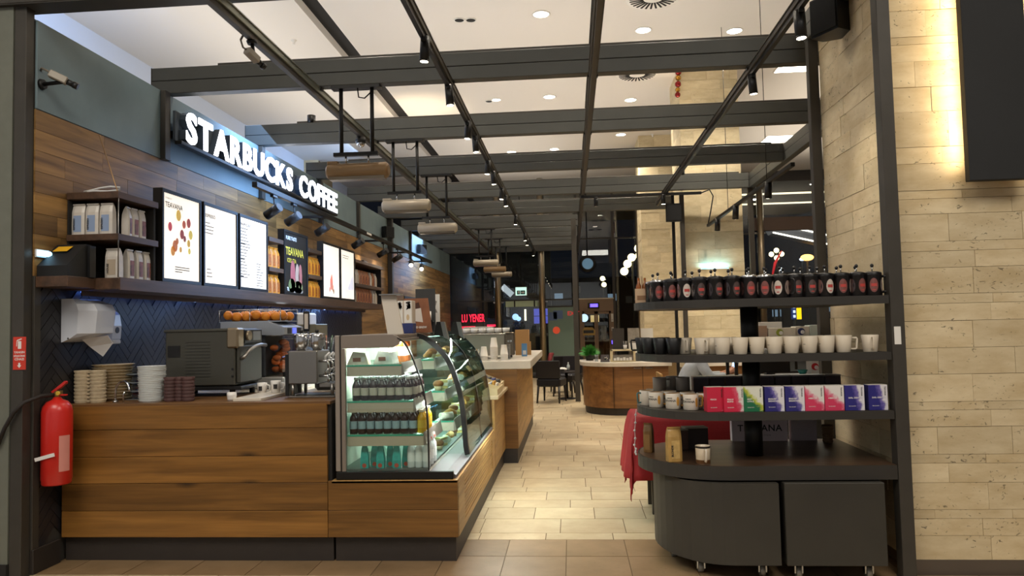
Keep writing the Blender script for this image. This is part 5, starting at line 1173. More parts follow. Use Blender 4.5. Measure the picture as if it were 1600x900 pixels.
# coffee tap tower on the end counter
tw = thing('tap_tower', 'stainless double coffee tower with chrome taps at the right end of the counter', 'dispenser', (-1.79, 4.97, 1.0085))
part(tw, 'foot_frame', MB().box(-1.95, -1.64, 4.84, 5.12, 1.0085, 1.02, .003), m_inox, world=True)
for x in (-1.93, -1.66):
    for y in (4.86, 5.10): part(tw, 'leg', MB().cyl((x, y, 1.02), (x, y, 1.10), .012, n=10), m_inox, world=True)
part(tw, 'body', MB().box(-1.955, -1.755, 4.84, 5.10, 1.10, 1.32, .006), m_inox, world=True); part(tw, 'dark_side', MB().box(-1.985, -1.957, 4.86, 5.10, 1.02, 1.30, .004), m_blackp, world=True); part(tw, 'drip_tray', MB().box(-1.75, -1.63, 4.86, 5.10, 1.075, 1.10, .003), m_inox, world=True)
for k, x in enumerate((-1.91, -1.80)):
    h_ = part(tw, 'hopper', MB().lathe([(0, 1.32), (.03, 1.32), (.05, 1.36), (.052, 1.425), (.045, 1.435), (0, 1.44)], x, 4.97, 0, 18), m_chrome, world=True); part(h_, 'hopper_knob', MB().cyl((x, 4.97, 1.44), (x, 4.97, 1.46), .012, n=10), m_black, world=True)
for k, (y, z) in enumerate(((4.88, 1.25), (4.96, 1.25), (5.04, 1.25), (4.88, 1.15), (4.96, 1.15), (5.04, 1.15))):
    tp_ = part(tw, 'tap', MB().tube([(-1.755, y, z), (-1.70, y, z), (-1.69, y, z-.02), (-1.69, y, z-.045)], .009), m_chrome, world=True); part(tp_, 'tap_lever', MB().tube([(-1.71, y, z), (-1.71, y, z+.03), (-1.68, y, z+.055)], .008), m_white if z > 1.2 else m_chrome, world=True)
tw.location.x += .055
t = thing('steel_jug', 'small stainless milk jug right of the coffee tower', 'jug', (-1.595, 5.22, 1.0085)); part(t, 'body', MB().lathe([(0, 0), (.036, 0), (.04, .02), (.033, .07), (.036, .09), (.033, .09), (.03, .07), (.03, .005)], 0, 0, 0, 16), m_inox); part(t, 'handle', MB().tube([(.034, 0, .08), (.062, 0, .07), (.06, 0, .03), (.038, 0, .02)], .005, 6), m_inox)
# behind: blue dispenser, steel box with card, straw cup, black round machine
t = thing('paper_dispenser', 'blue and white dispenser box on the back counter under the shelf', 'dispenser', (-2.5, 6.5, 1.0065)); part(t, 'body', MB().box(-2.62, -2.44, 6.40, 6.72, 1.0065, 1.615, .008), mat('navy_plastic', '#2b3556', .45), world=True); part(t, 'white_side', MB().box(-2.44, -2.36, 6.41, 6.72, 1.50, 1.615, .015), m_white, world=True); part(t, 'lettering', text_mb('ZUMA', .035, 0, .0008).xf(Matrix.Translation((-2.57, 6.398, 1.55))), m_inkw, world=True)
t = thing('steel_cabinet', 'brushed steel box with a black framed card on the back counter', 'box', (-2.27, 6.3, 1.0065)); part(t, 'body', MB().box(-2.355, -2.185, 6.2, 6.5, 1.0065, 1.51, .005), mat('steel_tan', '#8c8670', .35, .7), world=True); part(t, 'card_frame', MB().box(-2.292, -2.238, 6.186, 6.199, 1.45, 1.62, .003), m_blackp, world=True); part(t, 'card', MB().quad((-2.281, 6.185, 1.47), (-2.249, 6.185, 1.47), (-2.249, 6.185, 1.60), (-2.281, 6.185, 1.60)), mat('card_cream', '#d9d0c2'), world=True)
for x, z in ((-2.30, 1.42), (-2.25, 1.44), (-2.21, 1.41)): part(t, 'knob', MB().cyl((x, 6.199, z), (x, 6.19, z), .007, n=8), m_chrome, world=True)
t = thing('black_brewer', 'black round-topped brewer beside the display case post', 'brewer', (-1.85, 5.48, 1.0085)); t.location = (-1.84, 5.5, 1.0085)
part(t, 'body', MB().box(-1.93, -1.76, 5.42, 5.58, 1.0085, 1.28, .02), m_blackp, world=True); part(t, 'round_door', MB().cyl((-1.84, 5.42, 1.19), (-1.84, 5.40, 1.19), .075, n=22), m_black, world=True); part(t, 'chrome_ring', MB().lathe([(.078, -.005), (.084, 0), (.078, .005)], -1.84, 5.405, 1.19, 22, 'y'), m_chrome, world=True); part(t, 'red_light', MB().box(-1.925, -1.905, 5.414, 5.42, 1.20, 1.235), mat('red_lamp', '#b01818', .4), world=True)
t = thing('straw_cup', 'clear cup of straws and spoons on top of the black brewer', 'cup', (-1.85, 5.5, 1.2805)); part(t, 'cup', MB().lathe([(0, 0), (.038, 0), (.05, .12), (.048, .12), (.036, .004)], 0, 0, 0, 16), m_acr)
for k in range(12): part(t, 'straw', MB().cyl((.02*math.cos(k*2.1), .02*math.sin(k*2.1), .004), (.038*math.cos(k*2.1), .038*math.sin(k*2.1), .135), .004, n=6), mat('straw_%d' % (k % 3), ['#5f7a5a', '#b4715f', '#d6d1c4'][k % 3], .5))
# ================================================================ display rack on the right
m_rack = mat('rack_laminate', '#37332d', .5, noise=.1, nscale=4); m_racke = mat('rack_edge', '#312e2a', .5)
m_table = wood('rack_table_top', '#3a2a1e', '#574130', 0, .35, .05, .2)
def dee(x1, r, cx, cy, n=24, inset=0.0):
    r = r-inset
    return [(x1, cy-r), (cx, cy-r)]+[(cx-r*math.sin(PI*k/n), cy-r*math.cos(PI*k/n)) for k in range(1, n)]+[(cx, cy+r), (x1, cy+r)]
rk = thing('display_rack', 'dark display rack with three rounded shelves and a table on a central pole', 'display rack', (1.2, 4.8, 0))
for nm, z0, z1 in (('shelf', .887, .933), ('shelf', 1.219, 1.262), ('shelf', 1.537, 1.583)):
    s_ = part(rk, nm, MB().prism(dee(1.797, .48, .888, 4.82, inset=.006), z0+.004, z1), m_rack, world=True)
    b = MB(); o_ = dee(1.797, .48, .888, 4.82); i_ = dee(1.797, .48, .888, 4.82, inset=.006); n = len(o_)
    b.add([(x, y, z0) for x, y in o_]+[(x, y, z1+.001) for x, y in o_]+[(x, y, z1+.001) for x, y in i_]+[(x, y, z0) for x, y in i_], [(a*n+k, a*n+k+1, ((a+1) % 4)*n+k+1, ((a+1) % 4)*n+k) for a in range(4) for k in range(n-1)])
    part(s_, 'edge_band', b, m_racke, world=True)
tb = part(rk, 'table_top', MB().prism(dee(1.797, .48, .888, 4.82, inset=.004), .555, .631), m_table, world=True)
b = MB(); o_ = dee(1.797, .484, .888, 4.82); i_ = dee(1.797, .48, .888, 4.82); n = len(o_)
b.add([(x, y, .551) for x, y in o_]+[(x, y, .630) for x, y in o_]+[(x, y, .630) for x, y in i_]+[(x, y, .551) for x, y in i_], [(a*n+k, a*n+k+1, ((a+1) % 4)*n+k+1, ((a+1) % 4)*n+k) for a in range(4) for k in range(n-1)])
part(tb, 'edge_band', b, m_racke, world=True)
for z0, z1 in ((.631, .889), (.933, 1.221), (1.262, 1.539)): part(rk, 'pole', MB().cyl((1.10, 4.69, z0), (1.10, 4.69, z1), .053, n=24), m_black, world=True)
part(rk, 'post_leg', MB().box(1.72, 1.79, 5.22, 5.29, 0, .553), m_steel, world=True)
part(rk, 'back_leg', MB().box(.90, .96, 5.20, 5.26, 0, .553), m_steel, world=True)
def caster(root, x, y):
    c = part(root, 'caster', MB().cyl((x-.014, y, .030), (x+.014, y, .030), .030, n=16), mat('caster_wheel', '#8d8a84', .3, .3), world=True)
    part(c, 'caster_fork', MB().box(x-.024, x-.016, y-.018, y+.02, .025, .078).box(x+.016, x+.024, y-.018, y+.02, .025, .078).box(x-.024, x+.024, y-.02, y+.022, .070, .082), m_chrome, world=True)
m_cart = mat('cart_grey', '#35322c', .55, noise=.08, nscale=5)
out = [(1.135, 4.30), (.89, 4.30)]+[(.89-.395*math.sin(PI/2*k/10), 4.80-.50*math.cos(PI/2*k/10)) for k in range(1, 11)]+[(.89-.395*math.cos(PI/2*k/10), 4.80+.45*math.sin(PI/2*k/10)) for k in range(1, 11)]+[(1.135, 5.25)]
t = thing('rolling_cabinet', 'dark rounded rolling cabinet under the left half of the rack table', 'cabinet', (.85, 4.78, 0))
part(t, 'body', MB().prism(out, .088, .540), m_cart, world=True); part(t, 'bottom_plate', MB().prism([(x*.96+.034, y*.96+.192) for x, y in out], .080, .089), m_black, world=True)
for x, y in ((.715, 4.46), (1.05, 4.40), (.60, 4.75), (1.05, 5.15), (.65, 5.05)): caster(t, x, y)
t = thing('rolling_cabinet', 'dark square rolling cabinet under the right half of the rack table', 'cabinet', (1.44, 4.75, 0))
part(t, 'body', MB().box(1.166, 1.710, 4.30, 5.21, .085, .542, .004), m_cart, world=True); part(t, 'bottom_plate', MB().box(1.18, 1.70, 4.32, 5.19, .080, .086), m_black, world=True)
for x, y in ((1.245, 4.38), (1.63, 4.38), (1.245, 5.1), (1.63, 5.1)): caster(t, x, y)

# ---------------- top shelf: press pots
Z1, Z2, Z3, ZT = 1.5835, 1.2625, .9335, .6315
m_pb = mat('press_black', '#121011', .3); m_pg = glass('press_glass', (.55, .45, .42), .10, 3, .6); m_pr = mat('press_print', '#b8413c', .5); m_pp = mat('press_paper', '#d3c3b6', .5)
def patch(r, a0, a1, zc, rz_, n=8):
    """oval patch on a cylinder"""
    b = MB(); am, ah = (a0+a1)/2, (a1-a0)/2
    b.add([(r*math.cos(am+ah*math.cos(2*PI*k/16)), r*math.sin(am+ah*math.cos(2*PI*k/16)), zc+rz_*math.sin(2*PI*k/16)) for k in range(16)]+[(r*1.01*math.cos(am), r*1.01*math.sin(am), zc)], [(k, (k+1) % 16, 16) for k in range(16)]); return b
def press(label, chrome, sheet):
    t = thing('press_pot', label, 'press pot', (0, 0, 0), 0, 'press pots on the top shelf'); r = .047; t.scale = (1.06, 1.06, 1.2)
    part(t, 'frame', MB().lathe([(0, 0), (r*.97, 0), (r, .004), (r, .098), (r*1.03, .102), (r*.98, .104), (r*.9, .104)], 0, 0, 0, 22), m_pb)
    for k, a in enumerate((-PI/2, -PI/2+1.25, -PI/2-1.25, PI/2+.5, PI/2-.5)):
        w_ = part(t, 'window', patch(r*1.012, a-.46, a+.46, .05, .034), mat('press_'+sheet+str(k % 3), {'red': ['#7d4a44', '#9b8a82', '#3a2624'], 'pale': ['#cfc2b6', '#8a766c', '#6a4a44'], 'dark': ['#4f3d39', '#94857a', '#2a1c1b']}[sheet][k % 3], .18, coat=.5))
        if k == 0:
            part(w_, 'print', MB().lathe([(r*1.026, .044), (r*1.026, .058)], 0, 0, 0, 6, a0=a-.30, a1=a+.30), m_pr); part(w_, 'print', MB().lathe([(r*1.026, .026), (r*1.026, .030)], 0, 0, 0, 4, a0=a-.16, a1=a+.16), m_pr)
    part(t, 'lid', MB().lathe([(r*1.0, .1045), (r*1.0, .110), (r*.6, .116), (0, .118)], 0, 0, 0, 22), m_chrome if chrome else m_pb)
    p = part(t, 'plunger', MB().cyl((0, 0, .117), (0, 0, .140), .003, n=8), m_chrome); part(p, 'knob', MB().ball((0, 0, .145), .0095, 12, 8), m_pb)
    part(t, 'handle', MB().tube([(r*.98, 0, .092), (r+.022, 0, .092), (r+.03, 0, .08), (r+.03, 0, .03), (r+.022, 0, .018), (r*.98, 0, .018)], .0065, 8), m_pb)
    part(t, 'spout', MB().prism([(-r*1.0, -.010), (-r*1.18, 0), (-r*1.0, .010)], .096, .104), m_chrome if chrome else m_pb)
    return t
rng = random.Random(6)
PP = [(.545, 4.655), (.615, 4.575), (.69, 4.50), (.765, 4.445), (.85, 4.42), (.945, 4.405), (1.04, 4.40), (1.13, 4.405), (1.215, 4.40), (1.30, 4.405), (1.385, 4.40), (1.47, 4.40), (1.56, 4.40), (1.65, 4.405), (1.735, 4.40)]
PB = [(.53, 4.80), (.64, 4.72), (.75, 4.62), (.85, 4.54), (.95, 4.525), (1.06, 4.53), (1.17, 4.525), (1.27, 4.53), (1.37, 4.525), (1.47, 4.53), (1.58, 4.525), (1.69, 4.53)]
kinds = {}
def nth(k): return ORD[k]
for k, (x, y) in enumerate(PP):
    kd = (k < 1 or k in (6, 7), 'pale' if k in (2, 8, 11) else ('red', 'dark')[(k*2+k//3) % 2])
    lab = '%s black press pot from the left in the front row of the top shelf' % nth(k)
    if kd in kinds: dup(kinds[kd], (x, y, Z1), rng.uniform(-.5, .5), lab)
    else: kinds[kd] = press(lab, *kd); kinds[kd].location = (x, y, Z1)
for k, (x, y) in enumerate(PB):
    lab = '%s black press pot from the left in the second row of the top shelf' % nth(k)
    dup(list(kinds.values())[k % len(kinds)], (x, y, Z1), rng.uniform(-1.5, 1.5), lab)
t = thing('bottle_carrier', 'pale card carrier with amber bottles at the left end of the top shelf', 'carrier', (.465, 4.86, Z1), -.15)
part(t, 'box', MB().box(-.043, .043, -.04, .04, 0, .095), mat('carrier_card', '#c3a686', .7)); part(t, 'side_print', MB().box(.0435, .0445, -.04, .04, 0, .095), mat('kraft_card', '#a9814f')); part(t, 'print', MB().quad((-.03, -.041, .02), (.03, -.041, .02), (.03, -.041, .05), (-.03, -.041, .05)), mat('print_brown', '#8d6a4c', .7))
for x in (-.02, .02):
    for y in (-.018, .018): part(t, 'bottle', MB().lathe([(.018, .02), (.018, .11), (.007, .135), (.007, .165), (0, .165)], x, y, 0, 12), mat('amber_glass', '#8a4d1c', .12, coat=.5))
part(t, 'carry_handle', MB().box(-.002, .002, -.04, .04, .09, .175), mat('carrier_card', '#c3a686'))

# ---------------- middle shelf: mugs
def mug(name, label, r0, r1, h, m, group, handle=True, loc=(0, 0, 0), rz=0, hm=None, inner=None):
    t = thing(name, label, 'mug', loc, rz, group)
    part(t, 'body', MB().lathe([(0, 0), (r0*.94, 0), (r0, .003), (r1, h-.002), (r1-.002, h), (r1-.005, h-.002), (r0-.004, .006), (0, .006)], 0, 0, 0, 24), m)
    if handle: part(t, 'handle', MB().tube([(r1*.95, 0, h*.84), (r1+.022, 0, h*.84), (r1+.026, 0, h*.78), (r1+.022, 0, h*.25), (r1+.016, 0, h*.19), (r0*.98, 0, h*.2)], .0055, 8), hm or m)
    if inner: part(t, 'inside', MB().lathe([(r1-.0055, h-.001), (r0-.005, .008), (0, .008)], 0, 0, 0, 20), inner)
    return t
m_mw = mat('mug_cream', '#d8ccb8', .45, coat=.1); m_mk = mat('mug_black', '#121213', .4)
MX = [(.685, 4.60, -PI/2+.1), (.775, 4.50, -PI/2+.25), (.875, 4.41, 1.2), (.975, 4.40, 1.0), (1.07, 4.40, 1.1), (1.168, 4.40, 1.3), (1.265, 4.40, 1.0), (1.366, 4.40, 1.4), (1.462, 4.40, 1.1), (1.558, 4.405, -.25), (1.705, 4.40, -PI/2-.1)]
m0 = None
for k, (x, y, rz) in enumerate(MX):
    lab = '%s cream mug from the left in the front row of the middle shelf' % nth(k)
    if m0 is None:
        m0 = mug('mug', lab, .037, .0475, .098, m_mw, 'cream mugs on the middle shelf', True, (x, y, Z2), rz)
        part(m0, 'fine_print', MB().lathe([(.0438, .05), (.0440, .0525)], 0, 0, 0, 4, a0=-1.9-rz+2.6, a1=-1.55-rz+2.6), m_ink)
    else: dup(m0, (x, y, Z2), rz, lab)
for k, x in enumerate((.84, .94, 1.24, 1.34, 1.44, 1.54)): dup(m0, (x, 4.52+.0*k, Z2), 1.0+.2*k, '%s cream mug from the left in the second row of the middle shelf' % nth(k))
b0 = None
for k, (x, y, rz) in enumerate(((.455, 4.83, PI), (.485, 4.70, 1.9), (.545, 4.62, 2.2), (.615, 4.55, 1.5), (.57, 4.74, 1.0))):
    lab = '%s black mug from the left on the middle shelf' % nth(k)
    if b0 is None:
        b0 = mug('mug', lab, .036, .048, .10, m_mk, 'black mugs on the middle shelf', True, (x, y, Z2), rz); part(b0, 'fine_print', MB().lathe([(.0415, .045), (.0418, .049)], 0, 0, 0, 4, a0=-.2, a1=.2), mat('grey_print', '#6f6a66', .6))
    else: dup(b0, (x, y, Z2), rz, lab)

# ---------------- lower shelf: printed mugs, grey mugs, tea boxes, dark tins
m_mt = mat('mug_white_print', '#d9cfc0', .35, coat=.2); m_tan = mat('mug_tan_inside', '#a98452', .5); m_or = mat('mug_spot_orange', '#c9913d', .5); m_tl = mat('mug_teal', '#3f6a6e', .4)
def wrap_text(s_, size, r, z, a):
    b = text_mb(s_, size, 0, .0004, 'CENTER'); q = MB(); q.add([(r*math.cos(a+p[0]/r), r*math.sin(a+p[0]/r), z+p[2]) for p in b.v], b.f); return q
def tmug(label, loc, rz, hm):
    t = mug('printed_mug', label, .0455, .046, .094, m_mt, 'printed mugs on the lower shelf', True, loc, rz, hm, m_tan)
    part(t, 'lettering', wrap_text('TEAVANA', .019, .0468, .045, -PI*.72), m_ink); part(t, 'lettering', wrap_text('STARBUCKS', .0065, .0468, .064, -PI*.70), m_ink)
    part(t, 'leaf_print', patch(.0466, -PI*.40, -PI*.27, .047, .028), m_or if hm is m_or else m_tl); return t
tm = tmug('printed white mug with a yellow spot, second of the front printed mugs', (.605, 4.585, Z3), 0, m_or)
tq = tmug('printed white mug with a teal handle at the left end of the lower shelf', (.468, 4.80, Z3), PI+.5, m_tl)
for lab, x, y, rz in (('printed white mug with a yellow spot, first of the front printed mugs', .515, 4.685, -.25), ('printed white mug with a yellow spot beside the red tea boxes, front row', .70, 4.515, .12)): dup(tm, (x, y, Z3), rz, lab)
for lab, x, y, rz in (('printed mug in the second row behind the first gap', .60, 4.73, .3), ('printed mug in the second row behind the middle of the printed mugs', .70, 4.64, .0), ('printed mug in the second row next to the red boxes', .79, 4.575, .2)): dup(tm, (x, y, Z3), rz, lab)
t = thing('riser', 'low dark riser carrying the grey mugs at the back of the lower shelf', 'riser', (.70, 5.0, Z3)); part(t, 'top', MB().box(-.20, .08, -.06, .16, .060, .072, .002), m_racke)
for x in (-.19, .07): part(t, 'side', MB().box(x-.005, x+.005, -.055, .155, 0, .060), m_racke)
m_mg = mat('mug_grey', '#968b7e', .5); g0 = None
for k, (x, y) in enumerate(((.575, 5.0), (.668, 5.08), (.725, 4.985))):
    lab = ('left grey mug on the riser of the lower shelf', 'hidden middle grey mug on the riser behind the other two', 'right dark grey mug on the riser of the lower shelf')[k]
    if g0 is None: g0 = mug('mug', lab, .044, .0455, .088, m_mg, 'grey mugs on the lower shelf', True, (x, y, Z3+.0725), .2)
    else: dup(g0, (x, y, Z3+.0725), .2+k, lab)
def splash(name, ca, cb, cw, ang, off):
    """white card with a soft cloud of ink spreading from one side"""
    if name in MATS: return MATS[name]
    m = bpy.data.materials.new(name); m.use_nodes = True; MATS[name] = m; nt = m.node_tree; L = nt.links.new; N = nt.nodes.new; b = nt.nodes['Principled BSDF']; b.inputs['Roughness'].default_value = .45
    tc = N('ShaderNodeTexCoord'); sp = N('ShaderNodeSeparateXYZ'); L(tc.outputs['Object'], sp.inputs[0])
    mx = N('ShaderNodeMath'); mx.operation = 'MULTIPLY'; mx.inputs[1].default_value = math.cos(ang); L(sp.outputs[0], mx.inputs[0])
    mz = N('ShaderNodeMath'); mz.operation = 'MULTIPLY_ADD'; mz.inputs[1].default_value = math.sin(ang); L(sp.outputs[2], mz.inputs[0]); L(mx.outputs[0], mz.inputs[2])
    n = N('ShaderNodeTexNoise'); n.inputs['Scale'].default_value = 45; n.inputs['Detail'].default_value = 5; L(tc.outputs['Object'], n.inputs['Vector'])
    ad = N('ShaderNodeMath'); ad.operation = 'MULTIPLY_ADD'; ad.inputs[1].default_value = .055; L(n.outputs['Fac'], ad.inputs[0]); L(mz.outputs[0], ad.inputs[2])
    mr = N('ShaderNodeMapRange'); mr.inputs[1].default_value = off; mr.inputs[2].default_value = off+.035; L(ad.outputs[0], mr.inputs[0])
    r = N('ShaderNodeValToRGB'); r.color_ramp.elements[0].color = lin(ca); r.color_ramp.elements[1].color = lin(cw); r.color_ramp.elements.new(.55).color = lin(cb); L(mr.outputs[0], r.inputs[0]); L(r.outputs[0], b.inputs['Base Color']); return m
m_tr = splash('tea_red', '#cf2848', '#d65a72', '#e2ddd6', .25, .047); m_tr2 = splash('tea_red_plain', '#c62442', '#cb3450', '#d64a62', .3, .20); m_tg = splash('tea_green', '#1d6b46', '#b9bf3c', '#dfe0d2', .75, .060)
m_tv = splash('tea_violet', '#2a2772', '#6a5ea4', '#dedbe0', .35, .042); m_tv2 = splash('tea_violet_two', '#2b2878', '#7063aa', '#dedbe0', .2, .040); m_tp = splash('tea_pink', '#d23a5e', '#dc8398', '#e4dfda', .85, .066)
def tea_box(label, x, y, w_, h, m, words, rz=0, side=None):
    t = thing('tea_box', label, 'tea box', (x, y, Z3), rz, 'tea boxes on the lower shelf')
    b = MB().box(-w_/2, w_/2, 0, .065, 0, h, .001); part(t, 'carton', b, m); part(t, 'lid_panel', MB().box(-w_/2+.001, w_/2-.001, .001, .064, h, h+.001), mat('tea_lid', '#cfc8bd', .5))
    part(t, 'side_panel', MB().box(-w_/2-.0008, -w_/2+.0002, .001, .064, .001, h-.001), side or m)
    v = text_mb('TEAVANA', .0115, 0, .0003).xf(Matrix.Translation((w_/2-.018, -.0006, h*.94)) @ Matrix.Rotation(PI/2, 4, 'Y')); part(t, 'lettering', v, m_ink)
    for k, s_ in enumerate(words): part(t, 'lettering', text_mb(s_, .0115, 0, .0003).xf(Matrix.Translation((-w_/2+.018, -.0006, h*.48-k*.0125))), m_inkw)
    part(t, 'lettering', text_mb('TEA SACHETS', .0062, 0, .0001).xf(Matrix.Translation((-w_/2+.018, -.0006, h*.48-.045))), m_inkw); part(t, 'lettering', text_mb('12', .007).xf(Matrix.Translation((w_/2-.016, -.0006, .006))), m_inkw)
    return t
tea_box('plain crimson tea box, leftmost on the lower shelf', .822, 4.385, .10, .142, m_tr2, ('PEACH',), .12)
tea_box('crimson tea box with a white edge, beside the plain crimson one', .925, 4.372, .118, .142, m_tr, ('PEACH', 'BLEND'), .05)
tea_box('green and yellow tea box', 1.032, 4.368, .108, .142, m_tg, ('MINT', 'CITRUS'))
tea_box('violet tea box right of the green one', 1.150, 4.366, .108, .142, m_tv, ('ENGLISH', 'BREAKFAST'), side=mat('tea_violet_side', '#2a2766', .5))
tea_box('violet tea box left of the two pink ones', 1.264, 4.366, .106, .142, m_tv, ('ENGLISH', 'BREAKFAST'))
tea_box('left of the two pink and white tea boxes', 1.3735, 4.368, .106, .142, m_tp, ('HIBISCUS',), side=mat('tea_pink_side', '#b02a40', .5))
tea_box('right of the two pink and white tea boxes', 1.4835, 4.368, .106, .142, m_tp, ('HIBISCUS',), side=mat('tea_pink_side', '#b02a40', .5))
tea_box('violet tea box just right of the pink boxes', 1.5945, 4.366, .106, .142, m_tv2, ('EARL GREY',))
tea_box('violet tea box standing apart at the right end of the lower shelf', 1.725, 4.370, .106, .142, m_tv2, ('EARL GREY',), .04, side=mat('tea_violet_side', '#2a2766', .5))
m_tin = mat('tin_aubergine', '#4c4045', .45, .2); ti = None
for k in range(9):
    x = .86+k*.108; lab = '%s dark aubergine tin box from the left in the back row of the lower shelf' % nth(k)
    if ti is None:
        ti = thing('tin_box', lab, 'box', (x, 5.13, Z3), 0, 'dark tin boxes'); part(ti, 'body', MB().box(-.05, .05, -.045, .045, 0, .142, .003), m_tin); part(ti, 'lid', MB().box(-.0515, .0515, -.0465, .0465, .142, .153, .002), mat('tin_lid', '#8a8488', .35, .4))
    else: dup(ti, (x, 5.13+.006*(k % 2), Z3), .03*math.sin(k*2.3), lab)

# ---------------- on the rack table
coffee_bag('small dark kraft coffee bag at the far left of the rack table', .475, 4.83, ZT, -.5, mat('bag_dark_kraft', '#75552a', .4, noise=.2, nscale=20, bump=.3, bscale=25), mat('bag_print_bronze', '#8f6a3a', .5), None, (.058, .05, .185))
coffee_bag('crumpled gold coffee bag standing on the rack table near its rounded front', .588, 4.50, ZT, .25, m_bagk, mat('bag_print_gold', '#c2a266', .4, noise=.2, nscale=30), 'BLONDE', (.085, .06, .205))
t = mug('glass_mug', 'clear mug of pale coffee with a dark base in front on the rack table', .041, .0435, .105, mat('latte_glass', '#cfc0a8', .2, noise=.15, nscale=8, coat=.6), None, True, (.745, 4.425, ZT), -PI/2+.1, m_mt)
t['label'] = 'mug with a pale body and dark base in front on the rack table'
part(t, 'base_band', MB().lathe([(.0413, .003), (.0421, .026)], 0, 0, 0, 24), mat('coffee_brown', '#5a3a1e', .3)); part(t, 'rim_band', MB().lathe([(.0436, .092), (.0441, .104)], 0, 0, 0, 24), mat('rim_dark', '#2a2522', .3))
for lab, x, y, a, b_, h, c in (('small dark brown carton behind the gold bag on the rack table', .715, 5.02, .075, .06, .125, '#4a2f24'), ('wider black-brown carton with a pale top beside the small carton', .79, 4.985, .15, .10, .13, '#2f201a')):
    t = thing('gift_carton', lab, 'box', (x if a > .1 else x-.02, y if a > .1 else 4.92, ZT), .12); part(t, 'body', MB().box(-a/2, a/2, -b_/2, b_/2, 0, h, .002), mat('carton_'+c[1:], c, .6)); part(t, 'lid', MB().box(-a/2-.001, a/2+.001, -b_/2-.001, b_/2+.001, h, h+.006), mat('carton_lid', '#8d8272', .6))
t = thing('brand_box', 'pale pink carton lettered TEAVANA at the back of the rack table', 'box', (1.267, 5.25, ZT)); part(t, 'body', MB().box(-.187, .187, -.03, .03, 0, .22, .001), mat('pink_card', '#dccbcd', .6))
part(t, 'lettering', text_mb('TEAVANA', .062, 0, .001, 'CENTER', 1.1).xf(Matrix.Translation((0.0, -.0308, .068))), m_ink); part(t, 'lettering', text_mb('STARBUCKS', .018, 0, .0004, 'CENTER', 1.2).xf(Matrix.Translation((-.04, -.0308, .125))), m_ink); part(t, 'lettering', text_mb('TEA SELECTION', .015, 0, .0002, 'CENTER', 1.4).xf(Matrix.Translation((0.0, -.0308, .035))), mat('print_rose', '#8b7378', .6))
t = thing('grey_carton', 'plain grey carton right of the lettered pink carton', 'box', (1.562, 5.25, ZT)); part(t, 'body', MB().box(-.085, .085, -.03, .03, 0, .22, .001), mat('grey_card', '#a3999d', .6)); part(t, 'flap', MB().box(-.085, .085, -.0312, -.0300, .18, .22), mat('grey_card_flap', '#8a8186', .6))
t = thing('wicker_basket', 'small dark wicker basket at the back right of the rack table', 'basket', (1.69, 5.14, ZT))
for k in range(6): part(t, 'weave', MB().lathe([(.030+.001*k, 0), (.035+.001*k, .009), (.030+.001*k, .018)], 0, 0, .002+k*.019, 14), mat('wicker', '#6a5138', .8))
part(t, 'base', MB().cyl((0, 0, 0), (0, 0, .004), .03, n=14), mat('wicker', '#6a5138'))

# ================================================================ table with a red cloth behind the rack
m_cloth = mat('red_cloth', '#8f0f17', .75, noise=.12, nscale=6, bump=.2, bscale=80)
t = thing('side_table', 'small table hidden under the red cloth behind the rack', 'table', (.86, 5.90, 0)); part(t, 'top', MB().box(-.40, .40, -.27, .27, .72, .75, .003), m_oak)
for x in (-.26, .34):
    for y in (-.12, .20): part(t, 'leg', MB().box(x-.02, x+.02, y-.02, y+.02, 0, .72), m_steel)
b = MB(); nx, ny = 45, 37; W_, D_ = .405, .275
def cl(u, v):
    """u, v in -1..1 over a cloth larger than the table; beyond the edge it hangs"""
    ex, ey = .46, .46; x, y = u*(W_+ex), v*(D_+ey); ox, oy = max(abs(x)-W_, 0), max(abs(y)-D_, 0)
    drop = min(max(ox, oy)+.35*min(ox, oy), .71)
    px = math.copysign(min(abs(x), W_)+.02*min(ox*8, 1)+.10*ox*(1 if oy == 0 else .25), x); py = math.copysign(min(abs(y), D_)+.02*min(oy*8, 1)+.10*oy*(1 if ox == 0 else .25), y)
    wv = .022*math.sin(13*y+1)*min(ox*2.5, 1); wv2 = .022*math.sin(12*x)*min(oy*2.5, 1)
    return (px+math.copysign(wv, x) if ox else px, py+math.copysign(wv2, y) if oy else py, .7525-max(drop-.01, 0)+.002*math.sin(7*x)*math.sin(6*y))
g = [cl(-1+2*i/(nx-1), -1+2*j/(ny-1)) for j in range(ny) for i in range(nx)]
b.add(g, [(j*nx+i, j*nx+i+1, (j+1)*nx+i+1, (j+1)*nx+i) for j in range(ny-1) for i in range(nx-1)], True)
o = tag(link('tablecloth', b.mesh('tablecloth', m_cloth), None, (.86, 5.90, 0)), 'red cloth draped over the table behind the rack, one corner hanging low', 'tablecloth')
sol = o.modifiers.new('thickness', 'SOLIDIFY'); sol.thickness = .003; sol.offset = 1
t = thing('bead_string', 'string of small white beads hanging at the left edge of the rack table', 'beads', (.40, 4.90, .55))
cpts = [(.398, 4.92, .62), (.392, 4.935, .66), (.40, 4.95, .70), (.398, 4.96, .75), (.405, 4.97, .80), (.41, 4.985, .85)]
part(t, 'thread', MB().tube([(.403, 4.90, .60)]+cpts+[(.415, 4.99, .8865)], .002, 6), m_white, world=True)
for p in cpts+[(.399, 4.905, .605), (.395, 4.91, .615), (.402, 4.93, .635)]: part(t, 'bead', MB().ball(p, .008, 10, 6), m_white, world=True)
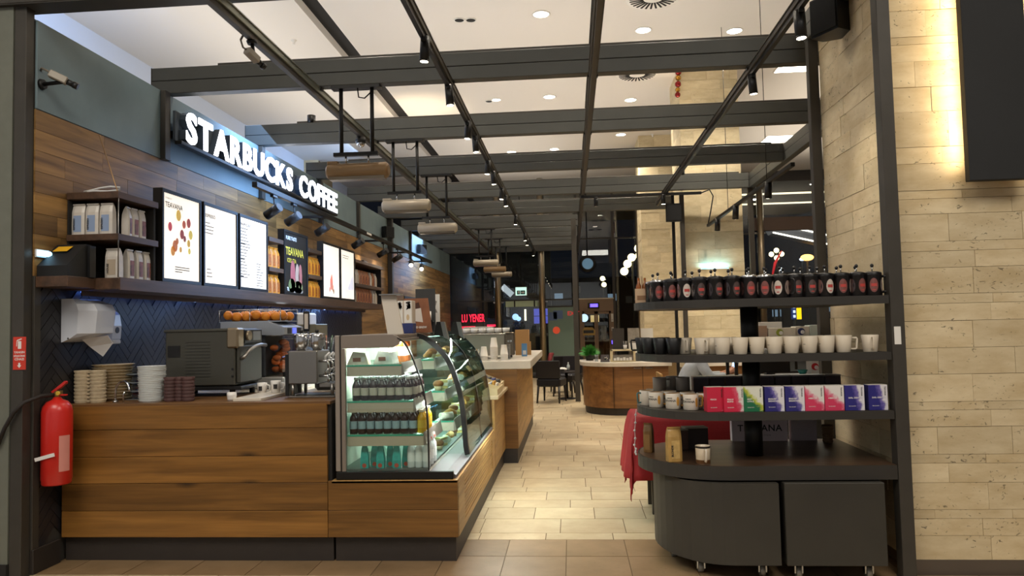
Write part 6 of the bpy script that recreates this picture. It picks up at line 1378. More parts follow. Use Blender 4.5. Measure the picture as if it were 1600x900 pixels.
# ================================================================ back of the cafe
# low cabinet and shelf with cartons seen through the rack
t = thing('stock_shelf', 'dark two-level stock shelf behind the rack with pale cartons', 'shelf', (2.1, 7.7, 0))
for z0, z1 in ((.86, .90), (1.245, 1.275)): part(t, 'board', MB().box(1.60, 2.55, 7.45, 7.9, z0, z1, .003), mat('shelf_grey', '#5d5a55', .5), world=True)
for x in (1.61, 2.54):
    for y in (7.47, 7.88): part(t, 'upright', MB().box(x-.015, x+.015, y-.015, y+.015, 0, 1.245), m_black, world=True)
part(t, 'side_panel', MB().box(1.63, 2.52, 7.80, 7.82, .02, .86), mat('panel_dark', '#2b2926', .6), world=True)
def carton(label, x0, x1, y, z, h, c, em=None, d=.16):
    t = thing('carton', label, 'carton', ((x0+x1)/2, y, z)); w_ = (x1-x0)/2; part(t, 'box', MB().box(-w_, w_, 0, d, 0, h, .002), mat('carton_'+c[1:], c, .6)); part(t, 'tape', MB().box(-.012, .012, -.0008, d, h, h+.001), mat('tape', '#c9c0ae', .5))
    if em: part(t, 'emblem', MB().cyl((-w_*.2, -.001, h*.55), (-w_*.2, -.004, h*.55), .035, n=14), mat('emblem_'+em[1:], em, .5)); part(t, 'emblem_dot', MB().cyl((-w_*.2+.012, -.004, h*.5), (-w_*.2+.012, -.006, h*.5), .02, n=12), m_white)
    return t
carton('tan carton at the left of the upper stock shelf', 1.80, 1.93, 7.5, 1.2755, .125, '#a98d76'); carton('white carton with a lime emblem on the upper stock shelf', 1.94, 2.20, 7.48, 1.2755, .10, '#cfc7b6', '#8f9a3a'); carton('white carton with a navy emblem on the upper stock shelf', 2.205, 2.335, 7.5, 1.2755, .11, '#cdc6b8', '#2c3560'); carton('pale green-grey carton at the right of the upper stock shelf', 2.34, 2.52, 7.5, 1.2755, .12, '#b5c0b6')
carton('tall white carton behind the emblem carton on the upper stock shelf', 1.85, 2.13, 7.70, 1.2755, .16, '#d6d2ca'); carton('red and white carton on the lower stock shelf', 2.37, 2.46, 7.6, .9005, .15, '#c9c5be', '#b5242a')
t = thing('teal_bowl', 'small teal bowl beside the red and white carton', 'bowl', (2.29, 7.62, .9005)); part(t, 'bowl', MB().lathe([(0, 0), (.025, 0), (.05, .05), (.047, .05), (.02, .006)], 0, 0, 0, 16), mat('teal_glaze', '#1f7a72', .3)); part(t, 'rim', MB().lathe([(.0475, .050), (.0505, .050), (.0505, .053), (.0475, .053)], 0, 0, 0, 16), mat('teal_dark', '#155a54', .3))
t = thing('monitor', 'black monitor lying back on the lower stock shelf', 'monitor', (1.98, 7.66, .9005)); part(t, 'screen', MB().box(-.20, .20, -.015, .015, .03, .20, .004), m_blackp); part(t, 'stand', MB().box(-.04, .04, -.04, .06, 0, .03), m_blackp)
t = thing('wall_light', 'cream wall lamp throwing blue light upward on the stone pillar', 'wall lamp', (2.27, 11.76, 2.10)); part(t, 'shade', MB().box(2.02, 2.50, 11.70, 11.792, 2.09, 2.27, .004), mat('lamp_cream', '#cdbb92', .6), world=True); part(t, 'blue_tube', MB().box(2.05, 2.47, 11.72, 11.78, 2.266, 2.278), mat('cyan_glow', '#d8f4ff', .5, emit='#7fd8ff', es=3), world=True)
lamp('blue_lamp', 'AREA', (2.26, 11.74, 2.29), 1.6, (.30, .72, 1.0), (2.26, 11.80, 3), t, shape='RECTANGLE', size=.45, size_y=.05)
# garland baubles at the top of the pillar
for k, (z, c, r) in enumerate(((5.41, '#8a1f1c', .05), (5.32, '#b8862f', .045), (5.22, '#8a1f1c', .05), (5.13, '#b8862f', .04), (5.05, '#7a1a18', .045))):
    t = thing('bauble', '%s bauble from the top hanging at the upper left edge of the pillar, %s' % (ORD[k], 'gold' if c == '#b8862f' else 'red'), 'ornament', (1.80-.006*k, 11.72, z)); part(t, 'ball', MB().ball((0, 0, 0), r, 14, 10), mat('bauble_'+c[1:], c, .15, .6)); part(t, 'cap', MB().cyl((0, 0, r*.9), (0, 0, r*1.12), .012, n=8), mat('brass', '#a98a55')); part(t, 'thread', MB().cyl((0, 0, r*1.1), (0, 0, Zc-z if k == 0 else .06), .003, n=6), m_black)

# ---------------- round counter
m_rc = wood('round_counter_wood', '#6b4623', '#8c6133', 0, .45, .06, .2, .7)
def rcout(ins=0.0):
    r = .72; x0, y0 = .13+ins, 11.75+ins; rr = r-ins
    return [(1.55-ins, y0), (x0+rr, y0)]+[(x0+rr-rr*math.sin(PI/2*k/12), y0+rr-rr*math.cos(PI/2*k/12)) for k in range(1, 13)]+[(x0, 13.1-ins), (1.55-ins, 13.1-ins)]
rc = thing('round_counter', 'round-cornered wooden counter with a pale top in the back right of the cafe', 'counter', (1.3, 12.4, 0))
part(rc, 'body', MB().prism(rcout(.05), .115, .772, smooth=False), m_rc, world=True); part(rc, 'kick_plate', MB().prism(rcout(.08), 0, .114), m_kick, world=True); part(rc, 'top', MB().prism(rcout(0), .774, .832), m_marble, world=True)
for x in (.64, 1.10): part(rc, 'door_gap', MB().box(x-.003, x+.003, 11.797 if x > .8 else 11.815, 11.803 if x > .8 else 11.85, .12, .77), m_dark, world=True)
for x in (1.02, 1.20): part(rc, 'handle', MB().box(x-.06, x+.06, 11.785, 11.80, .735, .75, .002), m_chrome, world=True)
t = thing('wall_ledge', 'narrow pale ledge in front of the stone pillar behind the person', 'ledge', (2.2, 11.5, 0))
part(t, 'top', MB().box(1.85, 2.66, 11.45, 11.785, .774, .832, .003), m_marble, world=True); part(t, 'panel', MB().box(1.89, 2.62, 11.50, 11.775, .02, .774), m_rc, world=True); part(t, 'plinth', MB().box(1.91, 2.60, 11.52, 11.77, 0, .02), m_kick, world=True)
t = thing('napkin_station', 'cream wooden napkin and sugar box on the round counter', 'dispenser', (.82, 12.15, .8325))
mb_ = mat('station_wood', '#cdbd97', .5)
for bx in ((-.20, -.165, 0, .20), (.165, .20, 0, .20), (-.20, .20, .175, .20), (-.165, .165, 0, .02)): part(t, 'board', MB().box(bx[0], bx[1], -.09, .09, bx[2], bx[3], .002), mb_)
part(t, 'tray', MB().box(-.16, .16, -.06, .07, .022, .11), mat('tray_grey', '#8f8a80', .3, .5)); 
for k in range(6): part(t, 'sachet_row', MB().box(-.15+k*.05, -.11+k*.05, -.07, -.02, .022, .06+.012*(k % 2)), m_paper)
def placard(label, x, y, z, w_, h, m, extra=None):
    t = thing('placard', label, 'sign', (x, y, z)); part(t, 'sheet', MB().box(-w_/2, w_/2, -.004, .004, .01, h), m); part(t, 'foot', MB().box(-w_/2, w_/2, -.03, .03, 0, .01), m_blackp)
    if extra: part(t, 'print', MB().quad((-w_*.4, -.005, h*.1), (w_*.4, -.005, h*.1), (w_*.4, -.005, h*.55), (-w_*.4, -.005, h*.55)), extra)
    return t
placard('dark standing menu card on the napkin box', .76, 12.20, 1.0335, .19, .34, mat('menu_dark', '#35312d', .5)); placard('grey photo card standing beside the dark menu card', 1.01, 12.22, .8325+.2*0, .19, .54, mat('photo_grey', '#8d867c', .5, noise=.3, nscale=12), m_paper); placard('white blank card standing right of the photo card', 1.24, 12.35, .8325, .20, .53, m_paper)
t = thing('cutlery_cup', 'small cup of spoons on top of the napkin box', 'cup', (.86, 12.10, 1.0335)); part(t, 'cup', MB().lathe([(0, 0), (.025, 0), (.032, .07), (.03, .07), (.023, .004)], 0, 0, 0, 14), m_white)
for k in range(5): part(t, 'spoon', MB().cyl((.01*math.cos(k*1.3), .01*math.sin(k*1.3), .01), (.03*math.cos(k*1.3), .03*math.sin(k*1.3), .13), .004, n=6), m_inox)
t = thing('water_glass', 'clear drinking glass beside the plant on the round counter', 'glass', (.40, 12.3, .8325)); part(t, 'glass', MB().lathe([(0, 0), (.028, 0), (.032, .11), (.030, .11), (.026, .006)], 0, 0, 0, 16), m_acr); part(t, 'rim', MB().lathe([(.030, .11), (.0325, .11), (.0325, .113), (.030, .113)], 0, 0, 0, 16), m_white)
t = thing('slate_card', 'small dark card with a white drawing between the glass and the napkin box', 'card', (.53, 12.1, .8325)); part(t, 'sheet', MB().prism([(-.075, 0), (.075, 0), (.065, .12), (-.065, .12)], -.004, .004, 'y'), mat('slate_blue', '#4d4a4c', .5)); part(t, 'drawing', MB().add([(.02+.03*math.cos(2*PI*k/5*2), -.005, .06+.035*math.sin(2*PI*k/5*2)) for k in range(5)], [(0, 1, 2, 3, 4)]), m_inkw)
t = thing('potted_plant', 'bright green feathery plant in a dark pot at the left end of the round counter', 'plant', (.30, 12.75, .8325)); part(t, 'pot', MB().lathe([(0, 0), (.06, 0), (.08, .10), (.075, .10), (.055, .01)], 0, 0, 0, 16), mat('pot_dark', '#2f2b28', .5))
b = MB(); rng = random.Random(12)
for k in range(520):
    a, e = rng.uniform(0, 2*PI), rng.uniform(.05, 1.5); l = rng.uniform(.10, .19); d = Vector((math.cos(a)*math.cos(e), math.sin(a)*math.cos(e), math.sin(e))); p0 = Vector((0, 0, .09))+d*.03; p1 = p0+d*l; s_ = d.orthogonal().normalized()*.010; up = Vector((0, 0, -.02)) 
    b.add([p0-s_*.3, p0+s_*.3, (p0+p1)/2+s_, p1+up, (p0+p1)/2-s_], [(0, 1, 2, 3, 4)])
o = part(t, 'foliage', b, mat('leaf_green', '#3c8a34', .6, noise=.3, nscale=18)); o['kind'] = 'stuff'

# ---------------- chairs and little table by the dark post
m_chair = mat('chair_leather', '#17151a', .42, bump=.05); m_leg = mat('chair_leg', '#1c1310', .4)
def cafe_chair(label, x, y, rz):
    t = thing('cafe_chair', label, 'chair', (x, y, 0), rz, 'black cafe chairs')
    part(t, 'seat', MB().box(-.23, .23, -.23, .25, .30, .46, .03), m_chair)
    part(t, 'backrest', MB().prism([(-.23, .46), (-.28, .78), (-.235, .79), (-.16, .46)], -.23, .23, 'x'), m_chair)
    for sx in (-1, 1):
        for sy in (-1, 1): part(t, 'leg', MB().cyl((sx*.20, sy*.20, .31), (sx*.215, sy*.225+(-.03 if sy < 0 else 0), 0), .024, .016, n=8), m_leg)
    return t
c0 = cafe_chair('black padded cafe chair nearest, its back towards us, left of the dark post', -.40, 14.05, -.25)
dup(c0, (-.10, 15.2, 0), PI-.5, 'black padded cafe chair behind the little table, facing us'); dup(c0, (-.22, 16.0, 0), .2, 'third black cafe chair farthest back, only its backrest top showing')
t = thing('coffee_table', 'little round dark table between the black chairs', 'table', (-.12, 14.58, 0)); part(t, 'top', MB().cyl((0, 0, .52), (0, 0, .545), .24, n=24), m_leg); part(t, 'column', MB().cyl((0, 0, .02), (0, 0, .52), .03, n=12), m_black); part(t, 'foot', MB().cyl((0, 0, 0), (0, 0, .02), .18, n=20), m_black)
t = thing('crumpled_napkin', 'crumpled white napkin lying on the little table', 'napkin', (-.20, 14.50, .5455)); rng = random.Random(3)
b = MB().ball((0, 0, .035), .085, 10, 6, (1.1, .8, .42)); b.v = [(x+rng.uniform(-.014, .014), y+rng.uniform(-.014, .014), max(z+rng.uniform(-.01, .01), 0)) for x, y, z in b.v]; part(t, 'paper', b, m_paper); part(t, 'print', MB().box(-.04, .04, -.076, -.07, .02, .04), m_ink)
t = thing('water_bottle', 'small clear water bottle on the little table', 'bottle', (-.08, 14.58, .5455)); part(t, 'body', MB().lathe([(0, 0), (.03, 0), (.032, .10), (.012, .14), (.012, .15), (0, .15)], 0, 0, 0, 14), mat('pet_bottle', '#b9c4c8', .15, coat=.5)); part(t, 'cap', MB().cyl((0, 0, .15), (0, 0, .168), .014, n=12), m_white)
t = thing('red_jacket', 'dark red jacket hanging over the side of the far chair', 'jacket', (-.47, 15.9, .80)); part(t, 'fold', MB().tube([(-.48, 15.85, .56), (-.475, 15.88, .72), (-.45, 15.93, .82), (-.41, 15.99, .83)], [.03, .05, .05, .03], 8), mat('jacket_red', '#6a1416', .8), world=True); part(t, 'sleeve', MB().tube([(-.45, 15.84, .78), (-.49, 15.82, .62), (-.50, 15.84, .45)], [.035, .03, .025], 8), mat('jacket_red', '#6a1416'), world=True)

# ================================================================ glass front
YG = 20.5
m_mull = mat('mullion', '#3b3733', .4, .4); m_bronze2 = mat('door_bronze', '#75604d', .4, .4); m_gf = glass('front_glass', (.86, .9, .9), .07, 3.5, .85)
w1 = struct('window_1', MB().box(-3.33, 9.0, YG-.03, YG+.03, 5.22, 5.5), m_mull)
xs = [-3.33, -1.99, -.78, .20, 1.20, 1.90, 3.45, 5.2, 7.0, 9.0]
for x0, x1 in zip(xs, xs[1:]):
    if x0 == .20: struct('pane', MB().box(x0, x1, YG-.006, YG+.006, 2.16, 5.22), m_gf, w1)
    else: struct('pane', MB().box(x0, x1, YG-.006, YG+.006, 0.06, 5.22), m_gf, w1)
for x in (.20, 1.20, 3.45, 7.0): struct('mullion', MB().box(x-.035, x+.035, YG-.04, YG+.04, 0, 5.22), m_mull, w1)
struct('transom', MB().box(-3.33, .2, YG-.02, YG+.02, 2.13, 2.17), m_mull, w1); struct('transom', MB().box(.2, 4.9, YG-.02, YG+.02, 3.79, 3.83), m_mull, w1); struct('sill', MB().box(-3.33, 9, YG-.04, YG+.04, 0, .06), m_mull, w1)
struct('header_beam', MB().box(4.9, 9.0, YG-.12, YG+.05, 3.87, 4.22), mat('bronze_beam', '#6a564a', .5), w1)
for lab, x in (('left shiny steel tube post of the glass front', -1.99), ('middle shiny steel tube post of the glass front', -.78), ('right shiny steel tube post of the glass front, behind the bottle carrier', 1.90), ('shiny steel tube post of the glass front seen right of the pillar', 5.15)):
    t = thing('tube_post', lab, 'post', (x, YG-.22, 0), group='steel tube posts of the glass front'); part(t, 'tube', MB().cyl((0, 0, .02), (0, 0, 5.49), .085, n=18), mat('satin_steel', '#b3a48c', .3, .9)); part(t, 'base_plate', MB().cyl((0, 0, 0), (0, 0, .02), .13, n=18), m_inox)
    for z in (2.1, 3.8): part(t, 'glass_clamp', MB().box(-.14, .14, .06, .20, z-.02, z+.02), m_inox)
d1 = struct('door_1', MB().box(.235, .31, YG-.06, YG+.06, 0, 2.13), m_bronze2)
struct('jamb', MB().box(1.09, 1.165, YG-.06, YG+.06, 0, 2.13), m_bronze2, d1); struct('door_head', MB().box(.31, 1.09, YG-.06, YG+.06, 1.80, 2.13), m_bronze2, d1); struct('architrave', MB().box(.22, 1.18, YG-.065, YG+.06, 2.13, 2.16), mat('pale_trim', '#b3a893', .4), d1)
for x0, x1 in ((.31, .685), (.69, 1.09)):
    struct('door_stile', MB().box(x0, x0+.05, YG-.03, YG+.03, .01, 1.80), m_bronze2, d1); struct('door_stile', MB().box(x1-.05, x1, YG-.03, YG+.03, .01, 1.80), m_bronze2, d1); struct('door_rail', MB().box(x0, x1, YG-.03, YG+.03, .01, .12), m_bronze2, d1); struct('door_rail', MB().box(x0, x1, YG-.03, YG+.03, 1.72, 1.80), m_bronze2, d1); struct('door_pane', MB().box(x0+.05, x1-.05, YG-.005, YG+.005, .12, 1.72), m_gf, d1)
t = thing('door_display', 'small violet-blue lit display above the brown glass door', 'display', (.62, YG-.10, 1.88)); part(t, 'case', MB().box(.47, .78, YG-.12, YG-.062, 1.88, 2.03, .01), m_blackp, world=True); part(t, 'screen', MB().quad((.53, YG-.122, 1.91), (.74, YG-.122, 1.91), (.74, YG-.122, 2.0), (.53, YG-.122, 2.0)), mat('violet_screen', '#6a5aff', .4, emit='#6a55ff', es=2.2), world=True)
t = thing('warning_sticker', 'yellow-brown warning sticker on the left door leaf', 'sticker', (.44, YG-.02, 1.13)); part(t, 'plate', MB().add([(.30, YG-.033, 1.14), (.64, YG-.033, 1.14), (.66, YG-.033, 1.26), (.58, YG-.033, 1.36), (.36, YG-.033, 1.36), (.28, YG-.033, 1.26)], [tuple(range(6))]), mat('warn_yellow', '#8f743a', .6), world=True); part(t, 'print', MB().quad((.33, YG-.035, 1.20), (.61, YG-.035, 1.20), (.61, YG-.035, 1.28), (.33, YG-.035, 1.28)), m_ink, world=True)
t = thing('round_sticker', 'round pale lit logo disc on the left door leaf', 'sticker', (.36, YG-.04, 1.6)); part(t, 'disc', MB().cyl((.36, YG-.034, 1.62), (.36, YG-.040, 1.62), .11, n=20), mat('pale_glow', '#d5efff', .5, emit='#bfe6ff', es=1.0), world=True); part(t, 'ring', MB().lathe([(.11, -.004), (.125, 0), (.11, .004)], .36, YG-.038, 1.62, 20, 'y'), m_black, world=True)
for k, (x, z, c) in enumerate(((1.125, 1.5, '#b9b3aa'), (1.125, 1.25, '#a39c90'))):
    t = thing('door_button', ('upper', 'lower')[k]+' pale door control plate on the right jamb', 'switch', (x, YG-.07, z)); part(t, 'plate', MB().box(x-.03, x+.03, YG-.072, YG-.062, z, z+.22 if k == 0 else z+.1), mat('plate_'+c[1:], c, .4), world=True); part(t, 'button', MB().cyl((x, YG-.073, z+.05), (x, YG-.080, z+.05), .018, n=10), m_inox, world=True)
t = thing('door_sensor', 'small violet lit box at the right of the brown door', 'sensor', (1.14, YG-.08, .95)); part(t, 'box', MB().box(1.07, 1.19, YG-.09, YG-.066, .86, 1.02, .004), m_blackp, world=True); part(t, 'light', MB().quad((1.09, YG-.092, .89), (1.17, YG-.092, .89), (1.17, YG-.092, .99), (1.09, YG-.092, .99)), mat('violet_screen', '#6a5aff'), world=True)
t = thing('frosted_screen', 'grey-green frosted glass screen panel between the steel tube and the dark post', 'screen', (-.29, YG-.13, 0)); part(t, 'sheet', MB().box(-.63, .12, YG-.14, YG-.12, .03, 1.93), mat('frosted_green', '#6f8478', .35), world=True); part(t, 'cap_rail', MB().box(-.64, .13, YG-.15, YG-.11, 1.93, 1.97), m_mull, world=True)
part(t, 'foot_rail', MB().box(-.64, .13, YG-.15, YG-.11, 0, .03), m_mull, world=True); part(t, 'red_emblem', MB().cyl((-.41, YG-.141, 1.30), (-.41, YG-.145, 1.30), .10, n=16), mat('orange_red', '#c04a30', .5, emit='#d0492c', es=.5), 'glowing orange-red emblem', world=True); part(t, 'lettering', text_mb('EXIT', .16, 0, .003).xf(Matrix.Translation((-.30+.20, YG-.142, 1.70))), mat('exit_red', '#c23a3a', .5, emit='#d03a3a', es=.5), 'red lettering', world=True)
for x, z, s_ in ((-.47, 1.68, .14), (-.32, 1.72, .16)): part(t, 'blue_poster', MB().quad((x-s_, YG-.141, z-.11), (x+s_*.6, YG-.141, z-.11), (x+s_*.6, YG-.141, z+.12), (x-s_, YG-.141, z+.12)), mat('blue_tint', '#5a6f9a', .4), 'bluish poster', world=True)
t = thing('lintel_board', 'pale green lintel board between the two steel tubes', 'panel', (-1.36, YG-.06, 1.97)); part(t, 'board', MB().box(-1.80, -.86, YG-.07, YG-.05, 1.97, 2.13), mat('lintel_green', '#a9b89a', .5), world=True)
for x in (-1.55, -1.0): part(t, 'joint', MB().box(x-.02, x+.02, YG-.075, YG-.07, 1.97, 2.13), m_dark, world=True)
t = thing('exit_sign', 'lit green and white exit sign with arrow hanging before the glass front', 'sign', (-1.36, YG-.12, 2.28)); part(t, 'case', MB().box(-1.52, -1.20, YG-.13, YG-.07, 2.275, 2.515, .006), m_white, world=True); y = YG-.132
part(t, 'face', MB().quad((-1.51, y, 2.285), (-1.21, y, 2.285), (-1.21, y, 2.505), (-1.51, y, 2.505)), mat('exit_face', '#d8f5ee', .5, emit='#c9fff0', es=.9), world=True); mgx = mat('exit_green', '#16564f', .6)
for x0, x1 in ((-1.475, -1.385), (-1.375, -1.245)): part(t, 'field', MB().quad((x0, y-.001, 2.31), (x1, y-.001, 2.31), (x1, y-.001, 2.42), (x0, y-.001, 2.42)), mgx, world=True)
part(t, 'arrow', MB().add([(-1.36, y-.002, 2.353), (-1.31, y-.002, 2.353), (-1.31, y-.002, 2.33), (-1.26, y-.002, 2.365), (-1.31, y-.002, 2.40), (-1.31, y-.002, 2.377), (-1.36, y-.002, 2.377)], [tuple(range(7))]), m_inkw, world=True); part(t, 'running_figure', MB().add([(-1.45, y-.002, 2.315), (-1.435, y-.002, 2.35), (-1.45, y-.002, 2.385), (-1.425, y-.002, 2.41), (-1.405, y-.002, 2.385), (-1.415, y-.002, 2.35), (-1.40, y-.002, 2.315), (-1.425, y-.002, 2.34)], [tuple(range(8))]), m_inkw, world=True)
part(t, 'hanger', MB().cyl((-1.36, YG-.10, 2.515), (-1.36, YG-.10, 5.49), .006, n=6), m_black, world=True)
t = thing('ring_sign', 'round projecting sign, dark ring around a pale disc, before the glass front', 'sign', (.49, YG-.3, 2.83)); part(t, 'disc', MB().cyl((.49, YG-.33, 3.09), (.49, YG-.27, 3.09), .15, n=26), mat('disc_blue', '#5f7f96', .3, emit='#6f9ab8', es=.35), world=True); part(t, 'ring', MB().lathe([(.15, -.04), (.23, -.04), (.23, .04), (.15, .04)], .49, YG-.30, 3.09, 28, 'y'), m_black, world=True); part(t, 'hanger', MB().cyl((.49, YG-.3, 3.32), (.49, YG-.3, 5.49), .012, n=8), m_black, world=True)

# ================================================================ outside, night
struct('ground_outside', MB().box(-14, 24, 21.5, 62, -.14, -.02), mat('asphalt', '#2b2a2b', .6))
struct('trim_canopy', MB().box(-6, 18, 20.62, 30, 5.62, 5.8), mat('canopy_soffit', '#6d6a68', .7))
for k, (y, x0, x1) in enumerate(((21.6, 5.3, 8.4), (24.7, 5.3, 9.6), (26.8, 5.3, 10.6))):
    t = thing('canopy_strip_light', '%s warm strip light under the canopy beyond the glass front' % ORD[k], 'strip light', ((x0+x1)/2, y, 5.6), group='canopy strip lights'); part(t, 'diffuser', MB().box(x0, x1, y-.09, y+.09, 5.57, 5.60), mat('canopy_glow', '#fff2d8', .5, emit='#ffe9c4', es=2.2), world=True); part(t, 'tray', MB().box(x0-.05, x1+.05, y-.12, y+.12, 5.60, 5.62), m_dark, world=True)
for k, (x, y) in enumerate(((5.9, 20.95), (7.6, 23.2), (6.4, 25.8))):
    t = thing('canopy_downlight', '%s round downlight under the canopy beyond the glass front' % ORD[k], 'downlight', (x, y, 5.6), group='canopy downlights'); part(t, 'lens', MB().cyl((0, 0, -.01), (0, 0, .0), .17, n=18), m_glow); part(t, 'ring', MB().lathe([(.17, -.012), (.20, -.012), (.20, .018), (.17, .018)], 0, 0, 0, 18), m_trimw)
lamp('canopy_lamp', 'AREA', (6.5, 24.5, 5.5), 160, (1, .9, .75), (6.5, 24.5, 0), shape='RECTANGLE', size=4, size_y=5)
# street lamp with five globes
def street_lamp(label, x, y, globes, zs):
    t = thing('street_lamp', label, 'street lamp', (x, y, -.02), group='street lamps'); part(t, 'mast', MB().cyl((x, y, -.02), (x, y, zs+.3), .05, .035, n=10), m_black, world=True)
    for dx, z, r in globes:
        part(t, 'arm', MB().tube([(x, y, z-.25), (x+dx*.6, y, z-.27), (x+dx, y, z-r)], .02, 6), m_black, world=True); part(t, 'globe', MB().ball((x+dx, y, z), r, 14, 10), mat('globe_glow', '#fff4d8', .5, emit='#ffe7b0', es=5), world=True)
    return t
street_lamp('street lamp with five warm globes seen through the glass left of the pillar', 2.02, 24.0, ((.20, 3.85, .13), (-.02, 3.56, .13), (.22, 3.62, .12), (-.16, 3.36, .13), (-.27, 3.12, .13)), 3.3)
street_lamp('distant street lamp with two small globes through the glass', 1.33, 30.0, ((-.02, 3.27, .10), (.03, 3.02, .10)), 2.7)
street_lamp('dim street lamp with four globes beyond the window right of the pillar', 8.2, 30.0, ((-.2, 4.05, .10), (.2, 4.05, .10), (0, 4.2, .10), (0, 3.9, .10)), 3.8)
t = thing('shop_building', 'dark shop front across the passage with a scrolling red letter sign', 'shop front', (-3.0, 23.2, -.02)); part(t, 'facade', MB().box(-8, -.6, 23.0, 23.4, -.02, 5.0), mat('dark_facade', '#1f1d1d', .6), world=True)
m_led = mat('led_red', '#ff2a3a', .5, emit='#ff2440', es=3.0); part(t, 'lettering', text_mb('LU YENER', .34, 0, .006, 'LEFT', 1.05).xf(Matrix.Translation((-3.42, 22.98, 1.60)) @ Matrix.Diagonal((.46, 1, 1, 1))), m_led, 'red lit lettering', world=True)
for x0, x1, z in ((-3.42, -2.95, 1.40), (-2.62, -2.2, 1.44)): part(t, 'red_bar', MB().box(x0, x1, 22.97, 22.99, z, z+.06), m_led, 'red lit bar', world=True)
part(t, 'grey_box', MB().box(-2.93, -2.64, 22.5, 22.7, -.02, 1.56), mat('grey_machine', '#6a6563', .6), world=True); part(t, 'blue_glow', MB().box(-2.4, -1.8, 22.97, 22.99, 1.30, 1.38), mat('blue_led', '#4a5aff', .5, emit='#3a48c0', es=1.2), world=True)
for x, z, s_ in ((-1.72, 1.72, .10), (-1.62, 1.66, .07)): part(t, 'blue_lamp', MB().ball((x, 22.9, z), s_, 10, 6), mat('ice_glow', '#cfe6ff', .5, emit='#9fc8ff', es=2.0), world=True)
part(t, 'tube_lamp', MB().box(-1.44, -1.39, 22.95, 22.99, 1.60, 1.95), mat('tube_white', '#fff8e6', .5, emit='#fff2d0', es=3.0), world=True)
for z in (1.62, 1.86): part(t, 'violet_screen', MB().box(-1.15, -.72, 22.95, 22.99, z-.12, z+.10), mat('violet_tv', '#6f74d8', .5, emit='#5a5fd0', es=.9), world=True)
part(t, 'name_board', MB().box(-2.3, -1.3, 22.94, 22.99, 1.28, 1.50), mat('name_board', '#3a322b', .6), world=True); part(t, 'lettering', text_mb('STARBUCKS', .12, 0, .002, 'CENTER').xf(Matrix.Translation((-1.8, 22.93, 1.40))), mat('dim_letters', '#8d8478', .6), world=True)
t = thing('tilted_sign', 'tilted pale lit sign beyond the glass left of the exit sign', 'sign', (-1.9, 22.0, 2.3)); part(t, 'face', MB().box(-.20, .20, -.02, .02, -.09, .09).xf(Matrix.Translation((-1.88, 22.0, 2.50)) @ Matrix.Rotation(.75, 4, 'Y')), mat('pale_sign', '#d8dee2', .5, emit='#cfd8e0', es=.8), world=True); part(t, 'bracket', MB().cyl((-1.88, 22.03, 2.5), (-1.88, 22.98, 2.6), .015, n=8), m_black, world=True)
t = thing('far_building', 'dark building across the street beyond the glass front', 'building', (6, 44, -.02)); part(t, 'wall', MB().box(-9, 22, 44, 46, -.02, 4.2), mat('night_building', '#24252c', .8), world=True)
rng = random.Random(17)
for k in range(22):
    x = -2+k*1.05; z = .8+rng.random()*2.6; part(t, 'window', MB().box(x, x+.5, 43.97, 44.0, z, z+.4), mat('night_window_%d' % (k % 3), ['#d8c08a', '#8fa4b8', '#54504a'][k % 3], .5, emit=['#ffd890', '#9fb8d0', '#3a3630'][k % 3], es=[.8, .5, .2][k % 3]), world=True)
m_strk = mat('bridge_glow', '#fff6e6', .5, emit='#fff2e0', es=4)
t = thing('footbridge', 'lit footbridge with two white light lines beyond the right window', 'bridge', (9.5, 28, 4.2)); part(t, 'deck', MB().tube([(7.2, 27.0, 4.75), (9.5, 28.0, 4.35), (12.0, 29.0, 4.0)], .30, 6), mat('bridge_grey', '#5a5c66', .7), world=True)
for dz in (.0, -.33): part(t, 'light_line', MB().tube([(7.2, 26.65, 4.86+dz), (9.5, 27.65, 4.46+dz), (12.0, 28.65, 4.10+dz)], .028, 6), m_strk, world=True)
part(t, 'pier', MB().cyl((11.8, 29.4, -.02), (11.8, 29.4, 3.9), .2, n=10), mat('bridge_grey', '#5a5c66'), world=True)
for lab, x, y, z, c in (('warm orange glowing lamp beyond the right window', 8.75, 28.0, 3.72, '#ffb65a'), ('white glowing street light far beyond the right window', 10.1, 33.0, 4.05, '#eaf2ff'), ('second white glowing street light far beyond the right window', 9.2, 33.0, 3.65, '#eaf2ff')):
    t = thing('street_light', lab, 'street light', (x, y, -.02), group=None); part(t, 'mast', MB().cyl((x, y, -.02), (x, y, z), .04, n=8), m_black, world=True); part(t, 'lamp', MB().ball((x, y, z), .20 if c == '#ffb65a' else .10, 12, 8, (1.2, 1, .6)), mat('street_'+c[1:], c, .5, emit=c, es=6), world=True)
t = thing('red_banner', 'thin red curved lit banner beyond the right window', 'banner', (7.6, 27.5, -.02)); part(t, 'strip', MB().tube([(7.35, 27.5, 3.1), (7.45, 27.5, 3.5), (7.7, 27.5, 3.95)], [.03, .05, .02], 6), mat('banner_red', '#c22a30', .5, emit='#c01a22', es=1.0), world=True); part(t, 'mast', MB().cyl((7.35, 27.5, -.02), (7.35, 27.5, 3.1), .03, n=8), m_black, world=True)
t = thing('yellow_sign', 'tall yellow and blue lit sign seen under the top shelf of the rack', 'sign', (6.55, 22.5, 1.0)); part(t, 'yellow_panel', MB().box(6.68, 6.80, 22.5, 22.6, 1.45, 2.05), mat('sign_yellow', '#ffd21c', .5, emit='#ffc800', es=2.0), world=True); part(t, 'blue_panel', MB().box(6.53, 6.66, 22.5, 22.6, 1.45, 2.05), mat('sign_blue', '#24407a', .5, emit='#1d3a80', es=.6), world=True)
for k in range(4): part(t, 'letter', MB().box(6.56, 6.63, 22.495, 22.5, 1.50+k*.14, 1.58+k*.14), mat('letter_glow', '#dfe9ff', .5, emit='#dfe9ff', es=1.5), world=True)
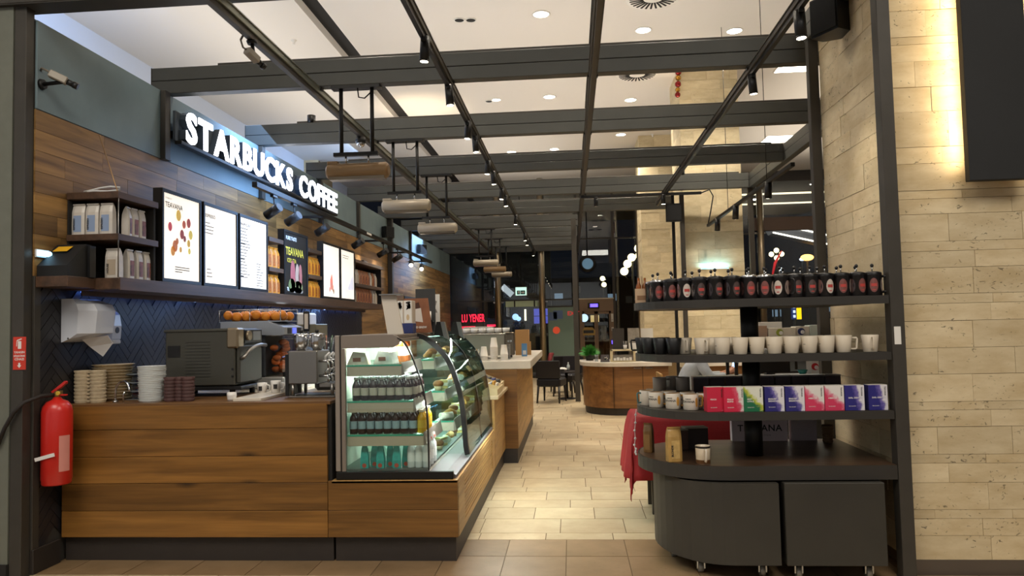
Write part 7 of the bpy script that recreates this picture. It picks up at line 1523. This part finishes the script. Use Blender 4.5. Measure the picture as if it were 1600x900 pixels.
part(t, 'mast', MB().cyl((6.6, 22.55, -.02), (6.6, 22.55, 1.46), .04, n=8), m_black, world=True)

# ================================================================ person at a table, bent over a phone
def skin_obj(name, verts, edges, radii, m, parent, sub=2):
    me = bpy.data.meshes.new(name); me.from_pydata(verts, edges, []); o = link(name, me, parent); me.materials.append(m)
    sk = o.modifiers.new('skin', 'SKIN'); sk.use_smooth_shade = True
    for v, r in zip(me.skin_vertices[0].data, radii): v.radius = (r, r) if not isinstance(r, tuple) else r
    me.skin_vertices[0].data[0].use_root = True
    ss = o.modifiers.new('smooth', 'SUBSURF'); ss.levels = sub; ss.render_levels = sub; return o
m_skin = mat('skin', '#b98468', .55); m_swe = mat('sweater_grey', '#a9aeb2', .85, noise=.08, nscale=20, bump=.2, bscale=90)
pe = thing('person', 'person in a pale grey sweater bent over a lit phone behind the rack', 'person', (1.30, 8.9, 0))
V, E_, Rr = [], [], []
def add(p, r, frm=None):
    V.append((p[0], p[1], p[2])); Rr.append(r)
    if frm is not None: E_.append((frm, len(V)-1))
    return len(V)-1
pel = add((0, 0, .50), (.15, .13)); w1_ = add((.02, 0, .66), (.135, .12), pel); ch = add((.10, 0, .86), (.15, .125), w1_); sh = add((.18, 0, 1.00), (.11, .09), ch); nk = add((.25, 0, 1.06), .052, sh); hb = add((.29, 0, 1.10), .075, nk); hd2 = add((.335, 0, 1.125), .085, hb); hf = add((.38, 0, 1.105), .06, hd2)
hands = []
for s_ in (-1, 1):
    a = add((.18, s_*.15, .98), .065, sh); bq = add((.24, s_*.20, .86), .05, a); el = add((.31, s_*.20, .80), .045, bq); fa = add((.42, s_*.12, .815), .036, el); wr_ = add((.50, s_*.065, .845), .026, fa); pm = add((.545, s_*.05, .865), (.024, .034), wr_)
    for f in range(4): k1 = add((.575+.006*f, s_*(.055), .855+.018*f), .0095, pm); add((.598+.004*f, s_*.022, .86+.018*f), .0085, k1)
    th = add((.565, s_*.035, .905), .011, pm); add((.585, s_*.012, .925), .009, th)
    hp = add((.04, s_*.09, .50), .10, pel); kn = add((.44, s_*.11, .52), .065, hp); an = add((.40, s_*.11, .09), .042, kn); ft = add((.52, s_*.12, .045), .038, an)
skin_obj('body', V, E_, Rr, m_skin, pe)
sv = [V[i] for i in (pel, w1_, ch, sh)]; se = [(0, 1), (1, 2), (2, 3)]; sr = [(.165, .145), (.15, .14), (.168, .145), (.125, .10)]
bi = 8
for s_ in (-1, 1):
    n0 = len(sv); sv += [(.18, s_*.15, .98), (.24, s_*.20, .86), (.31, s_*.20, .80), (.42, s_*.12, .815), (.475, s_*.085, .835)]; sr += [.078, .064, .058, .048, .038]; se += [(3, n0)]+[(n0+k, n0+k+1) for k in range(4)]
skin_obj('sweater', sv, se, sr, m_swe, pe)
tv = [(0, 0, .47)]; te = []; tr = [(.165, .14)]
for s_ in (-1, 1): n0 = len(tv); tv += [(.04, s_*.09, .50), (.44, s_*.11, .52), (.41, s_*.11, .14)]; tr += [.115, .082, .062]; te += [(0, n0), (n0, n0+1), (n0+1, n0+2)]
skin_obj('trousers', tv, te, tr, mat('denim_dark', '#23252e', .8), pe)
hr = MB().ball((.315, 0, 1.145), .098, 16, 10, (1.0, .95, .92)); hr.v = [p for p in hr.v]; part(pe, 'hair', hr, mat('hair_dark', '#241a15', .7, bump=.4, bscale=60))
for s_ in (-1, 1): part(pe, 'shoe', MB().box(.37, .60, s_*.115-.045, s_*.115+.045, 0, .075, .02), m_blackp); part(pe, 'ear', MB().ball((.32, s_*.092, 1.115), .022, 8, 6, (.8, .4, 1.2)), m_skin); part(pe, 'eye', MB().ball((.408, s_*.03, 1.105), .010, 8, 6), m_ink)
part(pe, 'nose', MB().ball((.432, 0, 1.085), .015, 8, 6, (1, .8, 1.3)), m_skin); part(pe, 'mouth', MB().box(.40, .424, -.02, .02, 1.050, 1.056, .002), mat('lips', '#8f5148', .6))
t = thing('phone', 'lit phone held in both hands of the person', 'phone', (1.895, 8.9, .85)); R_ = Matrix.Translation((1.90, 8.88, .915)) @ Matrix.Rotation(.9, 4, 'Z') @ Matrix.Rotation(.35, 4, 'Y')
part(t, 'body', MB().box(-.006, .006, -.038, .038, -.075, .075, .002).xf(R_), m_blackp, world=True); part(t, 'screen', MB().box(-.0085, -.006, -.034, .034, -.068, .068).xf(R_), mat('phone_glow', '#bfe4ff', .4, emit='#a9dcff', es=2.0), world=True); part(t, 'back_glass', MB().box(.0055, .0075, -.036, .036, -.072, .072).xf(R_), mat('phone_blue', '#7fb4d8', .2, emit='#5fa4d8', es=.4), world=True)
t = thing('wooden_chair', 'wooden chair with a low back rail under the person', 'chair', (1.28, 8.9, 0)); part(t, 'seat', MB().box(-.22, .22, -.22, .22, .33, .36, .005), m_oak); part(t, 'back_rail', MB().box(-.27, -.245, -.24, .24, .72, .86, .004), m_oaky)
for s_ in (-1, 1): part(t, 'back_post', MB().box(-.27, -.245, s_*.21-.015, s_*.21+.015, .34, .74), m_oak)
for sx in (-1, 1):
    for sy in (-1, 1): part(t, 'leg', MB().box(sx*.20-.016, sx*.20+.016, sy*.20-.016, sy*.20+.016, 0, .33), m_oak)
t = thing('cafe_table', 'dark square table where the person leans, pale cartons on it', 'table', (2.02, 8.9, 0)); part(t, 'top', MB().box(-.42, .42, -.38, .38, .715, .745, .004), m_leg); part(t, 'column', MB().cyl((0.1, 0, .02), (.1, 0, .715), .035, n=12), m_black); part(t, 'foot', MB().box(-.15, .35, -.22, .22, 0, .02), m_black)
